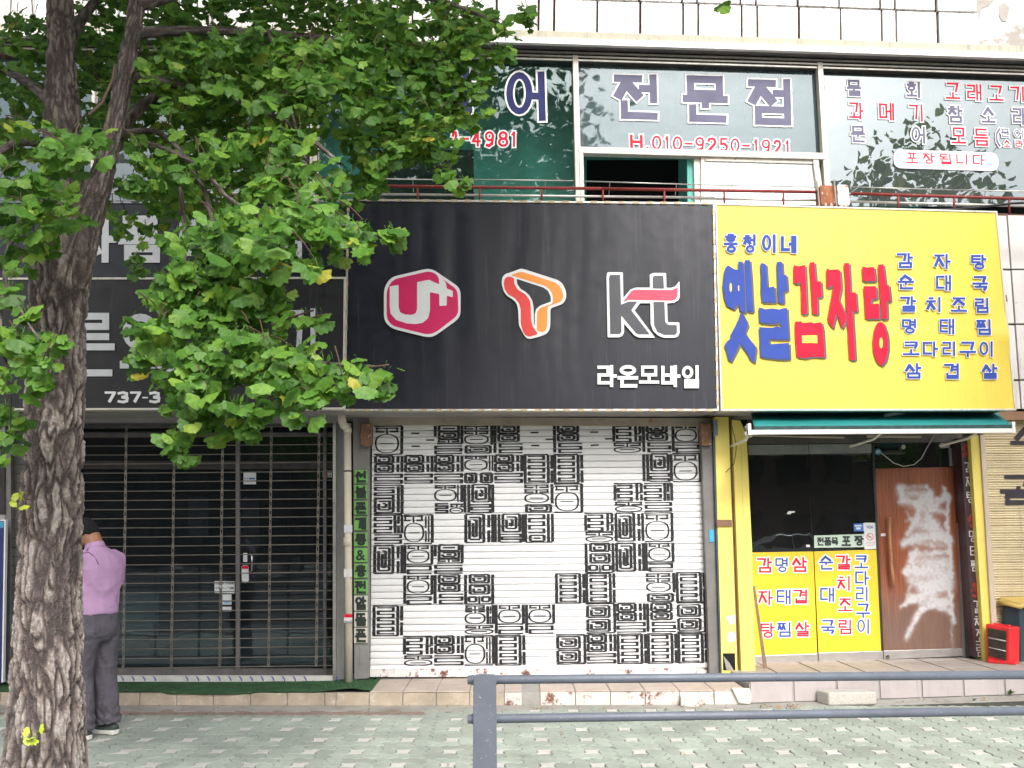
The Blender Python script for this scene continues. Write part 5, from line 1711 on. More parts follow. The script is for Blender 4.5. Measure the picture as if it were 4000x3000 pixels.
# transom over the wooden door
MB().pq([(3412, 1733), (3728, 1727), (3738, 1823), (3418, 1829)], yd + .012, .008).build('pane', GLD, RF)
MB().pq([(3706, 1750), (3728, 1750), (3732, 1820), (3710, 1821)], yd + .005, .004).build('white_strip', mat('grey_strip', (0.3, 0.32, 0.34), 0.5), RF)
MB().pq([(3676, 1730), (3710, 1730), (3712, 1748), (3680, 1750)], yd - .02, .03).build('hinge', STEEL, RF)
MB().pq([(3728, 1715), (3742, 1715), (3782, 2565), (3762, 2568)], yd - .03, .08).build('door_frame', STEEL, RF)
MB().pq([(3406, 1733), (3416, 1733), (3452, 2578), (3446, 2578)], yd - .01, .05).build('door_frame', DARKFRAME, RF)
rs = MB()
decal(rs, [(3430 + 13 * math.cos(i * .52), 1765 + 13 * math.sin(i * .52)) for i in range(12)], yd + .004)
rs = rs.build('round_sticker', mat('teal_round_sticker', (0.03, 0.3, 0.45), 0.4), RF)
latin('ADT', (3422, 1759, 3438, 1770), yd + .003, WHITEV, rs, off=.03)
rs2 = MB()
decal(rs2, [(3529 + 8 * math.cos(i * .52), 1746 + 10 * math.sin(i * .52)) for i in range(12)], yd + .004)
rs2.build('round_sticker', mat('pale_green_sticker', (0.35, 0.42, 0.3), 0.4), RF)
cw_ = [(3440, 1768), (3462, 1785), (3490, 1808), (3530, 1822), (3570, 1815), (3600, 1790), (3620, 1750), (3650, 1700)]
o = MB().tube([P(x, y, yd - .05) for x, y in cw_], .005, 6).build('cable', mat('off_white_cable', (0.55, 0.53, 0.5), 0.5), smooth=True)
tag(o, 'off white cable sagging in front of the glass over the wooden door', 'cable')

# ---- wooden door with sprayed white paint
WOODM = bpy.data.materials.new('sprayed_wood')
WOODM.use_nodes = True
nt = WOODM.node_tree
N, L = nt.nodes, nt.links
b = N['Principled BSDF']
b.inputs['Roughness'].default_value = .42
geo = N.new('ShaderNodeNewGeometry')
mp = N.new('ShaderNodeMapping')
mp.inputs['Scale'].default_value = (26, 26, 1.3)
L.new(geo.outputs['Position'], mp.inputs['Vector'])
t1 = N.new('ShaderNodeTexNoise')
t1.inputs['Scale'].default_value = 3
t1.inputs['Detail'].default_value = 8
L.new(mp.outputs[0], t1.inputs['Vector'])
r1 = N.new('ShaderNodeValToRGB')
r1.color_ramp.elements[0].position = .3
r1.color_ramp.elements[0].color = (0.17, 0.042, 0.014, 1)
r1.color_ramp.elements[1].position = .75
r1.color_ramp.elements[1].color = (0.36, 0.095, 0.028, 1)
L.new(t1.outputs['Fac'], r1.inputs[0])
# weathered grey brown lower third
sep = N.new('ShaderNodeSeparateXYZ')
L.new(geo.outputs['Position'], sep.inputs[0])
nz = N.new('ShaderNodeTexNoise')
nz.inputs['Scale'].default_value = 2.5
nz.inputs['Detail'].default_value = 6
L.new(geo.outputs['Position'], nz.inputs['Vector'])
ma = N.new('ShaderNodeMath')
ma.operation = 'MULTIPLY_ADD'
ma.inputs[1].default_value = .9
L.new(nz.outputs['Fac'], ma.inputs[0])
L.new(sep.outputs['Z'], ma.inputs[2])
mr = N.new('ShaderNodeMapRange')
mr.interpolation_type = 'SMOOTHSTEP'
mr.inputs['From Min'].default_value = 1.05
mr.inputs['From Max'].default_value = 1.75
mr.inputs['To Min'].default_value = .85
mr.inputs['To Max'].default_value = 0
L.new(ma.outputs[0], mr.inputs['Value'])
mx = N.new('ShaderNodeMix')
mx.data_type = 'RGBA'
L.new(mr.outputs[0], mx.inputs['Factor'])
L.new(r1.outputs[0], mx.inputs['A'])
mw = N.new('ShaderNodeMix')
mw.data_type = 'RGBA'
mw.inputs['A'].default_value = (0.12, 0.075, 0.06, 1)
mw.inputs['B'].default_value = (0.23, 0.15, 0.12, 1)
L.new(t1.outputs['Fac'], mw.inputs['Factor'])
L.new(mw.outputs['Result'], mx.inputs['B'])
at = N.new('ShaderNodeAttribute')
at.attribute_name = 'spray'
nz2 = N.new('ShaderNodeTexNoise')
nz2.inputs['Scale'].default_value = 90
nz2.inputs['Detail'].default_value = 3
L.new(geo.outputs['Position'], nz2.inputs['Vector'])
mm = N.new('ShaderNodeMath')
mm.operation = 'MULTIPLY_ADD'
mm.inputs[1].default_value = .25
mm.inputs[2].default_value = -.125
L.new(nz2.outputs['Fac'], mm.inputs[0])
ad = N.new('ShaderNodeMath')
ad.operation = 'ADD'
ad.use_clamp = True
L.new(at.outputs['Fac'], ad.inputs[0])
L.new(mm.outputs[0], ad.inputs[1])
ml = N.new('ShaderNodeMath')
ml.operation = 'MULTIPLY'
L.new(ad.outputs[0], ml.inputs[0])
L.new(at.outputs['Fac'], ml.inputs[1])
sr = N.new('ShaderNodeMapRange')
sr.inputs['From Min'].default_value = .0
sr.inputs['From Max'].default_value = .72
L.new(ml.outputs[0], sr.inputs['Value'])
m3 = N.new('ShaderNodeMix')
m3.data_type = 'RGBA'
m3.inputs['B'].default_value = (0.58, 0.56, 0.58, 1)
L.new(sr.outputs[0], m3.inputs['Factor'])
L.new(mx.outputs['Result'], m3.inputs['A'])
L.new(m3.outputs['Result'], b.inputs['Base Color'])

wd = thing('wooden_door', 'red brown wooden door with a big smear of white spray paint and a branch handle', 'door', P(3610, 2570, yd))
dq = [(3420, 1831), (3739, 1824), (3778, 2530), (3452, 2541)]
f = quad_map(dq)
NXD, NYD = 110, 240
strokes = [  # pixel polylines, radius, strength
    ([(3515, 1905), (3525, 1950)], 17, 1), ([(3515, 1905), (3620, 1900), (3640, 1925)], 10, .6), ([(3545, 1925), (3635, 1930), (3600, 1945)], 14, .8),
    ([(3530, 1955), (3590, 1970), (3625, 1950), (3640, 1985)], 17, .9), ([(3686, 1905), (3692, 1940), (3705, 1935), (3700, 2050), (3712, 2150), (3715, 2250)], 9, 1),
    ([(3640, 1955), (3700, 1940), (3640, 1985), (3690, 2000)], 12, .8), ([(3590, 1975), (3585, 2020), (3545, 2085)], 12, .95), ([(3610, 1990), (3650, 2050), (3690, 2090)], 14, .8),
    ([(3545, 2000), (3560, 2030), (3540, 2035)], 7, .5), ([(3585, 2050), (3640, 2060), (3620, 2030)], 20, .8), ([(3530, 2125), (3580, 2100), (3660, 2095), (3710, 2110)], 17, 1),
    ([(3540, 2115), (3640, 2130), (3700, 2130)], 10, .5), ([(3575, 2150), (3560, 2190), (3580, 2240)], 13, 1), ([(3560, 2165), (3650, 2160), (3710, 2155)], 10, .8), ([(3545, 2215), (3540, 2235), (3600, 2230)], 13, 1),
    ([(3590, 2190), (3690, 2200), (3600, 2235), (3700, 2240)], 22, .75), ([(3560, 2265), (3600, 2290), (3700, 2260), (3640, 2300), (3710, 2290)], 22, .85), ([(3555, 2290), (3535, 2365)], 8, .6),
    ([(3555, 2330), (3570, 2340), (3600, 2330), (3640, 2310)], 16, .85), ([(3640, 2340), (3700, 2350), (3600, 2380), (3580, 2410), (3542, 2490)], 13, .9), ([(3690, 2260), (3715, 2330), (3718, 2390), (3728, 2430)], 10, .9),
    ([(3720, 2400), (3718, 2480), (3722, 2540)], 7, .45), ([(3600, 2350), (3680, 2370), (3700, 2385)], 15, .8), ([(3520, 2370), (3560, 2345), (3600, 2330)], 10, .85), ([(3575, 1960), (3640, 2300)], 45, .32), ([(3660, 1990), (3680, 2300)], 40, .32)]


def segdist(p, a, b_):
    ax, ay = a
    bx_, by_ = b_
    dx, dy_ = bx_ - ax, by_ - ay
    l2 = dx * dx + dy_ * dy_
    t = 0 if l2 == 0 else max(0, min(1, ((p[0] - ax) * dx + (p[1] - ay) * dy_) / l2))
    return math.hypot(p[0] - ax - t * dx, p[1] - ay - t * dy_)


segs = [(pl[i], pl[i + 1], r, s) for pl, r, s in strokes for i in range(len(pl) - 1)]
vs, fs, at_ = [], [], []
for j in range(NYD + 1):
    for i in range(NXD + 1):
        q = f(i / NXD, j / NYD)
        vs.append(P(q[0], q[1], yd))
        d = 0.0
        wob = (noise.noise(Vector((q[0] * .05, q[1] * .05, 3))) * 6, noise.noise(Vector((q[0] * .05, q[1] * .05, 8))) * 6)
        qq = (q[0] + wob[0], q[1] + wob[1])
        keep = 1.0
        for a, b_, r, s in segs:
            if abs(qq[0] - (a[0] + b_[0]) / 2) > r * 2.2 + abs(a[0] - b_[0]) / 2 or abs(qq[1] - (a[1] + b_[1]) / 2) > r * 2.2 + abs(a[1] - b_[1]) / 2:
                continue
            e = segdist(qq, a, b_) / r
            if e < 2.2:
                keep *= 1 - s * math.exp(-(e ** 2.0) * .8)
        at_.append((1 - keep) * (.88 + .16 * noise.noise(Vector((q[0] * .09, q[1] * .09, 20)))))
for j in range(NYD):
    for i in range(NXD):
        a = j * (NXD + 1) + i
        fs.append((a, a + 1, a + NXD + 2, a + NXD + 1))
o = MB().add(vs, fs).build('door_leaf', WOODM, wd)
ca = o.data.attributes.new('spray', 'FLOAT', 'POINT')
ca.data.foreach_set('value', at_)
MB().pq([(3421, 1833), (3738, 1826), (3777, 2528), (3453, 2539)], yd + .004, .03).build('door_core', mat('brown_wood_edge', (0.14, 0.05, 0.03), 0.6), wd)
MB().pq([(3452, 2542), (3778, 2532), (3780, 2562), (3453, 2576)], yd - .014, .04).build('bottom_rail', STEEL, wd, bevel=.003)
lk = MB()
lk.tube([P(3468, 2566, yd - .02), P(3468, 2566, yd - .03)], .02, 14)
lk.build('lock', MATS['chrome'], wd)
hb = [(3473, 2018), (3474, 2080), (3477, 2120), (3479, 2160), (3482, 2210), (3488, 2250), (3492, 2290)]
branch = mat('bare_branch_wood', (0.42, 0.2, 0.09), 0.6, 0, 0.25, 30, bump=0.4, bscale=120, spots=0.3, spot_col=(0.1, 0.05, 0.03), spot_scale=12)
MB().tube([P(x, y, yd - .06) + Vector((random.uniform(-.003, .003), 0, 0)) for x, y in hb], [.013, .016, .017, .015, .016, .017, .014], 10).build('handle', branch, wd, smooth=True)
hk = MB()
hk.tube([P(3474, 2090, yd), P(3474, 2090, yd - .05)], .006, 6)
hk.tube([P(3484, 2220, yd), P(3484, 2220, yd - .05)], .006, 6)
hk.each('handle_mount', STEEL, wd)
MB().pq([(3441, 2084), (3460, 2083), (3460, 2094), (3441, 2095)], yd - .003, .003).build('push_sticker', CARD, wd)

# ---- dark menu post, yellow strip, right shutter
MP = thing('menu_post', 'dark narrow post with white vertical Korean dish names beside the wooden door', 'sign', P(3815, 2580, 9.9))
MENU = mat('aubergine_print', (0.055, 0.025, 0.035), 0.4, 0, 0.3, 4)
MB().pq([(3740, 1712), (3752, 1712), (3806, 2565), (3786, 2570)], 9.7, .3).build('post_side', DARKFRAME, MP)
MB().pq([(3752, 1712), (3792, 1708), (3854, 2578), (3806, 2566)], 9.6, .35).build('post', MENU, MP)
ym = 9.595


def mcol(y):
    t = (y - 1712) / (2570 - 1712)
    return 3755 + t * 50, 3792 + t * 60


def mbox(y0_, y1_, ins=5, w_=34):
    a0_, a1_ = mcol(y0_)
    b0_, b1_ = mcol(y1_)
    m0, m1 = (a0_ + a1_) / 2 + 2, (b0_ + b1_) / 2 + 2
    h = w_ / 2 - ins / 2
    return [(m0 - h, y0_), (m0 + h, y0_), (m1 + h, y1_), (m1 - h, y1_)]


word('lettering', [(c, mbox(a, b_)) for c, a, b_ in (('감', 1805, 1845), ('자', 1862, 1905), ('탕', 1920, 1965), ('명', 2072, 2118), ('태', 2132, 2175), ('찜', 2188, 2232), ('갈', 2345, 2395), ('치', 2405, 2450), ('조', 2458, 2508), ('림', 2515, 2565))], ym, mat('dull_white_vinyl', (0.52, 0.5, 0.5), 0.5), MP, .14)
fd = MB()
for (y0_, y1_) in ((1985, 2065), (2248, 2335), (1735, 1800)):
    q = mbox(y0_, y1_, 0, 38)
    rr = random.Random(y0_)
    a0_, a1_ = q[0], q[2]
    for _ in range(14):
        cx, cy = rr.uniform(q[0][0] + 6, q[1][0] - 2), rr.uniform(y0_ + 6, y1_ - 6)
        decal(fd, [(cx + rr.uniform(4, 11) * math.cos(i), cy + rr.uniform(4, 12) * math.sin(i)) for i in range(6)], ym + .002 - rr.random() * .002)
fd.each('food_print', mat('red_food_print', (0.30, 0.025, 0.02), 0.5, 0, 0.5, 30, spots=0.6, spot_col=(0.42, 0.2, 0.12), spot_scale=50), MP)

YS = thing('yellow_pillar', 'narrow yellow pillar with a beige edge left of the beige shutter', 'pillar', P(3860, 2560, 9.8))
MB().pq([(3790, 1702), (3829, 1700), (3880, 2480), (3884, 2590), (3848, 2590)], 9.53, .3).build('face', YPAINT, YS, bevel=.004)
MB().pq([(3829, 1698), (3846, 1698), (3898, 2480), (3902, 2600), (3884, 2600)], 9.50, .3).build('edge', mat('beige_paint', (0.55, 0.45, 0.36), 0.6, 0, 0.06, 4), YS, bevel=.003)

BS = thing('roller_shutter', 'beige ribbed roller shutter with black letters at the right edge', 'shutter', P(4000, 2500, 9.85))
BEIGE = mat('grimy_beige_slat', (0.62, 0.52, 0.33), 0.55, 0.1, 0.06, 3, streak=0.45, streak_col=(0.2, 0.15, 0.1), grime=0.35, rnd=0.05)
ysh = 9.62
xL, xR = P(3840, 1700, ysh).x, P(4330, 1700, ysh).x
zt_, zb_0 = P(3990, 1615, ysh).z, P(3990, 2480, ysh).z
pz = (P(3990, 1716, ysh).z - P(3990, 1856, ysh).z) / 5
zc = P(3990, 1716, ysh).z
k = math.ceil((zt_ - zc) / pz)
slat2 = None
z = zc + k * pz
while z > zb_0 - pz:
    if slat2 is None:
        prof2 = [(0.012, 0.0), (0.0, .06), (-0.003, .2), (0.003, .34), (-0.004, .5), (0.003, .66), (-0.003, .82), (0.002, .95), (.012, 1)]
        vs = [(sx, y, v * pz) for sx in (0, xR - xL) for y, v in prof2]
        n = len(prof2)
        o = MB().add([Vector(v) for v in vs], [(i, n + i, n + i + 1, i + 1) for i in range(n - 1)]).build('slat', BEIGE, BS)
        slat2 = o.data
    else:
        o = link(bpy.data.objects.new('slat', slat2), BS)
    o.location = (xL, ysh, z - pz)
    z -= pz
MB().pr(3845, 2472, 4330, 2500, ysh - .01, .04).build('bottom_bar', MATS['beige_paint'], BS)
kb = mat('black_wall_paint', (0.035, 0.03, 0.04), 0.7, 0, 0.2, 10)
word('painted_characters', [('곰', (3908, 1854, 4048, 1972)), ('수', (3948, 1660, 4080, 1765))], ysh - .006, kb, BS, .15, jag=2)
MB().pq([(3840, 1610), (4330, 1600), (4330, 1640), (3840, 1640)], 9.5, .3).build('shutter_box', mat('rusted_beam', (0.3, 0.17, 0.1), 0.8, 0, 0.2, 6, grime=0.5), BS)

# white panelled wall right of the yellow sign
PW = thing('panel_wall', 'white rust jointed panel wall at the right edge beyond the yellow sign', 'wall', P(3990, 1600, 9.5))
MB().pq([(3880, 832), (4350, 852), (4420, 1600), (3900, 1596)], 9.53, .05).build('backing', mat('rusty_joint', (0.13, 0.07, 0.055), 0.9, 0, 0.3, 10), PW)
vj = [(-60, -44), (3934, 3990), (4080, 4140), (4230, 4300)]
hj = [(838, 852), (1052, 1052), (1266, 1268), (1484, 1482), (1600, 1596)]
PANEL = mat('dirty_white_panel', (0.72, 0.69, 0.67), 0.4, 0, 0.05, 4, streak=0.35, spots=0.15, spot_col=(0.4, 0.25, 0.18), rnd=0.03)
for c in range(3):
    for r in range(4):
        def jx_(k_, y):
            a, b_ = (3860, 3860) if k_ == 0 else vj[k_]
            return a + (b_ - a) * (y - 840) / 760
        y0_, y1_ = hj[r][0] + 3, hj[r + 1][0] - 3
        q = [(jx_(c, y0_) + 3, y0_), (jx_(c + 1, y0_) - 3, y0_ + 2), (jx_(c + 1, y1_) - 3, y1_), (jx_(c, y1_) + 3, y1_)]
        MB().pq(q, 9.5 + random.uniform(-.002, .002), .03).build('panel', PANEL, PW, bevel=.003)
brk = MB()
brk.tube([P(3915, 1154, 9.49), P(3930, 1154, 9.45), P(3934, 1178, 9.45)], .006, 6)
brk.build('hook', RUST, PW)

# ------------------------------------------------------------------ awning
AW = thing('awning', 'half rolled teal awning with a white front bar over the restaurant doors', 'awning', P(3430, 1680, 8.9))
AWM = mat('teal_awning_cloth', (0.006, 0.21, 0.21), 0.7, 0, 0.1, 3, bump=0.1, bscale=300, grime=0.25)
AWD = mat('mildewed_hem', (0.03, 0.075, 0.075), 0.85, 0, 0.4, 14, grime=0.4)
yb0, yf0 = 9.3, 8.58
tl, tr = P(2932, 1606, yb0), P(3888, 1606, yb0)
fl_, fr_ = P(2945, 1664, yf0), P(3955, 1662, yf0)
tl.z = tr.z = P(3400, 1607, yb0).z
fl_.z = fr_.z = P(3400, 1664, yf0).z
nx_ = 60
vs, fs = [], []
for j in range(7):
    for i in range(nx_ + 1):
        u, v = i / nx_, j / 6
        q = tl.lerp(tr, u).lerp(fl_.lerp(fr_, u), v)
        q.z += -.012 * math.sin(v * math.pi) + .006 * noise.noise(Vector((u * 9, v * 2, 0)))
        vs.append(q)
for j in range(6):
    for i in range(nx_):
        a = j * (nx_ + 1) + i
        fs.append((a, a + 1, a + nx_ + 2, a + nx_ + 1))
o = MB().add(vs, fs).build('cloth', AWM, AW, smooth=True)
md = o.modifiers.new('thick', 'SOLIDIFY')
md.thickness = .004
MB().box(fl_.x, fr_.x, yf0 - .006, yf0 + .02, fl_.z - .03, fl_.z + .004).build('hem', AWD, AW)
MB().box(fl_.x - .06, fr_.x + .004, yf0 - .012, yf0 + .03, fl_.z - .075, fl_.z - .032).build('front_bar', mat('white_awning_bar', (0.72, 0.7, 0.68), 0.4, 0.1, 0.06, 8, grime=0.3), AW, bevel=.004)
for x_ in (fl_.x - .06, fr_.x - .01):
    MB().box(x_, x_ + .03, yf0 - .016, yf0 + .05, fl_.z - .078, fl_.z + .03).build('end_cap', WHITEMETAL, AW, bevel=.004)
MB().tube([tl + Vector((-.02, .02, .0)), tr + Vector((.02, .02, 0))], .04, 12).build('roller', STEEL, AW, smooth=True)
for x_ in (fl_.x - .03, fr_.x - .3, (fl_.x + fr_.x) / 2):
    MB().tube([Vector((x_, yb0 + .1, fl_.z - .12)), Vector((x_ + .05, (yb0 + yf0) / 2, fl_.z - .09)), Vector((x_, yf0 + .02, fl_.z - .05))], .013, 8).build('arm', WHITEMETAL, AW)
kn = MB()
for dx, dz in ((-.02, 0), (-.045, -.03), (0, -.045), (-.03, .03)):
    c_ = Vector((fl_.x + dx - .02, yf0 + .02, fl_.z - .03 + dz))
    kn.tube([c_, c_ + Vector((0, .06, 0))], .02, 8)
kn.build('gear', mat('dirty_cream_plastic', (0.5, 0.46, 0.4), 0.6, 0, 0.1, 20, grime=0.4), AW)
# valance boards seen under the bar
MB().pq([(2935, 1700), (3300, 1706), (3298, 1712), (2938, 1703)], 9.3, .03).build('under_board', MATS['beige_paint'], AW)
MB().pq([(3390, 1700), (3600, 1703), (3598, 1710), (3392, 1708)], 9.3, .03).build('under_board', MATS['beige_paint'], AW)

tb = thing('fluorescent_tube', 'loose white fluorescent tube resting on the teal awning', 'lamp', P(3520, 1615, 9.1))
pa, pb_ = P(3462, 1622, 9.02), P(3590, 1603, 9.3)
MB().tube([pa, pb_], .016, 12).build('glass_tube', mat('white_tube_glass', (0.72, 0.74, 0.72), 0.25, 0, 0.03, 5), tb, smooth=True)
MB().tube([pa - (pb_ - pa).normalized() * .02, pa], .0165, 12).build('end_cap', ALU, tb)

# plank leaning at the left glass door
pk = MB()
p0, p1 = P(2985, 2622, 9.4), P(2941, 2290, 9.5)
dd = (p1 - p0)
sx_ = Vector((.045, 0, 0))
pk.add([p0, p0 + sx_ * .8, p1 + sx_ * .5, p1, p0 + Vector((0, .012, 0)), p0 + sx_ * .8 + Vector((0, .012, 0)), p1 + sx_ * .5 + Vector((0, .012, 0)), p1 + Vector((0, .012, 0))], [(0, 1, 2, 3), (4, 7, 6, 5), (0, 4, 5, 1), (1, 5, 6, 2), (2, 6, 7, 3), (3, 7, 4, 0)])
o = pk.build('wooden_plank', mat('paint_flecked_wood', (0.2, 0.13, 0.1), 0.8, 0, 0.2, 20, bump=0.3, spots=0.2, spot_col=(0.7, 0.68, 0.65), spot_scale=40))
tag(o, 'thin weathered plank leaning against the yellow left door panel', 'plank')

# ------------------------------------------------------------------ heater and bin
HR = mat('red_enamel', (0.72, 0.025, 0.03), 0.35, 0, 0.05, 5, coat=.2, grime=0.12)
HB = P(3900, 2612, 9.35)
ht = thing('electric_heater', 'red portable electric heater standing by the menu post', 'heater', (HB.x, HB.y, 0.235))
ya = 9.35


def hq(pts, m, name, y0_=ya, dep=.02, bev=.003):
    return MB().pq(pts, y0_, dep).build(name, m, ht, bevel=bev)


# body: front face receding to the right in the photo, then the right side face
A_, B_, C_, D_ = P(3849, 2436, 9.44), P(3946, 2452, 9.28), P(3944, 2604, 9.28), P(3855, 2580, 9.44)
back_v = Vector((0.19, 0.17, 0.0))
mb = MB()
fr4 = [D_, C_, B_, A_]
bk4 = [q + Vector((.13, .05, 0.004)) for q in fr4]
mb.add(fr4 + bk4, [(0, 1, 2, 3), (4, 7, 6, 5), (0, 4, 5, 1), (1, 5, 6, 2), (2, 6, 7, 3), (3, 7, 4, 0)])
mb.build('body', HR, ht, bevel=.012)


def on_face(u, v, off=-.004):
    q = A_.lerp(B_, u).lerp(D_.lerp(C_, u), v)
    return q + Vector((off * .75, off, 0))


def fq(u0, v0, u1, v1, off, m, name, par=ht):
    mb = MB()
    mb.prism([on_face(u0, v1, off), on_face(u1, v1, off), on_face(u1, v0, off), on_face(u0, v0, off)], (0, .003, 0))
    return mb.build(name, m, par)


fq(.1, .1, .86, .86, -.009, mat('dark_heater_cavity', (0.09, 0.06, 0.05), 0.5, 0.3, 0.3, 20), 'reflector')
for k_ in range(26):
    v = .12 + k_ * .0285
    fq(.1, v, .86, v + .006, -.018, DARKFRAME, 'grille_wire')
for v in (.36, .62):
    mb = MB()
    mb.tube([on_face(.12, v, -.013), on_face(.84, v, -.013)], .006, 8)
    mb.build('heating_rod', WHITEMETAL, ht, smooth=True)
for u in (.3, .8):
    q = A_.lerp(B_, u) + Vector((.055, .03, .0))
    MB().tube([q, q + Vector((0, 0, .012)), q + Vector((0, 0, .018))], [.022, .02, .012], 14).build('knob', HR, ht, smooth=True)
mb = MB()
base4 = [q + Vector((0, -.02, 0)) for q in (D_, C_)]
mb.prism([Vector((D_.x - .02, D_.y - .05, 0.228)), Vector((C_.x + .03, C_.y - .05, 0.228)), Vector((C_.x + .13, C_.y + .05, 0.228)), Vector((D_.x + .1, D_.y + .08, 0.228))], (0, 0, .03))
mb.build('foot_plate', HR, ht, bevel=.006)

BNM = mat('slate_plastic', (0.035, 0.06, 0.08), 0.5, 0, 0.08, 3, grime=0.2)
LIDM = mat('mustard_plastic', (0.66, 0.47, 0.14), 0.45, 0, 0.06, 4, grime=0.2)
tbn = thing('trash_bin', 'slate grey bin with a mustard yellow lid behind the red heater', 'bin', P(3990, 2600, 9.5))
q0, q1, q2, q3 = P(3915, 2365, 9.55), P(3985, 2372, 9.42), P(3990, 2620, 9.42), P(3925, 2612, 9.55)
mb = MB()
ext = Vector((.55, .10, 0))
mb.add([q3, q2, q1, q0, q3 + ext, q2 + ext, q1 + ext, q0 + ext], [(0, 1, 2, 3), (4, 7, 6, 5), (0, 4, 5, 1), (1, 5, 6, 2), (2, 6, 7, 3), (3, 7, 4, 0)])
mb.build('body', BNM, tbn, bevel=.015)
l0, l1 = P(3898, 2356, 9.56), P(3990, 2376, 9.36)
mb = MB()
hh = Vector((0, 0, .045))
e2 = Vector((.62, .1, 0))
mb.add([l0, l1, l1 + e2, l0 + e2, l0 + hh + Vector((.03, .02, .02)), l1 + hh, l1 + e2 + hh, l0 + e2 + hh + Vector((0, 0, .02))], [(0, 3, 2, 1), (4, 5, 6, 7), (0, 1, 5, 4), (1, 2, 6, 5), (2, 3, 7, 6), (3, 0, 4, 7)])
mb.build('lid', LIDM, tbn, bevel=.012)
MB().tube([l0 + Vector((0, -.01, .01)), l1 + Vector((0, -.01, .01))], .02, 10).build('lid_rim', LIDM, tbn, smooth=True)

# ------------------------------------------------------------------ street fence in the foreground
FM = mat('slate_fence_paint', (0.135, 0.155, 0.195), 0.5, 0.1, 0.12, 6, spots=0.22, spot_col=(0.42, 0.36, 0.3), spot_scale=45, grime=0.3, bump=.15, bscale=90)
FN = thing('street_fence', 'slate grey steel pedestrian fence with two round rails in the foreground', 'fence', (P(1892, 2630, 5).x, 5.0, 0))


def fpost(cx, lean=0.0):
    w_ = .060
    top_ = P(1892, 2632, 4.97).z
    pts = [(-w_ * 1.08, 0.0), (w_ * 1.08, 0.0), (w_, top_ - .012), (w_ * .8, top_ - .003), (0, top_), (-w_ * .8, top_ - .003), (-w_, top_ - .012)]
    mb = MB()
    mb.prism([Vector((cx + x_ + lean * z_, 4.965, z_)) for x_, z_ in pts], (0, .012, 0))
    mb.prism([Vector((cx + x_ * .8, 4.977, z_ * .98)) for x_, z_ in pts], (0, .028, 0))
    mb.build('post', FM, FN, bevel=.004)
    MB().box(cx - .1, cx + .1, 4.9, 5.06, -.002, .012).build('base_plate', FM, FN, bevel=.003)


pc = P(1892, 2800, 4.97).x
fpost(pc, 0.004)
fpost(pc + 3.6)
for (ya_, yb_1) in ((2656, 2636), (2809, 2777)):
    a_ = P(1826, ya_, 5.02)
    b_ = P(4000, yb_1, 5.02)
    d_ = (b_ - a_).normalized()
    b_ = a_ + d_ * 3.75
    dm = P(2900, (2655 if ya_ < 2700 else 2799), 5.02)
    MB().tube([a_, a_ + d_ * .004, b_], [.021, .0235, .0235], 20).build('rail', FM, FN, smooth=True)
    MB().tube([a_ + d_ * .022, a_ + d_ * .027], .0245, 20).build('collar', FM, FN, smooth=True)
    wp = a_ + d_ * ((pc - a_.x) / d_.x)
    for sg_ in (-1, 1):
        MB().tube([wp + d_ * (.055 * sg_), wp + d_ * (.068 * sg_)], .0265, 14).build('weld_bead', FM, FN, smooth=True)
# ------------------------------------------------------------------ the man behind the tree
SKIN = mat('skin', (0.42, 0.2, 0.12), 0.5, 0, 0.08, 20)
POLO = mat('lilac_polo_cloth', (0.54, 0.33, 0.56), 0.85, 0, 0.06, 8, bump=0.8, bscale=7, bdist=.03)
TROU = mat('grey_trouser_cloth', (0.105, 0.095, 0.12), 0.85, 0, 0.08, 8, bump=1.0, bscale=6, bdist=.05)
HAIR = mat('black_hair', (0.007, 0.006, 0.007), 0.8, 0, 0.3, 40, bump=0.6, bscale=220)
SOLE = mat('white_rubber', (0.7, 0.69, 0.66), 0.6, 0, 0.05, 10)
SHOE = mat('dark_green_knit', (0.06, 0.08, 0.075), 0.8, 0, 0.2, 30)
base = P(365, 2500, 7.60)
PX, PY = base.x, 7.60
fd_ = Vector((-0.93, 0.37, 0)).normalized()
rd_ = Vector((fd_.y, -fd_.x, 0))
MAN = thing('person', 'man in a lilac polo shirt and grey trousers, head bowed, half hidden by the trunk', 'person', (PX, PY, 0))


def L3(f, r, z):
    return Vector((PX, PY, 0)) + fd_ * f + rd_ * r + Vector((0, 0, z))


def loft(mb, rings, n=20):
    """rings: (centre, half width along r, half depth along f, tilt)"""
    vs = []
    for (c, hw, hd, tilt) in rings:
        for k in range(n):
            a = 2 * math.pi * k / n
            x_, y_ = math.cos(a) * hw, math.sin(a) * hd
            vs.append(c + rd_ * x_ + fd_ * (y_ * math.cos(tilt)) + Vector((0, 0, -y_ * math.sin(tilt))))
    fs = []
    m = len(rings)
    for i in range(m - 1):
        for k in range(n):
            fs.append((i * n + k, i * n + (k + 1) % n, (i + 1) * n + (k + 1) % n, (i + 1) * n + k))
    fs.append(tuple(reversed(range(n))))
    fs.append(tuple((m - 1) * n + k for k in range(n)))
    return mb.add(vs, fs)


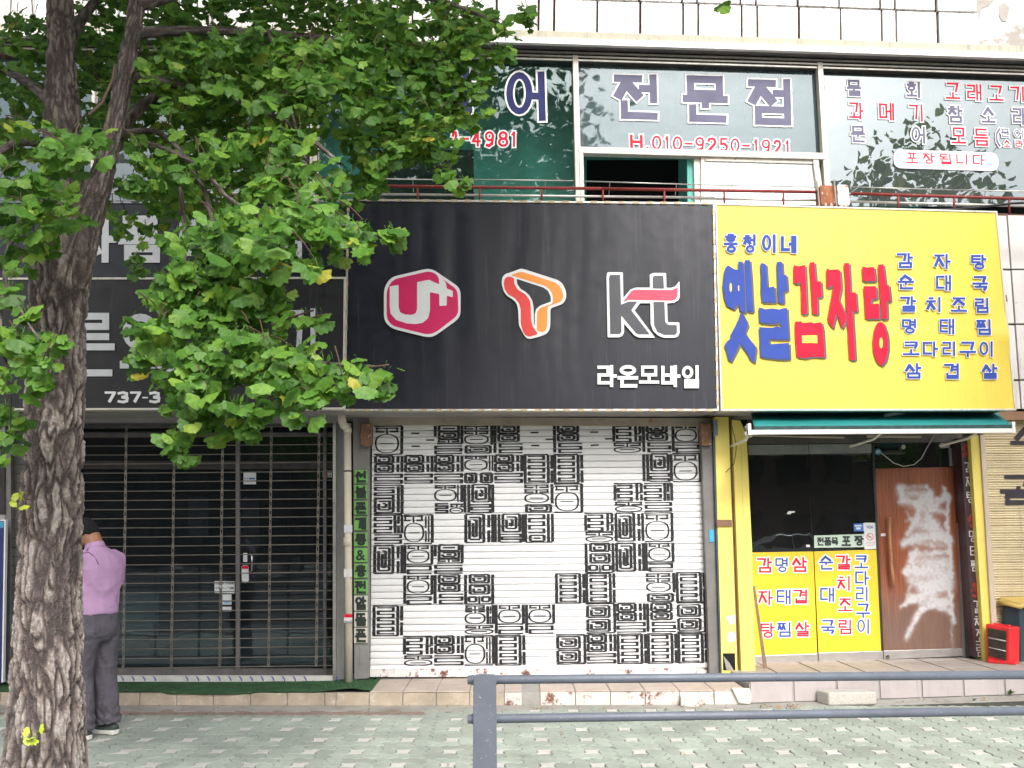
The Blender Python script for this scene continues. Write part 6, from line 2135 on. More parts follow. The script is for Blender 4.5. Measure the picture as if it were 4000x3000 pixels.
def fused(mb, name, m, voxel=.012, smooth_it=6, folds=None):
    me = bpy.data.meshes.new(name)
    me.from_pydata([tuple(v) for v in mb.v], [], mb.f)
    bm = bmesh.new()
    bm.from_mesh(me)
    bmesh.ops.recalc_face_normals(bm, faces=bm.faces)
    bm.to_mesh(me)
    bm.free()
    o = bpy.data.objects.new(name + '_build', me)
    COL.objects.link(o)
    r = o.modifiers.new('r', 'REMESH')
    r.mode = 'VOXEL'
    r.voxel_size = voxel
    s = o.modifiers.new('s', 'SMOOTH')
    s.iterations = smooth_it
    s.factor = .5
    bpy.context.view_layer.update()
    me2 = bpy.data.meshes.new_from_object(o.evaluated_get(bpy.context.evaluated_depsgraph_get()))
    bpy.data.objects.remove(o)
    me2.materials.clear()
    me2.materials.append(m)
    me2.name = name
    if folds:
        nn = [v.normal.copy() for v in me2.vertices]
        for v, n_ in zip(me2.vertices, nn):
            v.co += n_ * folds(v.co)
    for p in me2.polygons:
        p.use_smooth = True
    return link(bpy.data.objects.new(name, me2), MAN)


# body: head, neck, arms and hands in one surface
mb = MB()
hc = L3(.115, 0, 1.615)
tilt = .72
up_h = (Vector((0, 0, 1)) * math.cos(tilt) + fd_ * math.sin(tilt))
fw_h = (fd_ * math.cos(tilt) - Vector((0, 0, 1)) * math.sin(tilt))


def hp(f, r, u):
    return hc + fw_h * f + rd_ * r + up_h * u


vs, fs = [], []
nl, nr_ = 14, 20
for j in range(nl + 1):
    th = math.pi * j / nl
    for k in range(nr_):
        a = 2 * math.pi * k / nr_
        u = math.cos(th)
        rr = math.sin(th)
        jaw = 1 - .28 * max(0, -u) * (1 if True else 0)
        f_ = math.sin(a) * rr * (.098 if math.sin(a) > 0 else .100) * (jaw if math.sin(a) > 0 else .9 if u < -.3 else 1)
        r_ = math.cos(a) * rr * .077 * jaw
        vs.append(hp(f_ + (.012 if u < -.2 else 0), r_, u * .118))
for j in range(nl):
    for k in range(nr_):
        fs.append((j * nr_ + k, (j + 1) * nr_ + k, (j + 1) * nr_ + (k + 1) % nr_, j * nr_ + (k + 1) % nr_))
mb.add(vs, fs)
mb.tube([L3(.0, 0, 1.40), L3(.02, 0, 1.50), hp(-.02, 0, -.05)], [.078, .068, .066], 14)
mb.tube([hp(.09, 0, .012), hp(.115, 0, -.02), hp(.10, 0, -.032)], [.008, .014, .01], 8)          # nose
for s in (-1, 1):
    mb.tube([hp(-.005, s * .072, .02), hp(-.012, s * .086, .008), hp(-.004, s * .078, -.03)], [.012, .017, .010], 8)   # ears
    mb.tube([hp(.085, s * .012, -.062), hp(.088, 0, -.062)], [.006, .008], 6)                       # lips
    sh_ = L3(-.01, s * .19, 1.40)
    el_ = L3(.03, s * .235, 1.13)
    wr_ = L3(.27, s * .12, 1.08)
    mb.tube([sh_, el_ + Vector((0, 0, .12)), el_, el_.lerp(wr_, .35), wr_], [.06, .048, .043, .043, .028], 12)
    ha = wr_ + fd_ * .07 - rd_ * s * .02 + Vector((0, 0, .01))
    mb.tube([wr_, wr_.lerp(ha, .5), ha], [.026, .036, .034], 10)
    for k in range(4):
        b0_ = ha + Vector((0, 0, .03 - k * .018)) + fd_ * .0
        b1_ = b0_ + fd_ * (.035 - abs(k - 1.3) * .004)
        b2_ = b1_ - rd_ * s * .03 + fd_ * .006
        mb.tube([b0_, b1_, b2_], [.009, .0085, .007], 8)
    mb.tube([wr_ + Vector((0, 0, .02)) + fd_ * .02, ha + Vector((0, 0, .05)) - rd_ * s * .012, ha + Vector((0, 0, .06)) - rd_ * s * .03 + fd_ * .02], [.012, .010, .008], 8)
fused(mb, 'body', SKIN, .0065, 3)
# eyes
em = MB()
for s in (-1, 1):
    c_ = hp(.086, s * .03, .012)
    em.tube([c_ - fw_h * .008, c_ + fw_h * .004], [.009, .006], 8)
em.build('eyes', WHITE_PAINT, MAN)
# hair
mb = MB()
vs, fs = [], []
for j in range(nl + 1):
    th = math.pi * j / nl
    for k in range(nr_):
        a = 2 * math.pi * k / nr_
        u, rr = math.cos(th), math.sin(th)
        back_ = math.sin(a) < .25
        lim = -.55 if math.sin(a) < -.35 else (-.30 if back_ else .42)
        u2 = max(u, lim)
        rr2 = math.sqrt(max(0, 1 - u2 * u2)) if u >= lim else rr * .0 + math.sqrt(1 - lim * lim) * max(0, 1 + (u - lim) * .6)
        g = 1.07 + .02 * noise.noise(Vector((a * 3, th * 5, 4)))
        vs.append(hp(math.sin(a) * rr2 * .100 * g, math.cos(a) * rr2 * .080 * g, u2 * .122 * g))
for j in range(nl):
    for k in range(nr_):
        fs.append((j * nr_ + k, (j + 1) * nr_ + k, (j + 1) * nr_ + (k + 1) % nr_, j * nr_ + (k + 1) % nr_))
mb.add(vs, fs).build('hair', HAIR, MAN, smooth=True)
# polo shirt
mb = MB()
loft(mb, [(L3(-.005, 0, .962), .197, .150, 0), (L3(-.01, 0, 1.0), .196, .148, 0), (L3(-.015, 0, 1.1), .190, .138, 0), (L3(-.03, 0, 1.22), .205, .140, 0), (L3(-.035, 0, 1.32), .222, .138, .05),
          (L3(-.02, 0, 1.40), .215, .122, .1), (L3(.0, 0, 1.45), .165, .098, .15), (L3(.02, 0, 1.485), .085, .078, .2), (L3(.03, 0, 1.51), .07, .07, .25)], 26)
for s in (-1, 1):
    mb.tube([L3(-.02, s * .13, 1.41), L3(-.01, s * .20, 1.39), L3(.01, s * .222, 1.30), L3(.025, s * .238, 1.185)], [.07, .076, .073, .071], 16)


def shirt_folds(c):
    q = c - Vector((PX, PY, 0))
    a = noise.noise(Vector((q.x * 9 + q.z * 6, q.y * 9, q.z * 3.5 + 4)))
    b2 = noise.noise(Vector((q.x * 20 + q.z * 10, q.y * 20, q.z * 8)))
    low = 1.0 if q.z < 1.2 else .6
    return (abs(a) * -.018 + .005 + b2 * .004) * low


def trouser_folds(c):
    q = c - Vector((PX, PY, 0))
    a = noise.noise(Vector((q.x * 11, q.y * 11, q.z * 5 + q.x * 8)))
    ank = max(0, 1 - abs(q.z - .13) / .16)
    hipf = max(0, 1 - abs(q.z - .78) / .12)
    b2 = math.sin(q.z * 75 + 5 * a + q.x * 20)
    return -abs(a) * .016 + .004 + ank * b2 * .008 + hipf * noise.noise(Vector((q.x * 8, q.y * 8, q.z * 26))) * .012


shirt = fused(mb, 'polo_shirt', POLO, .010, 5, shirt_folds)
# collar
mb = MB()
n = 22
for (dz, gr) in ((0, 0),):
    vs, fs = [], []
    for k in range(n):
        a = math.pi * 2 * (k + .5) / n
        if abs(math.sin(a) - 1) < .03:
            pass
        lo_ = L3(.015, 0, 1.475) + rd_ * math.cos(a) * .083 + fd_ * math.sin(a) * .083 + Vector((0, 0, -.018 * math.sin(a)))
        hi_ = L3(.03, 0, 1.525) + rd_ * math.cos(a) * .068 + fd_ * math.sin(a) * .068 + Vector((0, 0, -.02 * math.sin(a)))
        vs += [lo_, hi_]
    for k in range(n):
        j = (k + 1) % n
        fs.append((2 * k, 2 * j, 2 * j + 1, 2 * k + 1))
    mb.add(vs, fs)
c_ = mb.build('collar', POLO, MAN, smooth=True)
sdm = c_.modifiers.new('t', 'SOLIDIFY')
sdm.thickness = .006
# shoulder seam piping, cuff line and the small mark on the back
pip = mat('dark_piping', (0.05, 0.035, 0.07), 0.7)
for s in (-1, 1):
    pts = []
    for k in range(9):
        t = k / 8
        a = math.pi * (.15 + .75 * t)
        pts.append(L3(-.02 + .088 * math.cos(a) * 1.0, s * (.150 + .02 * math.sin(a) + .035 * (math.cos(a) < 0) * abs(math.cos(a))), 1.385 + .075 * math.sin(a)))
    cu = []
    for k in range(17):
        a = 2 * math.pi * k / 16
        cu.append(L3(.023 + .0725 * math.cos(a), s * (.236 + .0725 * math.sin(a)), 1.20 + .012 * math.sin(a)))
    MB().tube(cu, .0025, 5, False).build('cuff_line', pip, MAN)
# piping line laid on the back of the shoulder by casting onto the shirt
bpy.context.view_layer.update()
dg_ = bpy.context.evaluated_depsgraph_get()


def on_shirt(px, py, Y0=6.5):
    o_ = P(px, py, Y0)
    d = ray(px, py).normalized()
    inv = shirt.matrix_world.inverted()
    hit, loc, nrm, idx = shirt.ray_cast(inv @ o_, (inv.to_3x3() @ d).normalized())
    return (shirt.matrix_world @ loc) - d * .002 if hit else None


for pl in ([(352, 2118), (345, 2140), (334, 2160)], [(322, 2162), (345, 2157), (365, 2170), (378, 2190), (386, 2206)]):
    pts = [on_shirt(*q) for q in pl]
    pts = [q for q in pts if q is not None]
    if len(pts) > 1:
        MB().tube(pts, .003, 5).build('piping', pip, MAN)
a_, b_ = on_shirt(428, 2116), on_shirt(437, 2127)
if a_ is not None and b_ is not None:
    MB().tube([a_, b_], .008, 4).build('back_mark', pip, MAN)
# trousers
mb = MB()
loft(mb, [(L3(-.01, 0, .995), .178, .132, 0), (L3(-.015, 0, .93), .188, .142, 0), (L3(-.025, 0, .86), .192, .150, 0), (L3(-.02, 0, .79), .180, .142, 0), (L3(-.01, 0, .75), .165, .12, 0)], 26)
legs = {1: [(-.02, .095, .84), (-.0, .105, .62), (.0, .115, .48), (-.03, .125, .30), (-.06, .13, .09)], -1: [(-.02, -.095, .84), (.03, -.10, .62), (.03, -.10, .48), (.0, -.10, .30), (-.01, -.10, .075)]}
for s, lg in legs.items():
    loft(mb, [(L3(f_, r_, z_), w_, d_, 0) for (f_, r_, z_), w_, d_ in zip(lg, (.104, .104, .096, .092, .090), (.128, .118, .106, .102, .100))], 18)
fused(mb, 'trousers', TROU, .010, 4, trouser_folds)
for s, (f_, r_) in ((1, (-.06, .13)), (-1, (-.01, -.10))):
    mb = MB()
    rr = [(-.085, .030, .03), (-.06, .038, .045), (.0, .042, .05), (.08, .047, .042), (.14, .045, .032), (.18, .028, .022)]
    loftv = []
    n = 14
    vs, fs = [], []
    for (ff, w_, h_) in rr:
        for k in range(n):
            a = 2 * math.pi * k / n
            vs.append(L3(f_ + ff, r_ + math.cos(a) * w_, .028 + max(-.012, math.sin(a) * h_) + (.02 if ff < .05 else .0)))
    m_ = len(rr)
    for i in range(m_ - 1):
        for k in range(n):
            fs.append((i * n + k, i * n + (k + 1) % n, (i + 1) * n + (k + 1) % n, (i + 1) * n + k))
    fs += [tuple(reversed(range(n))), tuple((m_ - 1) * n + k for k in range(n))]
    mb.add(vs, fs)
    sho = mb.build('shoe', SHOE, MAN, smooth=True)
    out = [(-.098, .0), (-.09, .03), (-.05, .042), (.0, .04), (.08, .051), (.14, .049), (.18, .032), (.198, 0)]
    loop = out + [(a, -b) for a, b in reversed(out[1:-1])]
    sm_b = MB().prism([L3(f_ + a, r_ + b, .004) for a, b in loop], (0, 0, .036))
    sm_b.build('sole', SOLE, sho, bevel=.008)

# ------------------------------------------------------------------ ginkgo tree
BARK = bpy.data.materials.new('ginkgo_bark')
BARK.use_nodes = True
nt = BARK.node_tree
N, L = nt.nodes, nt.links
b = N['Principled BSDF']
b.inputs['Roughness'].default_value = .95
b.inputs['Specular IOR Level'].default_value = .15
at = N.new('ShaderNodeAttribute')
at.attribute_name = 'ridge'
geo = N.new('ShaderNodeNewGeometry')
n1 = N.new('ShaderNodeTexNoise')
n1.inputs['Scale'].default_value = 75
n1.inputs['Detail'].default_value = 8
n1.inputs['Roughness'].default_value = .75
L.new(geo.outputs['Position'], n1.inputs['Vector'])
ad = N.new('ShaderNodeMath')
ad.operation = 'MULTIPLY_ADD'
ad.inputs[1].default_value = .9
L.new(n1.outputs['Fac'], ad.inputs[0])
sb = N.new('ShaderNodeMath')
sb.operation = 'SUBTRACT'
sb.inputs[1].default_value = .45
L.new(at.outputs['Fac'], sb.inputs[0])
L.new(sb.outputs[0], ad.inputs[2])
cr = N.new('ShaderNodeValToRGB')
els = cr.color_ramp.elements
els[0].position, els[0].color = 0.0, (0.075, 0.062, 0.06, 1)
els[1].position, els[1].color = 1.0, (0.40, 0.37, 0.36, 1)
e = els.new(.35)
e.color = (0.145, 0.118, 0.112, 1)
e = els.new(.62)
e.color = (0.23, 0.195, 0.18, 1)
e = els.new(.8)
e.color = (0.28, 0.235, 0.205, 1)
L.new(ad.outputs[0], cr.inputs[0])
L.new(cr.outputs[0], b.inputs['Base Color'])
n3 = N.new('ShaderNodeTexNoise')
n3.inputs['Scale'].default_value = 130
n3.inputs['Detail'].default_value = 5
L.new(geo.outputs['Position'], n3.inputs['Vector'])
bp = N.new('ShaderNodeBump')
bp.inputs['Strength'].default_value = 1.0
bp.inputs['Distance'].default_value = .012
L.new(n3.outputs['Fac'], bp.inputs['Height'])
L.new(bp.outputs[0], b.inputs['Normal'])


def ridge_fn(ang, R_, z, seed, sc=1.0):
    """vertical plates split by wandering furrows; the coordinates run round the stem so the pattern closes on itself."""
    k = R_ / .22
    cx_, sx2 = math.cos(ang) * 3.0 * k / sc, math.sin(ang) * 3.0 * k / sc
    warp = noise.noise(Vector((cx_ * .8, sx2 * .8, z * 4.5 / sc + seed))) * .6
    a = noise.noise(Vector((cx_ + warp, sx2 - warp, z * 2.5 / sc + seed)))
    b2 = noise.noise(Vector((cx_ * 2.0 + warp, sx2 * 2.0, z * 6.5 / sc + seed + 30)))
    c2 = noise.noise(Vector((cx_ * 1.6, sx2 * 1.6, z * 14 / sc + seed + 70)))
    v = min(abs(a) * 3.3, abs(b2) * 3.0 + .1)
    r = min(1.0, max(0.0, v))
    crack = max(0, .12 - abs(c2)) * 2.2
    r = r * r * (3 - 2 * r) - crack
    fine = noise.noise(Vector((cx_ * 5, sx2 * 5, z * 34 + seed))) * .26 + noise.noise(Vector((cx_ * 10, sx2 * 10, z * 90 + seed))) * .2
    return max(0, min(1.15, r * .85 + fine + .08))


def bark_tube(name, parent, ctr, rads, nseg, step, depth, seed):
    """ctr: list of points, rads: radii; resampled every 'step' metres."""
    ctr = [Vector(c) for c in ctr]
    ln = [0]
    for i in range(1, len(ctr)):
        ln.append(ln[-1] + (ctr[i] - ctr[i - 1]).length)
    tot = ln[-1]
    m = max(2, int(tot / step))

    def at_len(s):
        for i in range(1, len(ln)):
            if s <= ln[i] + 1e-9:
                t = (s - ln[i - 1]) / (ln[i] - ln[i - 1])
                t2 = t
                p0_ = ctr[max(0, i - 2)]
                p1_, p2_ = ctr[i - 1], ctr[i]
                p3_ = ctr[min(len(ctr) - 1, i + 1)]
                q = 0.5 * ((2 * p1_) + (-p0_ + p2_) * t2 + (2 * p0_ - 5 * p1_ + 4 * p2_ - p3_) * t2 ** 2 + (-p0_ + 3 * p1_ - 3 * p2_ + p3_) * t2 ** 3)
                return q, rads[i - 1] + (rads[i] - rads[i - 1]) * t
        return ctr[-1], rads[-1]
    vs, fs, at_ = [], [], []
    pts = [at_len(tot * i / m) for i in range(m + 1)]
    for i, (c, r) in enumerate(pts):
        d = (pts[min(i + 1, m)][0] - pts[max(i - 1, 0)][0]).normalized()
        a = d.cross(Vector((0, 1, 0))).normalized()
        b2 = a.cross(d).normalized()
        s = tot * i / m
        for k in range(nseg):
            an = 2 * math.pi * k / nseg
            h = ridge_fn(an, r, s, seed, 1.0 if r > .1 else .6)
            dark = 1.0 if r > .14 else .8
            lump = 1 + .05 * noise.noise(Vector((math.cos(an) * 1.2, math.sin(an) * 1.2, s * 1.5 + seed)))
            rr = r * lump + (h - .65) * depth
            vs.append(c + a * math.cos(an) * rr + b2 * math.sin(an) * rr)
            at_.append(h * dark)
    for i in range(m):
        for k in range(nseg):
            fs.append((i * nseg + k, (i + 1) * nseg + k, (i + 1) * nseg + (k + 1) % nseg, i * nseg + (k + 1) % nseg))
    me = bpy.data.meshes.new(name)
    me.from_pydata([tuple(v) for v in vs], [], fs)
    me.attributes.new('ridge', 'FLOAT', 'POINT').data.foreach_set('value', at_)
    me.materials.append(BARK)
    for p in me.polygons:
        p.use_smooth = True
    bm = bmesh.new()
    bm.from_mesh(me)
    bmesh.ops.recalc_face_normals(bm, faces=bm.faces)
    bm.to_mesh(me)
    bm.free()
    return link(bpy.data.objects.new(name, me), parent)


prof_t = [(3000, 12, 338), (2700, 44, 328), (2500, 58, 322), (2250, 68, 318), (2000, 78, 322), (1800, 93, 326), (1650, 97, 330), (1500, 104, 334), (1300, 114, 336), (1100, 118, 342), (980, 125, 348), (900, 150, 362), (850, 200, 360), (825, 262, 330)]
pts_t, rad_t = [], []
x_b = (P(12, 3000, 5).x + P(338, 3000, 5).x) / 2
for zz_, rr_ in ((-.05, .30), (.08, .262), (.22, .238)):
    pts_t.append(Vector((x_b, 5, zz_)))
    rad_t.append(rr_)
for y, xl, xr in prof_t:
    a, b2 = P(xl, y, 5), P(xr, y, 5)
    pts_t.append(Vector(((a.x + b2.x) / 2, 5, (a.z + b2.z) / 2)))
    rad_t.append((b2.x - a.x) / 2 - .013)
TR = thing('ginkgo_tree', 'large ginkgo tree with furrowed bark and fan leaves at the left of the shops', 'tree', (x_b, 5, 0))
bark_tube('trunk', TR, pts_t, rad_t, 300, .008, .024, 3.0)
w1 = lambda x, y, Y=5.0: P(x, y, Y)
stemA = [w1(240, 980), w1(252, 850, 5.03), w1(250, 600, 5.1), w1(240, 400, 5.15), w1(238, 200, 5.2), w1(236, 0, 5.25), w1(240, -500, 5.3), w1(300, -1200, 5.3)]
bark_tube('branch', TR, stemA, [.12, .115, .105, .095, .075, .07, .06, .03], 90, .02, .018, 9.0)
stemB = [w1(262, 1120, 5.02), w1(285, 1000, 5.0), w1(322, 880, 4.97), w1(362, 780, 4.93), w1(403, 670, 4.9), w1(435, 540, 4.9), w1(465, 400, 4.9), w1(490, 270, 4.9), w1(520, 120, 4.9), w1(560, -100, 4.9), w1(700, -700, 4.8), w1(900, -1300, 4.8)]
bark_tube('branch', TR, stemB, [.11, .118, .105, .08, .06, .052, .05, .048, .044, .04, .03, .015], 80, .02, .014, 14.0)
limbs = [
    ([(420, 600, 4.9), (500, 470, 5.2), (600, 380, 5.5), (720, 300, 5.8), (880, 230, 5.9)], .045, .02),
    ([(480, 300, 4.9), (640, 320, 5.1), (800, 360, 5.2), (1000, 420, 5.1), (1180, 520, 4.9), (1330, 640, 4.6)], .035, .01),
    ([(520, 130, 4.9), (760, 120, 5.2), (1050, 130, 5.4), (1350, 160, 5.5), (1600, 230, 5.5), (1760, 380, 5.4)], .035, .008),
    ([(540, 20, 4.9), (900, -60, 5.1), (1300, -40, 5.3), (1700, 0, 5.3), (1950, 90, 5.2)], .035, .008),
    ([(400, 600, 4.95), (560, 560, 5.1), (760, 640, 4.9), (900, 780, 4.6), (1050, 850, 4.3), (1250, 870, 4.05), (1450, 895, 3.92)], .022, .005),
    ([(440, 530, 4.9), (620, 520, 5.1), (780, 700, 4.9), (850, 950, 4.65), (900, 1180, 4.5), (1000, 1360, 4.3), (1200, 1410, 4.05), (1500, 1432, 3.9)], .02, .004),
    ([(700, 700, 5.0), (720, 900, 4.9), (720, 1150, 4.7), (720, 1400, 4.45), (700, 1600, 4.4), (700, 1750, 4.4)], .016, .004),
    ([(240, 640, 5.0), (150, 560, 4.8), (60, 560, 4.5), (-40, 620, 4.3)], .04, .015),
    ([(250, 560, 5.0), (280, 520, 4.5), (310, 480, 4.1), (340, 440, 3.9)], .012, .005),
    ([(230, 430, 5.1), (120, 330, 5.4), (20, 280, 5.6), (-100, 260, 5.7)], .04, .015),
    ([(150, 760, 4.95), (60, 900, 4.7), (20, 1080, 4.4), (90, 1230, 4.2), (160, 1330, 4.1)], .02, .005),
    ([(20, 1080, 4.4), (0, 1300, 4.3), (40, 1500, 4.3), (40, 1680, 4.4)], .012, .004),
    ([(1050, 130, 5.4), (1100, 300, 5.1), (1150, 480, 4.9), (1200, 650, 4.6)], .016, .005),
    ([(1350, 160, 5.5), (1450, 330, 5.5), (1450, 520, 5.4), (1420, 740, 5.4)], .016, .004),
    ([(1600, 230, 5.5), (1660, 420, 5.5), (1720, 560, 5.4), (1780, 700, 5.4)], .014, .004),
    ([(250, 200, 5.2), (330, 60, 5.5), (450, -80, 5.7), (600, -200, 5.9)], .04, .02),
]
for pts, r0, r1_ in limbs:
    q = [w1(*p) for p in pts]
    n = len(q)
    bark_tube('branch', TR, q, [r0 + (r1_ - r0) * (i / (n - 1)) ** .8 for i in range(n)], 14, .05, .003, random.random() * 50)

# leaf meshes
LEAFM = bpy.data.materials.new('ginkgo_leaf')
LEAFM.use_nodes = True
nt = LEAFM.node_tree
N, L = nt.nodes, nt.links
b = N['Principled BSDF']
b.inputs['Roughness'].default_value = .5
b.inputs['Specular IOR Level'].default_value = .35
geo = N.new('ShaderNodeNewGeometry')
oi = N.new('ShaderNodeObjectInfo')
ad = N.new('ShaderNodeMath')
ad.operation = 'ADD'
L.new(geo.outputs['Random Per Island'], ad.inputs[0])
L.new(oi.outputs['Random'], ad.inputs[1])
fr = N.new('ShaderNodeMath')
fr.operation = 'FRACT'
L.new(ad.outputs[0], fr.inputs[0])
cr = N.new('ShaderNodeValToRGB')
els = cr.color_ramp.elements
els[0].position, els[0].color = 0, (0.045, 0.125, 0.018, 1)
els[1].position, els[1].color = 1, (0.50, 0.42, 0.06, 1)
for p_, c_ in ((.35, (0.075, 0.19, 0.027)), (.7, (0.12, 0.265, 0.038)), (.95, (0.18, 0.33, 0.045)), (.995, (0.25, 0.35, 0.05))):
    e = els.new(p_)
    e.color = (*c_, 1)
L.new(fr.outputs[0], cr.inputs[0])
n1 = N.new('ShaderNodeTexNoise')
n1.inputs['Scale'].default_value = 1.1
L.new(geo.outputs['Position'], n1.inputs['Vector'])
n2 = N.new('ShaderNodeTexNoise')
n2.inputs['Scale'].default_value = 60
n2.inputs['Detail'].default_value = 4
L.new(geo.outputs['Position'], n2.inputs['Vector'])
hs = N.new('ShaderNodeHueSaturation')
mr = N.new('ShaderNodeMapRange')
mr.inputs['From Min'].default_value = .3
mr.inputs['From Max'].default_value = .7
mr.inputs['To Min'].default_value = .78
mr.inputs['To Max'].default_value = 1.22
L.new(n2.outputs['Fac'], mr.inputs['Value'])
L.new(mr.outputs[0], hs.inputs['Value'])
L.new(cr.outputs[0], hs.inputs['Color'])
L.new(hs.outputs[0], b.inputs['Base Color'])
tl_ = N.new('ShaderNodeBsdfTranslucent')
h2 = N.new('ShaderNodeHueSaturation')
h2.inputs['Value'].default_value = 1.5
h2.inputs['Hue'].default_value = .485
L.new(hs.outputs[0], h2.inputs['Color'])
L.new(h2.outputs[0], tl_.inputs['Color'])
mx = N.new('ShaderNodeMixShader')
mx.inputs[0].default_value = .32
L.new(b.outputs[0], mx.inputs[1])
L.new(tl_.outputs[0], mx.inputs[2])
L.new(mx.outputs[0], N['Material Output'].inputs['Surface'])


def leaf_geom(seed, fine=True):
    rr = random.Random(seed)
    pet = rr.uniform(.7, 1.1)
    half = rr.uniform(1.05, 1.35)
    n = 13 if fine else 6
    notch = rr.uniform(.05, .35)
    vs = [(-.018, 0, 0), (.018, 0, 0), (-.015, pet * .5, .05), (.015, pet * .5, .05), (0, pet, 0)]
    fs = [(0, 1, 3, 2), (2, 3, 4)]
    c0 = 4
    mid0 = len(vs)
    cup = rr.uniform(-.25, .3)
    fold = rr.uniform(-.1, .35)
    for ring, q in ((0, .5), (1, 1.0)):
        for k in range(n):
            t = k / (n - 1)
            a = -half + 2 * half * t
            r = q
            if ring:
                r *= 1 + .085 * math.sin(k * 2.4 + seed) - notch * math.exp(-((t - .5) / .06) ** 2) - .10 * abs(t - .5) * 2 * rr.random()
                r *= .93 + .07 * math.cos((t - .5) * 5)
            x_, y_ = math.sin(a) * r, pet + math.cos(a) * r
            z_ = cup * r * r * (.6 + .4 * math.cos(a * 2)) - fold * abs(math.sin(a)) * r * .8 + (.07 * math.sin(k * 1.9 + seed * 2.1) * q if ring else 0)
            vs.append((x_, y_, z_))
    for k in range(n - 1):
        fs.append((c0, mid0 + k, mid0 + k + 1))
        fs.append((mid0 + k, mid0 + n + k, mid0 + n + k + 1, mid0 + k + 1))
    return [Vector(v) for v in vs], fs


NV = 10
LG = [leaf_geom(i) for i in range(NV)]
LGc = [leaf_geom(i + 50, False) for i in range(NV)]
LMESH = []
for i in range(NV):
    me = bpy.data.meshes.new('leaf')
    me.from_pydata([tuple(v) for v in LG[i][0]], [], LG[i][1])
    me.materials.append(LEAFM)
    for p in me.polygons:
        p.use_smooth = True
    LMESH.append(me)

leaves = []          # (matrix, size, in_frame)


def add_leaf(node, R_, rr, out_dir, face):
    d = (out_dir + Vector((rr.uniform(-1, 1), rr.uniform(-1, 1), rr.uniform(-1, .5))) * .7).normalized()
    nrm = face + Vector((rr.uniform(-1, 1), rr.uniform(-1, 1), rr.uniform(-1, 1))) * .8
    nrm = (nrm - d * nrm.dot(d))
    if nrm.length < .05:
        nrm = d.orthogonal()
    nrm.normalize()
    xax = d.cross(nrm).normalized()
    M_ = Matrix((xax, d, nrm)).transposed().to_4x4()
    leaves.append((Matrix.Translation(node) @ M_ @ Matrix.Scale(R_, 4), R_, node))


def cluster_fill(cx, cy, rx, ry, depth, dr, dens=1.0, size=None, seed=0, face=None, twigs=None):
    size = size or (.052 if depth > 5.15 else .058 if depth > 4.5 else .060)
    rr = random.Random(int(cx * 7 + cy * 13 + seed))
    area = math.pi * rx * ry
    per = (size * 1.5 * F / depth) ** 2 * .55
    n_nodes = int(area / per * 4.6 * (1.25 if depth > 4.9 else 1) * dens / 3.6) + 1
    for _ in range(n_nodes):
        while True:
            u, v = rr.uniform(-1, 1), rr.uniform(-1, 1)
            if u * u + v * v < 1:
                break
        x_, y_ = cx + u * rx, cy + v * ry
        node = P(x_, y_, depth + rr.uniform(-dr, dr))
        out = Vector((u * .5, -.25, -.85))
        fc = face or Vector((.05, -.85, .5))
        for k in range(rr.choice((3, 3, 4, 5))):
            add_leaf(node + Vector((rr.uniform(-.015, .015), rr.uniform(-.015, .015), rr.uniform(-.015, .015))), size * rr.uniform(.55, 1.25), rr, out, fc)
        if twigs is not None and rr.random() < .18:
            q = node + Vector((rr.uniform(-.12, .05), rr.uniform(0, .1), rr.uniform(.03, .14)))
            twigs.append((q, node))


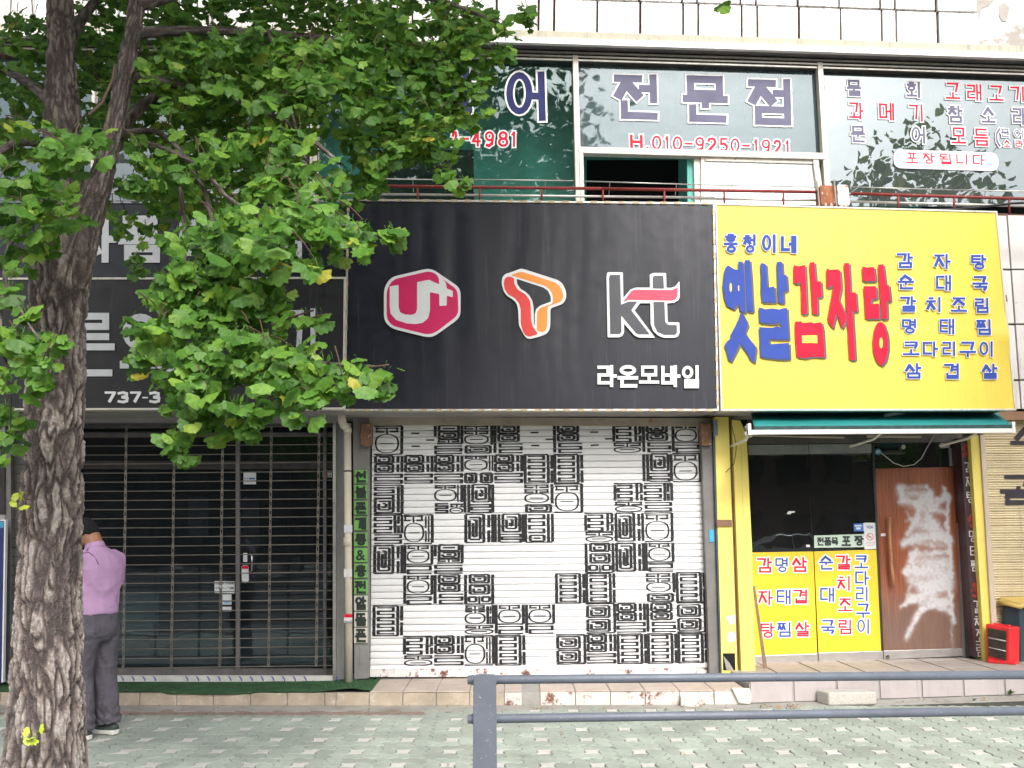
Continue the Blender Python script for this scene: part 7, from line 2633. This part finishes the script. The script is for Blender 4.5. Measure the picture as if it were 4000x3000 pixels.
TW = []
ell = [
    # cx, cy, rx, ry, depth, spread, density
    (520, 130, 330, 190, 5.9, .5, 1.0), (1150, 110, 420, 200, 5.9, .5, 1.0), (650, 420, 240, 220, 5.9, .5, .9), (1000, 420, 260, 240, 5.8, .5, 1.0), (820, 700, 260, 140, 5.7, .4, .8),
    (560, 760, 150, 130, 5.8, .4, .45), (540, 960, 100, 120, 5.6, .4, .2), (330, 330, 110, 260, 5.9, .4, .8), (110, 200, 150, 170, 5.9, .4, .75), (120, 420, 150, 130, 5.8, .4, .9),
    (1570, 130, 280, 170, 5.5, .4, 1.1), (1800, 80, 110, 110, 5.4, .3, .9), (1880, 50, 95, 60, 5.3, .2, .7), (1900, 170, 85, 70, 5.2, .25, .8), (1950, 110, 50, 40, 5.2, .2, .5), (2045, 45, 45, 45, 5.2, .1, .6), (1730, 330, 140, 130, 5.4, .3, 1.0), (1860, 290, 55, 60, 5.3, .2, .8),
    (1600, 330, 190, 180, 5.5, .35, 1.0), (1480, 500, 140, 120, 5.4, .3, .9), (1420, 640, 75, 130, 5.35, .2, .9), (1500, 640, 30, 60, 5.3, .1, .6), (1690, 500, 70, 90, 5.35, .2, .9), (1730, 600, 45, 90, 5.3, .15, .9), (1785, 690, 20, 25, 5.3, .05, .7), (1810, 440, 60, 50, 5.3, .15, .7), (1600, 480, 60, 60, 5.4, .2, .7), (1880, 410, 25, 20, 5.2, .05, .35), (1570, 560, 40, 60, 5.35, .1, .6), (1395, 760, 35, 40, 5.35, .1, .8),
    (1000, 230, 300, 160, 5.0, .3, .9), (1330, 280, 190, 180, 5.0, .3, 1.0), (780, 280, 200, 160, 5.1, .3, .9), (700, 600, 180, 150, 4.9, .3, .8), (1000, 600, 200, 140, 4.8, .25, 1.0), (1180, 560, 110, 110, 4.8, .25, 1.0), (1250, 660, 70, 60, 4.7, .15, 1.0),
    (1040, 770, 170, 110, 4.4, .2, 1.1), (1230, 790, 120, 70, 4.2, .2, 1.1), (900, 880, 170, 120, 4.2, .2, 1.1), (1180, 880, 160, 80, 4.0, .15, 1.2), (1360, 870, 110, 60, 3.9, .12, 1.2), (1470, 880, 60, 45, 3.85, .08, 1.1), (1360, 940, 90, 35, 3.9, .1, .9), (1520, 900, 22, 28, 3.85, .04, .8), (1465, 950, 14, 30, 3.85, .04, .6), (1230, 970, 60, 40, 3.95, .1, .8),
    (780, 960, 150, 130, 4.4, .2, 1.2), (700, 1180, 150, 120, 4.6, .2, 1.1), (660, 1330, 100, 100, 4.5, .2, .7), (1010, 970, 120, 90, 4.1, .15, 1.0), (830, 1100, 220, 120, 4.3, .2, 1.25), (1000, 1120, 110, 100, 4.25, .15, 1.0), (800, 1260, 220, 110, 4.3, .2, 1.1), (1010, 1230, 100, 90, 4.2, .15, 1.0), (960, 1350, 160, 90, 4.1, .15, 1.1), (1090, 1330, 90, 70, 4.1, .12, 1.0),
    (775, 1400, 145, 105, 4.35, .2, 1.0), (1140, 1400, 110, 55, 4.0, .12, 1.1), (1270, 1410, 90, 45, 3.95, .1, 1.1), (1370, 1425, 60, 45, 3.9, .08, 1.1), (1440, 1470, 45, 40, 3.88, .06, .9), (1330, 1480, 80, 35, 3.95, .08, .8), (1240, 1500, 60, 40, 3.98, .08, .9),
    (900, 1470, 180, 90, 4.15, .15, 1.1), (1080, 1490, 110, 60, 4.05, .12, 1.1), (755, 1530, 100, 80, 4.35, .15, 1.1), (880, 1580, 130, 60, 4.2, .12, 1.0), (1000, 1575, 60, 40, 4.1, .08, .8), (960, 1620, 30, 30, 4.1, .05, .6), (705, 1625, 45, 65, 4.4, .1, 1.0), (700, 1700, 45, 55, 4.4, .08, 1.0), (720, 1760, 25, 28, 4.4, .05, .9), (560, 1300, 50, 130, 4.7, .1, .6), (640, 1450, 30, 50, 4.6, .1, .5),
    (1180, 1205, 30, 10, 4.05, .03, .5), (1240, 1215, 25, 14, 4.0, .03, .6), (1250, 1270, 22, 30, 4.0, .03, .3), (1515, 1425, 16, 10, 3.88, .02, .6), (1500, 1450, 10, 14, 3.88, .02, .4), (1180, 1560, 25, 30, 4.0, .03, .5), (1230, 1540, 18, 16, 4.0, .02, .4),
    (170, 560, 150, 110, 4.6, .25, 1.0), (320, 520, 95, 70, 4.0, .1, 1.1), (250, 590, 90, 50, 4.05, .1, 1.0), (60, 700, 90, 90, 4.3, .2, 1.1), (200, 720, 110, 70, 4.4, .2, 1.0), (250, 800, 60, 50, 4.4, .12, .9), (60, 830, 80, 70, 4.3, .15, 1.0), (150, 880, 90, 60, 4.35, .12, 1.0), (50, 960, 55, 60, 4.4, .12, .9), (110, 1000, 30, 25, 4.35, .05, .7), (400, 420, 25, 60, 4.3, .05, .3),
    (30, 1120, 50, 50, 4.3, .12, .9), (60, 1230, 80, 65, 4.2, .12, 1.1), (130, 1300, 70, 50, 4.15, .1, 1.0), (190, 1390, 55, 28, 4.1, .06, .8), (60, 1360, 80, 60, 4.2, .12, 1.1), (60, 1450, 60, 50, 4.25, .1, 1.0), (150, 1460, 26, 20, 4.2, .04, .6), (90, 1510, 45, 26, 4.3, .06, .8), (40, 1560, 50, 60, 4.5, .1, .9), (50, 1650, 45, 55, 4.55, .1, .9), (20, 1740, 25, 45, 4.5, .06, .6),
]
for e_ in ell:
    cluster_fill(*e_, twigs=TW)
# crown above and beside the frame (seen in the window reflections, shades the left half)
for i in range(90):
    rr = random.Random(900 + i)
    c_ = Vector((rr.uniform(-5.2, 1.4), rr.uniform(3.3, 6.9), rr.uniform(5.6, 9.0)))
    if abs(c_.x + 1.7) > 3.2 and c_.z > 8:
        continue
    for k in range(34):
        u = Vector((rr.gauss(0, .42), rr.gauss(0, .4), rr.gauss(0, .3)))
        for m_ in range(3):
            add_leaf(c_ + u, .075 * rr.uniform(.8, 1.2), rr, Vector((u.x, u.y, -.8)), Vector((0, -.3, .9)))
# unseen leaves added towards the road, above and left, to shade the visible crown
for i in range(70):
    rr = random.Random(3900 + i)
    y_ = rr.uniform(1.2, 4.6)
    c_ = Vector((rr.uniform(-5.5, -1.2), y_, 0))
    c_.z = rr.uniform(1.6 + .66 * y_ + .9, 7.5)
    for k in range(30):
        u = Vector((rr.gauss(0, .38), rr.gauss(0, .36), rr.gauss(0, .26)))
        q = c_ + u
        if q.z < 1.6 + .66 * q.y + .35:
            continue
        for m_ in range(3):
            add_leaf(q, .075 * rr.uniform(.8, 1.2), rr, Vector((u.x, u.y, -.8)), Vector((0, -.3, .9)))
for i in range(60):  # more unseen leaves added above the view to darken the upper crown
    rr = random.Random(5900 + i)
    y_ = rr.uniform(3.3, 5.0)
    c_ = Vector((rr.uniform(-3.2, .6), y_, rr.uniform(max(5.8, 1.6 + .66 * y_ + .9), 7.6)))
    for k in range(30):
        u = Vector((rr.gauss(0, .38), rr.gauss(0, .3), rr.gauss(0, .26)))
        q = c_ + u
        if q.z < max(5.4, 1.6 + .66 * q.y + .35):
            continue
        for m_ in range(3):
            add_leaf(q, .078 * rr.uniform(.8, 1.2), rr, Vector((u.x, u.y, -.8)), Vector((0, -.3, .9)))
for i in range(55):
    rr = random.Random(6900 + i)
    c_ = Vector((rr.uniform(-2.8, 1.35), rr.uniform(3.8, 6.3), rr.uniform(6.6, 9.9)))
    for k in range(32):
        u = Vector((rr.gauss(0, .36), rr.gauss(0, .34), rr.gauss(0, .3)))
        for m_ in range(3):
            add_leaf(c_ + u, .08 * rr.uniform(.8, 1.2), rr, Vector((u.x, u.y, -.8)), Vector((0, -.3, .9)))
for i in range(10):
    rr = random.Random(1900 + i)
    c_ = Vector((rr.uniform(.8, 2.2), rr.uniform(4.4, 5.6), rr.uniform(6.3, 8.2)))
    for k in range(16):
        u = Vector((rr.gauss(0, .3), rr.gauss(0, .3), rr.gauss(0, .2)))
        for m_ in range(3):
            add_leaf(c_ + u, .07 * rr.uniform(.8, 1.2), rr, Vector((u.x, u.y, -.8)), Vector((0, -.3, .9)))

RT = ROT.transposed()


def proj(q):
    v = RT @ (Vector(q) - ORG)
    if v.z > -.1:
        return None
    return 2000 + v.x / -v.z * F, PP_Y - v.y / -v.z * F, -v.z


cand = []
for i, (M_, R_, node) in enumerate(leaves):
    c_ = M_ @ Vector((0, 1.4, 0))
    pr2 = proj(c_)
    if pr2 and 20 < pr2[0] < 3980 and 20 < pr2[1] < 2980:
        facing = abs((M_.to_3x3() @ Vector((0, 0, 1))).normalized().dot((c_ - ORG).normalized()))
        cand.append((-(R_ / pr2[2]) * (.4 + facing) * (1.3 if pr2[2] < 4.15 else 1), i))
cand.sort()
pick = set(i for _, i in cand[:297])
fol = MB()
for i, (M_, R_, node) in enumerate(leaves):
    k = i % NV
    if i in pick:
        o = bpy.data.objects.new('leaf', LMESH[k])
        link(o, TR)
        o.matrix_parent_inverse = Matrix.Identity(4)
        o.matrix_basis = Matrix.Translation((-x_b, -5, 0)) @ M_
    else:
        pr2 = proj(M_.translation)
        g = LG[k] if pr2 and -100 < pr2[0] < 4100 and -100 < pr2[1] < 3000 else LGc[k]
        fol.add([M_ @ v for v in g[0]], g[1])
me = bpy.data.meshes.new('foliage')
me.from_pydata([tuple(v) for v in fol.v], [], fol.f)
me.materials.append(LEAFM)
me.polygons.foreach_set('use_smooth', [True] * len(me.polygons))
o = link(bpy.data.objects.new('foliage', me), TR)
tag(o, kind='stuff')
print('LEAVES', len(leaves), 'in view', len(cand), 'verts', len(fol.v))
# twigs
tw = MB()
for a, b2 in TW:
    if (a - b2).length > .03:
        tw.tube([a, a.lerp(b2, .5) + Vector((0, 0, .01)), b2], [.0035, .003, .002], 5, False)
# named visible twigs
for pl, r_ in (([(1180, 1250, 4.05), (1290, 1225, 4.0), (1180 + 45, 1212, 4.0)][:2], .004), ([(1440, 1435, 3.9), (1480, 1430, 3.88), (1520, 1425, 3.88)], .004), ([(1170, 1512, 4.0), (1240, 1535, 4.0)], .004), ([(448, 255, 4.4), (440, 310, 4.3), (400, 400, 4.1), (345, 450, 4.0)], .006), ([(1065, 1270, 4.1), (1150, 1235, 4.05), (1225, 1212, 4.0)], .004)):
    tw.tube([w1(*p) for p in pl], r_, 6)
me_ = tw.build('twigs', mat('red_brown_twig', (0.09, 0.05, 0.035), 0.8, 0, 0.3, 20), TR)
tag(me_, kind='stuff')
# young yellow green sprouts on the trunk
YG = mat('young_yellow_green_leaf', (0.42, 0.52, 0.035), 0.5, 0, 0.15, 20, spots=0.1, spot_col=(0.5, 0.12, 0.03), spot_scale=30)
for (px_, py_, n_, sd) in ((95, 1965, 5, 1), (140, 2880, 6, 2)):
    rr = random.Random(sd)
    c_ = P(px_, py_ - 15, 4.72)
    for k in range(n_):
        d = Vector((rr.uniform(-1, .6), -.4, rr.uniform(-1.0, .5))).normalized()
        nrm = Vector((rr.uniform(-.4, .4), -1, .5))
        nrm = (nrm - d * nrm.dot(d)).normalized()
        xax = d.cross(nrm).normalized()
        M_ = Matrix.Translation(c_) @ Matrix((xax, d, nrm)).transposed().to_4x4() @ Matrix.Scale(.034, 4)
        me2 = LMESH[(k + sd) % NV].copy()
        me2.materials[0] = YG
        o = bpy.data.objects.new('leaf', me2)
        link(o, TR)
        o.matrix_parent_inverse = Matrix.Identity(4)
        o.matrix_basis = Matrix.Translation((-x_b, -5, 0)) @ M_
    MB().tube([c_, c_ + Vector((.03, .05, .0))], .004, 6).build('twig', MATS['red_brown_twig'], TR)

# ------------------------------------------------------------------ fallen leaves, weeds, rubble
fl = MB()
rr = random.Random(5)
spots_ = []
for _ in range(26):
    spots_.append((rr.uniform(400, 1900), rr.uniform(2757, 2772)))
for _ in range(60):
    spots_.append((rr.uniform(2050, 4000), None))
for _ in range(14):
    spots_.append((rr.uniform(400, 4000), rr.uniform(2800, 2990)))
for _ in range(26):
    spots_.append((rr.uniform(3000, 3140), rr.uniform(2750, 2768)))
for (x_, y_) in spots_:
    if y_ is None:
        y_ = (2762 if x_ < 2930 else 2760 - (x_ - 2930) * .033) + rr.uniform(-6, 8)
    q = G(x_, y_, .012)
    s = rr.uniform(.008, .022)
    a = rr.uniform(0, 6.28)
    pts = []
    for k in range(6):
        b2 = a + (k - 2.5) * .42
        pts.append(q + Vector((math.cos(b2) * s, math.sin(b2) * s * 1.0, rr.uniform(0, .012))))
    fl.add([q] + pts, [(0, k + 1, k + 2) for k in range(5)])
o = fl.build('fallen_leaves', mat('dry_leaf', (0.38, 0.22, 0.07), 0.7, 0, 0.5, 25, spots=.6, spot_col=(0.55, 0.45, 0.08), spot_scale=8))
tag(o, kind='stuff')
WEED = mat('weed_green', (0.08, 0.17, 0.03), 0.6, 0, 0.3, 20)
for (x_, y_, s, n_, lab) in ((2015, 2722, .07, 16, 'tuft of weeds growing in the broken step behind the fence post'), (2795, 2705, .05, 12, 'small weed growing out of the flaking step near the grey platform'), (2755, 2748, .05, 9, 'low weed at the foot of the peeling step tiles'),
                             (2825, 2745, .045, 9, 'flat weed beside the broken corner of the step'), (3945, 2712, .08, 16, 'grassy weed in the joint at the foot of the platform on the right'), (3805, 2738, .04, 9, 'tiny weed on the pavers before the right end of the platform'), (2600, 2775, .035, 8, 'sparse weed between the pavers before the flaking step'), (2970, 2765, .045, 6, 'round leaved weed where the step meets the grey platform')):
    mb = MB()
    c_ = G(x_, y_, 0.0) if y_ > 2735 else P(x_, y_, 8.84)
    rr = random.Random(int(x_))
    for k in range(n_):
        a = rr.uniform(0, 6.28)
        l_ = s * rr.uniform(.6, 1.1)
        d = Vector((math.cos(a) * .7, math.sin(a) * .5 - .2, rr.uniform(.4, 1.1))).normalized()
        sd = d.cross(Vector((0, 0, 1))).normalized() * l_ * .13
        mb.add([c_ - sd * .4, c_ + sd * .4, c_ + d * l_ * .55 + sd, c_ + d * l_ + Vector((0, 0, -.15 * l_)), c_ + d * l_ * .55 - sd], [(0, 1, 2, 4), (4, 2, 3)])
    o = mb.build('weed', WEED)
    tag(o, lab, 'plant', 'weeds along the foot of the shops')

# ------------------------------------------------------------------ across the street (seen in the glass)
def simple_crown(t, c, rx, ry, rz, n, seed, size=.16):
    rr = random.Random(seed)
    mb = MB()
    for _ in range(n):
        while True:
            u = Vector((rr.uniform(-1, 1), rr.uniform(-1, 1), rr.uniform(-1, 1)))
            if .15 < u.length < 1:
                break
        lump = .75 + .45 * noise.noise(u * 2.2 + Vector((seed, 0, 0)))
        q = Vector(c) + Vector((u.x * rx, u.y * ry, u.z * rz)) * (.55 + .6 * lump * .8)
        a = Vector((rr.uniform(-1, 1), rr.uniform(-1, 1), rr.uniform(-1, 1))).normalized()
        b2 = a.orthogonal().normalized()
        s = size * rr.uniform(.6, 1.3)
        mb.add([q, q + a * s, q + a * s * .6 + b2 * s * .8, q + b2 * s], [(0, 1, 2, 3)])
    me = bpy.data.meshes.new('foliage')
    me.from_pydata([tuple(v) for v in mb.v], [], mb.f)
    me.materials.append(LEAFM)
    o = link(bpy.data.objects.new('foliage', me), t)
    tag(o, kind='stuff')


def street_tree(x_, y_, h, r, seed, label, zc=None, n=5200, size=.16):
    t = thing('street_tree', label, 'tree', (x_, y_, 0), 'trees along the street')
    MB().tube([(x_, y_, 0), (x_ + .05, y_, h * .4), (x_, y_, h * .75)], [.16, .13, .06], 12).build('trunk', BARK, t, smooth=True)
    for k in range(6):
        a = k * 1.05 + seed
        MB().tube([(x_, y_, h * .42), (x_ + math.cos(a) * r * .4, y_ + math.sin(a) * r * .4, h * .62), (x_ + math.cos(a) * r * .75, y_ + math.sin(a) * r * .7, h * .74)], [.06, .04, .015], 7).build('branch', BARK, t, smooth=True)
    simple_crown(t, (x_, y_, h * .68), r, r, h * .30, n, seed, size)


street_tree(7.0, 5.0, 8.7, 1.7, 11, 'smaller ginkgo standing on the kerb to the right of the fence', n=3600, size=.1)
street_tree(2.0, -19.0, 9.0, 2.8, 12, 'broad dark tree across the street opposite the white shutter')
street_tree(9.0, -20.0, 8.0, 2.6, 13, 'round tree across the street behind the parked white car')
street_tree(-8.0, -19.5, 9.5, 3.0, 14, 'tall tree across the street to the far left')
street_tree(18.0, -19.0, 8.5, 2.8, 15, 'tree across the street to the far right')

BRICK = mat('brown_facade', (0.13, 0.10, 0.09), 0.85, 0, 0.15, 2)
WNM = mat('dark_window', (0.03, 0.035, 0.04), 0.2, 0, 0.1, 2)
for (x0_, x1_, h, m, lab) in ((-22, -6, 6.5, BRICK, 'low brown building across the street on the left'), (-5.6, 8.6, 5.2, mat('grey_facade', (0.17, 0.165, 0.165), 0.85, 0, 0.12, 2), 'grey two storey building across the street opposite the shutter'), (9, 26, 7.0, BRICK, 'brown three bay building across the street on the right')):
    t = thing('far_building', lab, 'building', ((x0_ + x1_) / 2, -26, 0))
    MB().box(x0_, x1_, -34, -26, -.2, h).build('wall', m, t)
    MB().box(x0_ - .1, x1_ + .1, -34.1, -25.85, h, h + .25).build('roof', CONC, t)
    nb_ = int((x1_ - x0_) / 2.3)
    for fl_i in range(int(h // 2.9)):
        for k in range(nb_):
            xa_ = x0_ + .5 + k * (x1_ - x0_ - .6) / nb_
            w_ = MB().box(xa_, xa_ + 1.6, -26.02, -25.9, .9 + fl_i * 2.9, 2.3 + fl_i * 2.9).build('window', WNM, t)

car = thing('parked_car', 'white saloon car parked across the street, seen only in the dark door glass', 'car', (11.5, -15.5, -.13))
cx0, cy0, cz0 = 11.5, -15.5, -.13
CARP = mat('white_car_paint', (0.75, 0.76, 0.78), 0.2, 0.1, 0.02, 2, coat=.6)
side = [(-2.3, .32), (-2.32, .75), (-2.2, .98), (-1.75, 1.04), (-1.0, 1.38), (-.3, 1.46), (.45, 1.40), (1.15, 1.02), (1.95, .88), (2.28, .68), (2.3, .32), (1.85, .28), (1.78, .5), (1.55, .64), (1.3, .64), (1.08, .5), (1.0, .25), (-1.0, .25), (-1.08, .5), (-1.3, .64), (-1.55, .64), (-1.78, .5), (-1.85, .28)]
MB().prism([Vector((cx0 + a, cy0 + .88, cz0 + b2)) for a, b2 in side], (0, -1.76, 0)).build('body', CARP, car, bevel=.06)
for a in ([(-1.6, 1.03), (-.95, 1.33), (-.35, 1.39), (-.35, 1.0)], [(-.28, 1.0), (-.28, 1.4), (.4, 1.34), (1.0, 1.0)]):
    for yy in (.885, -.875):
        MB().prism([Vector((cx0 + u, cy0 + yy, cz0 + v)) for u, v in a], (0, -.01, 0)).build('window', WNM, car)
for u in (-1.43, 1.43):
    for yy in (.86, -.66):
        wv2 = MB().tube([Vector((cx0 + u, cy0 + yy, cz0 + .32)), Vector((cx0 + u, cy0 + yy - .2, cz0 + .32))], .32, 24).build('wheel', BLACK, car)
        MB().tube([Vector((cx0 + u, cy0 + yy + .006, cz0 + .32)), Vector((cx0 + u, cy0 + yy - .206, cz0 + .32))], .2, 20).build('rim', STEEL, wv2)
for yy in (.62, -.86):
    MB().box(cx0 - 2.33, cx0 - 2.0, cy0 + yy, cy0 + yy + .27, cz0 + .72, cz0 + .9).build('tail_light', mat('red_lamp_plastic', (0.5, 0.01, 0.01), 0.2), car, bevel=.02)
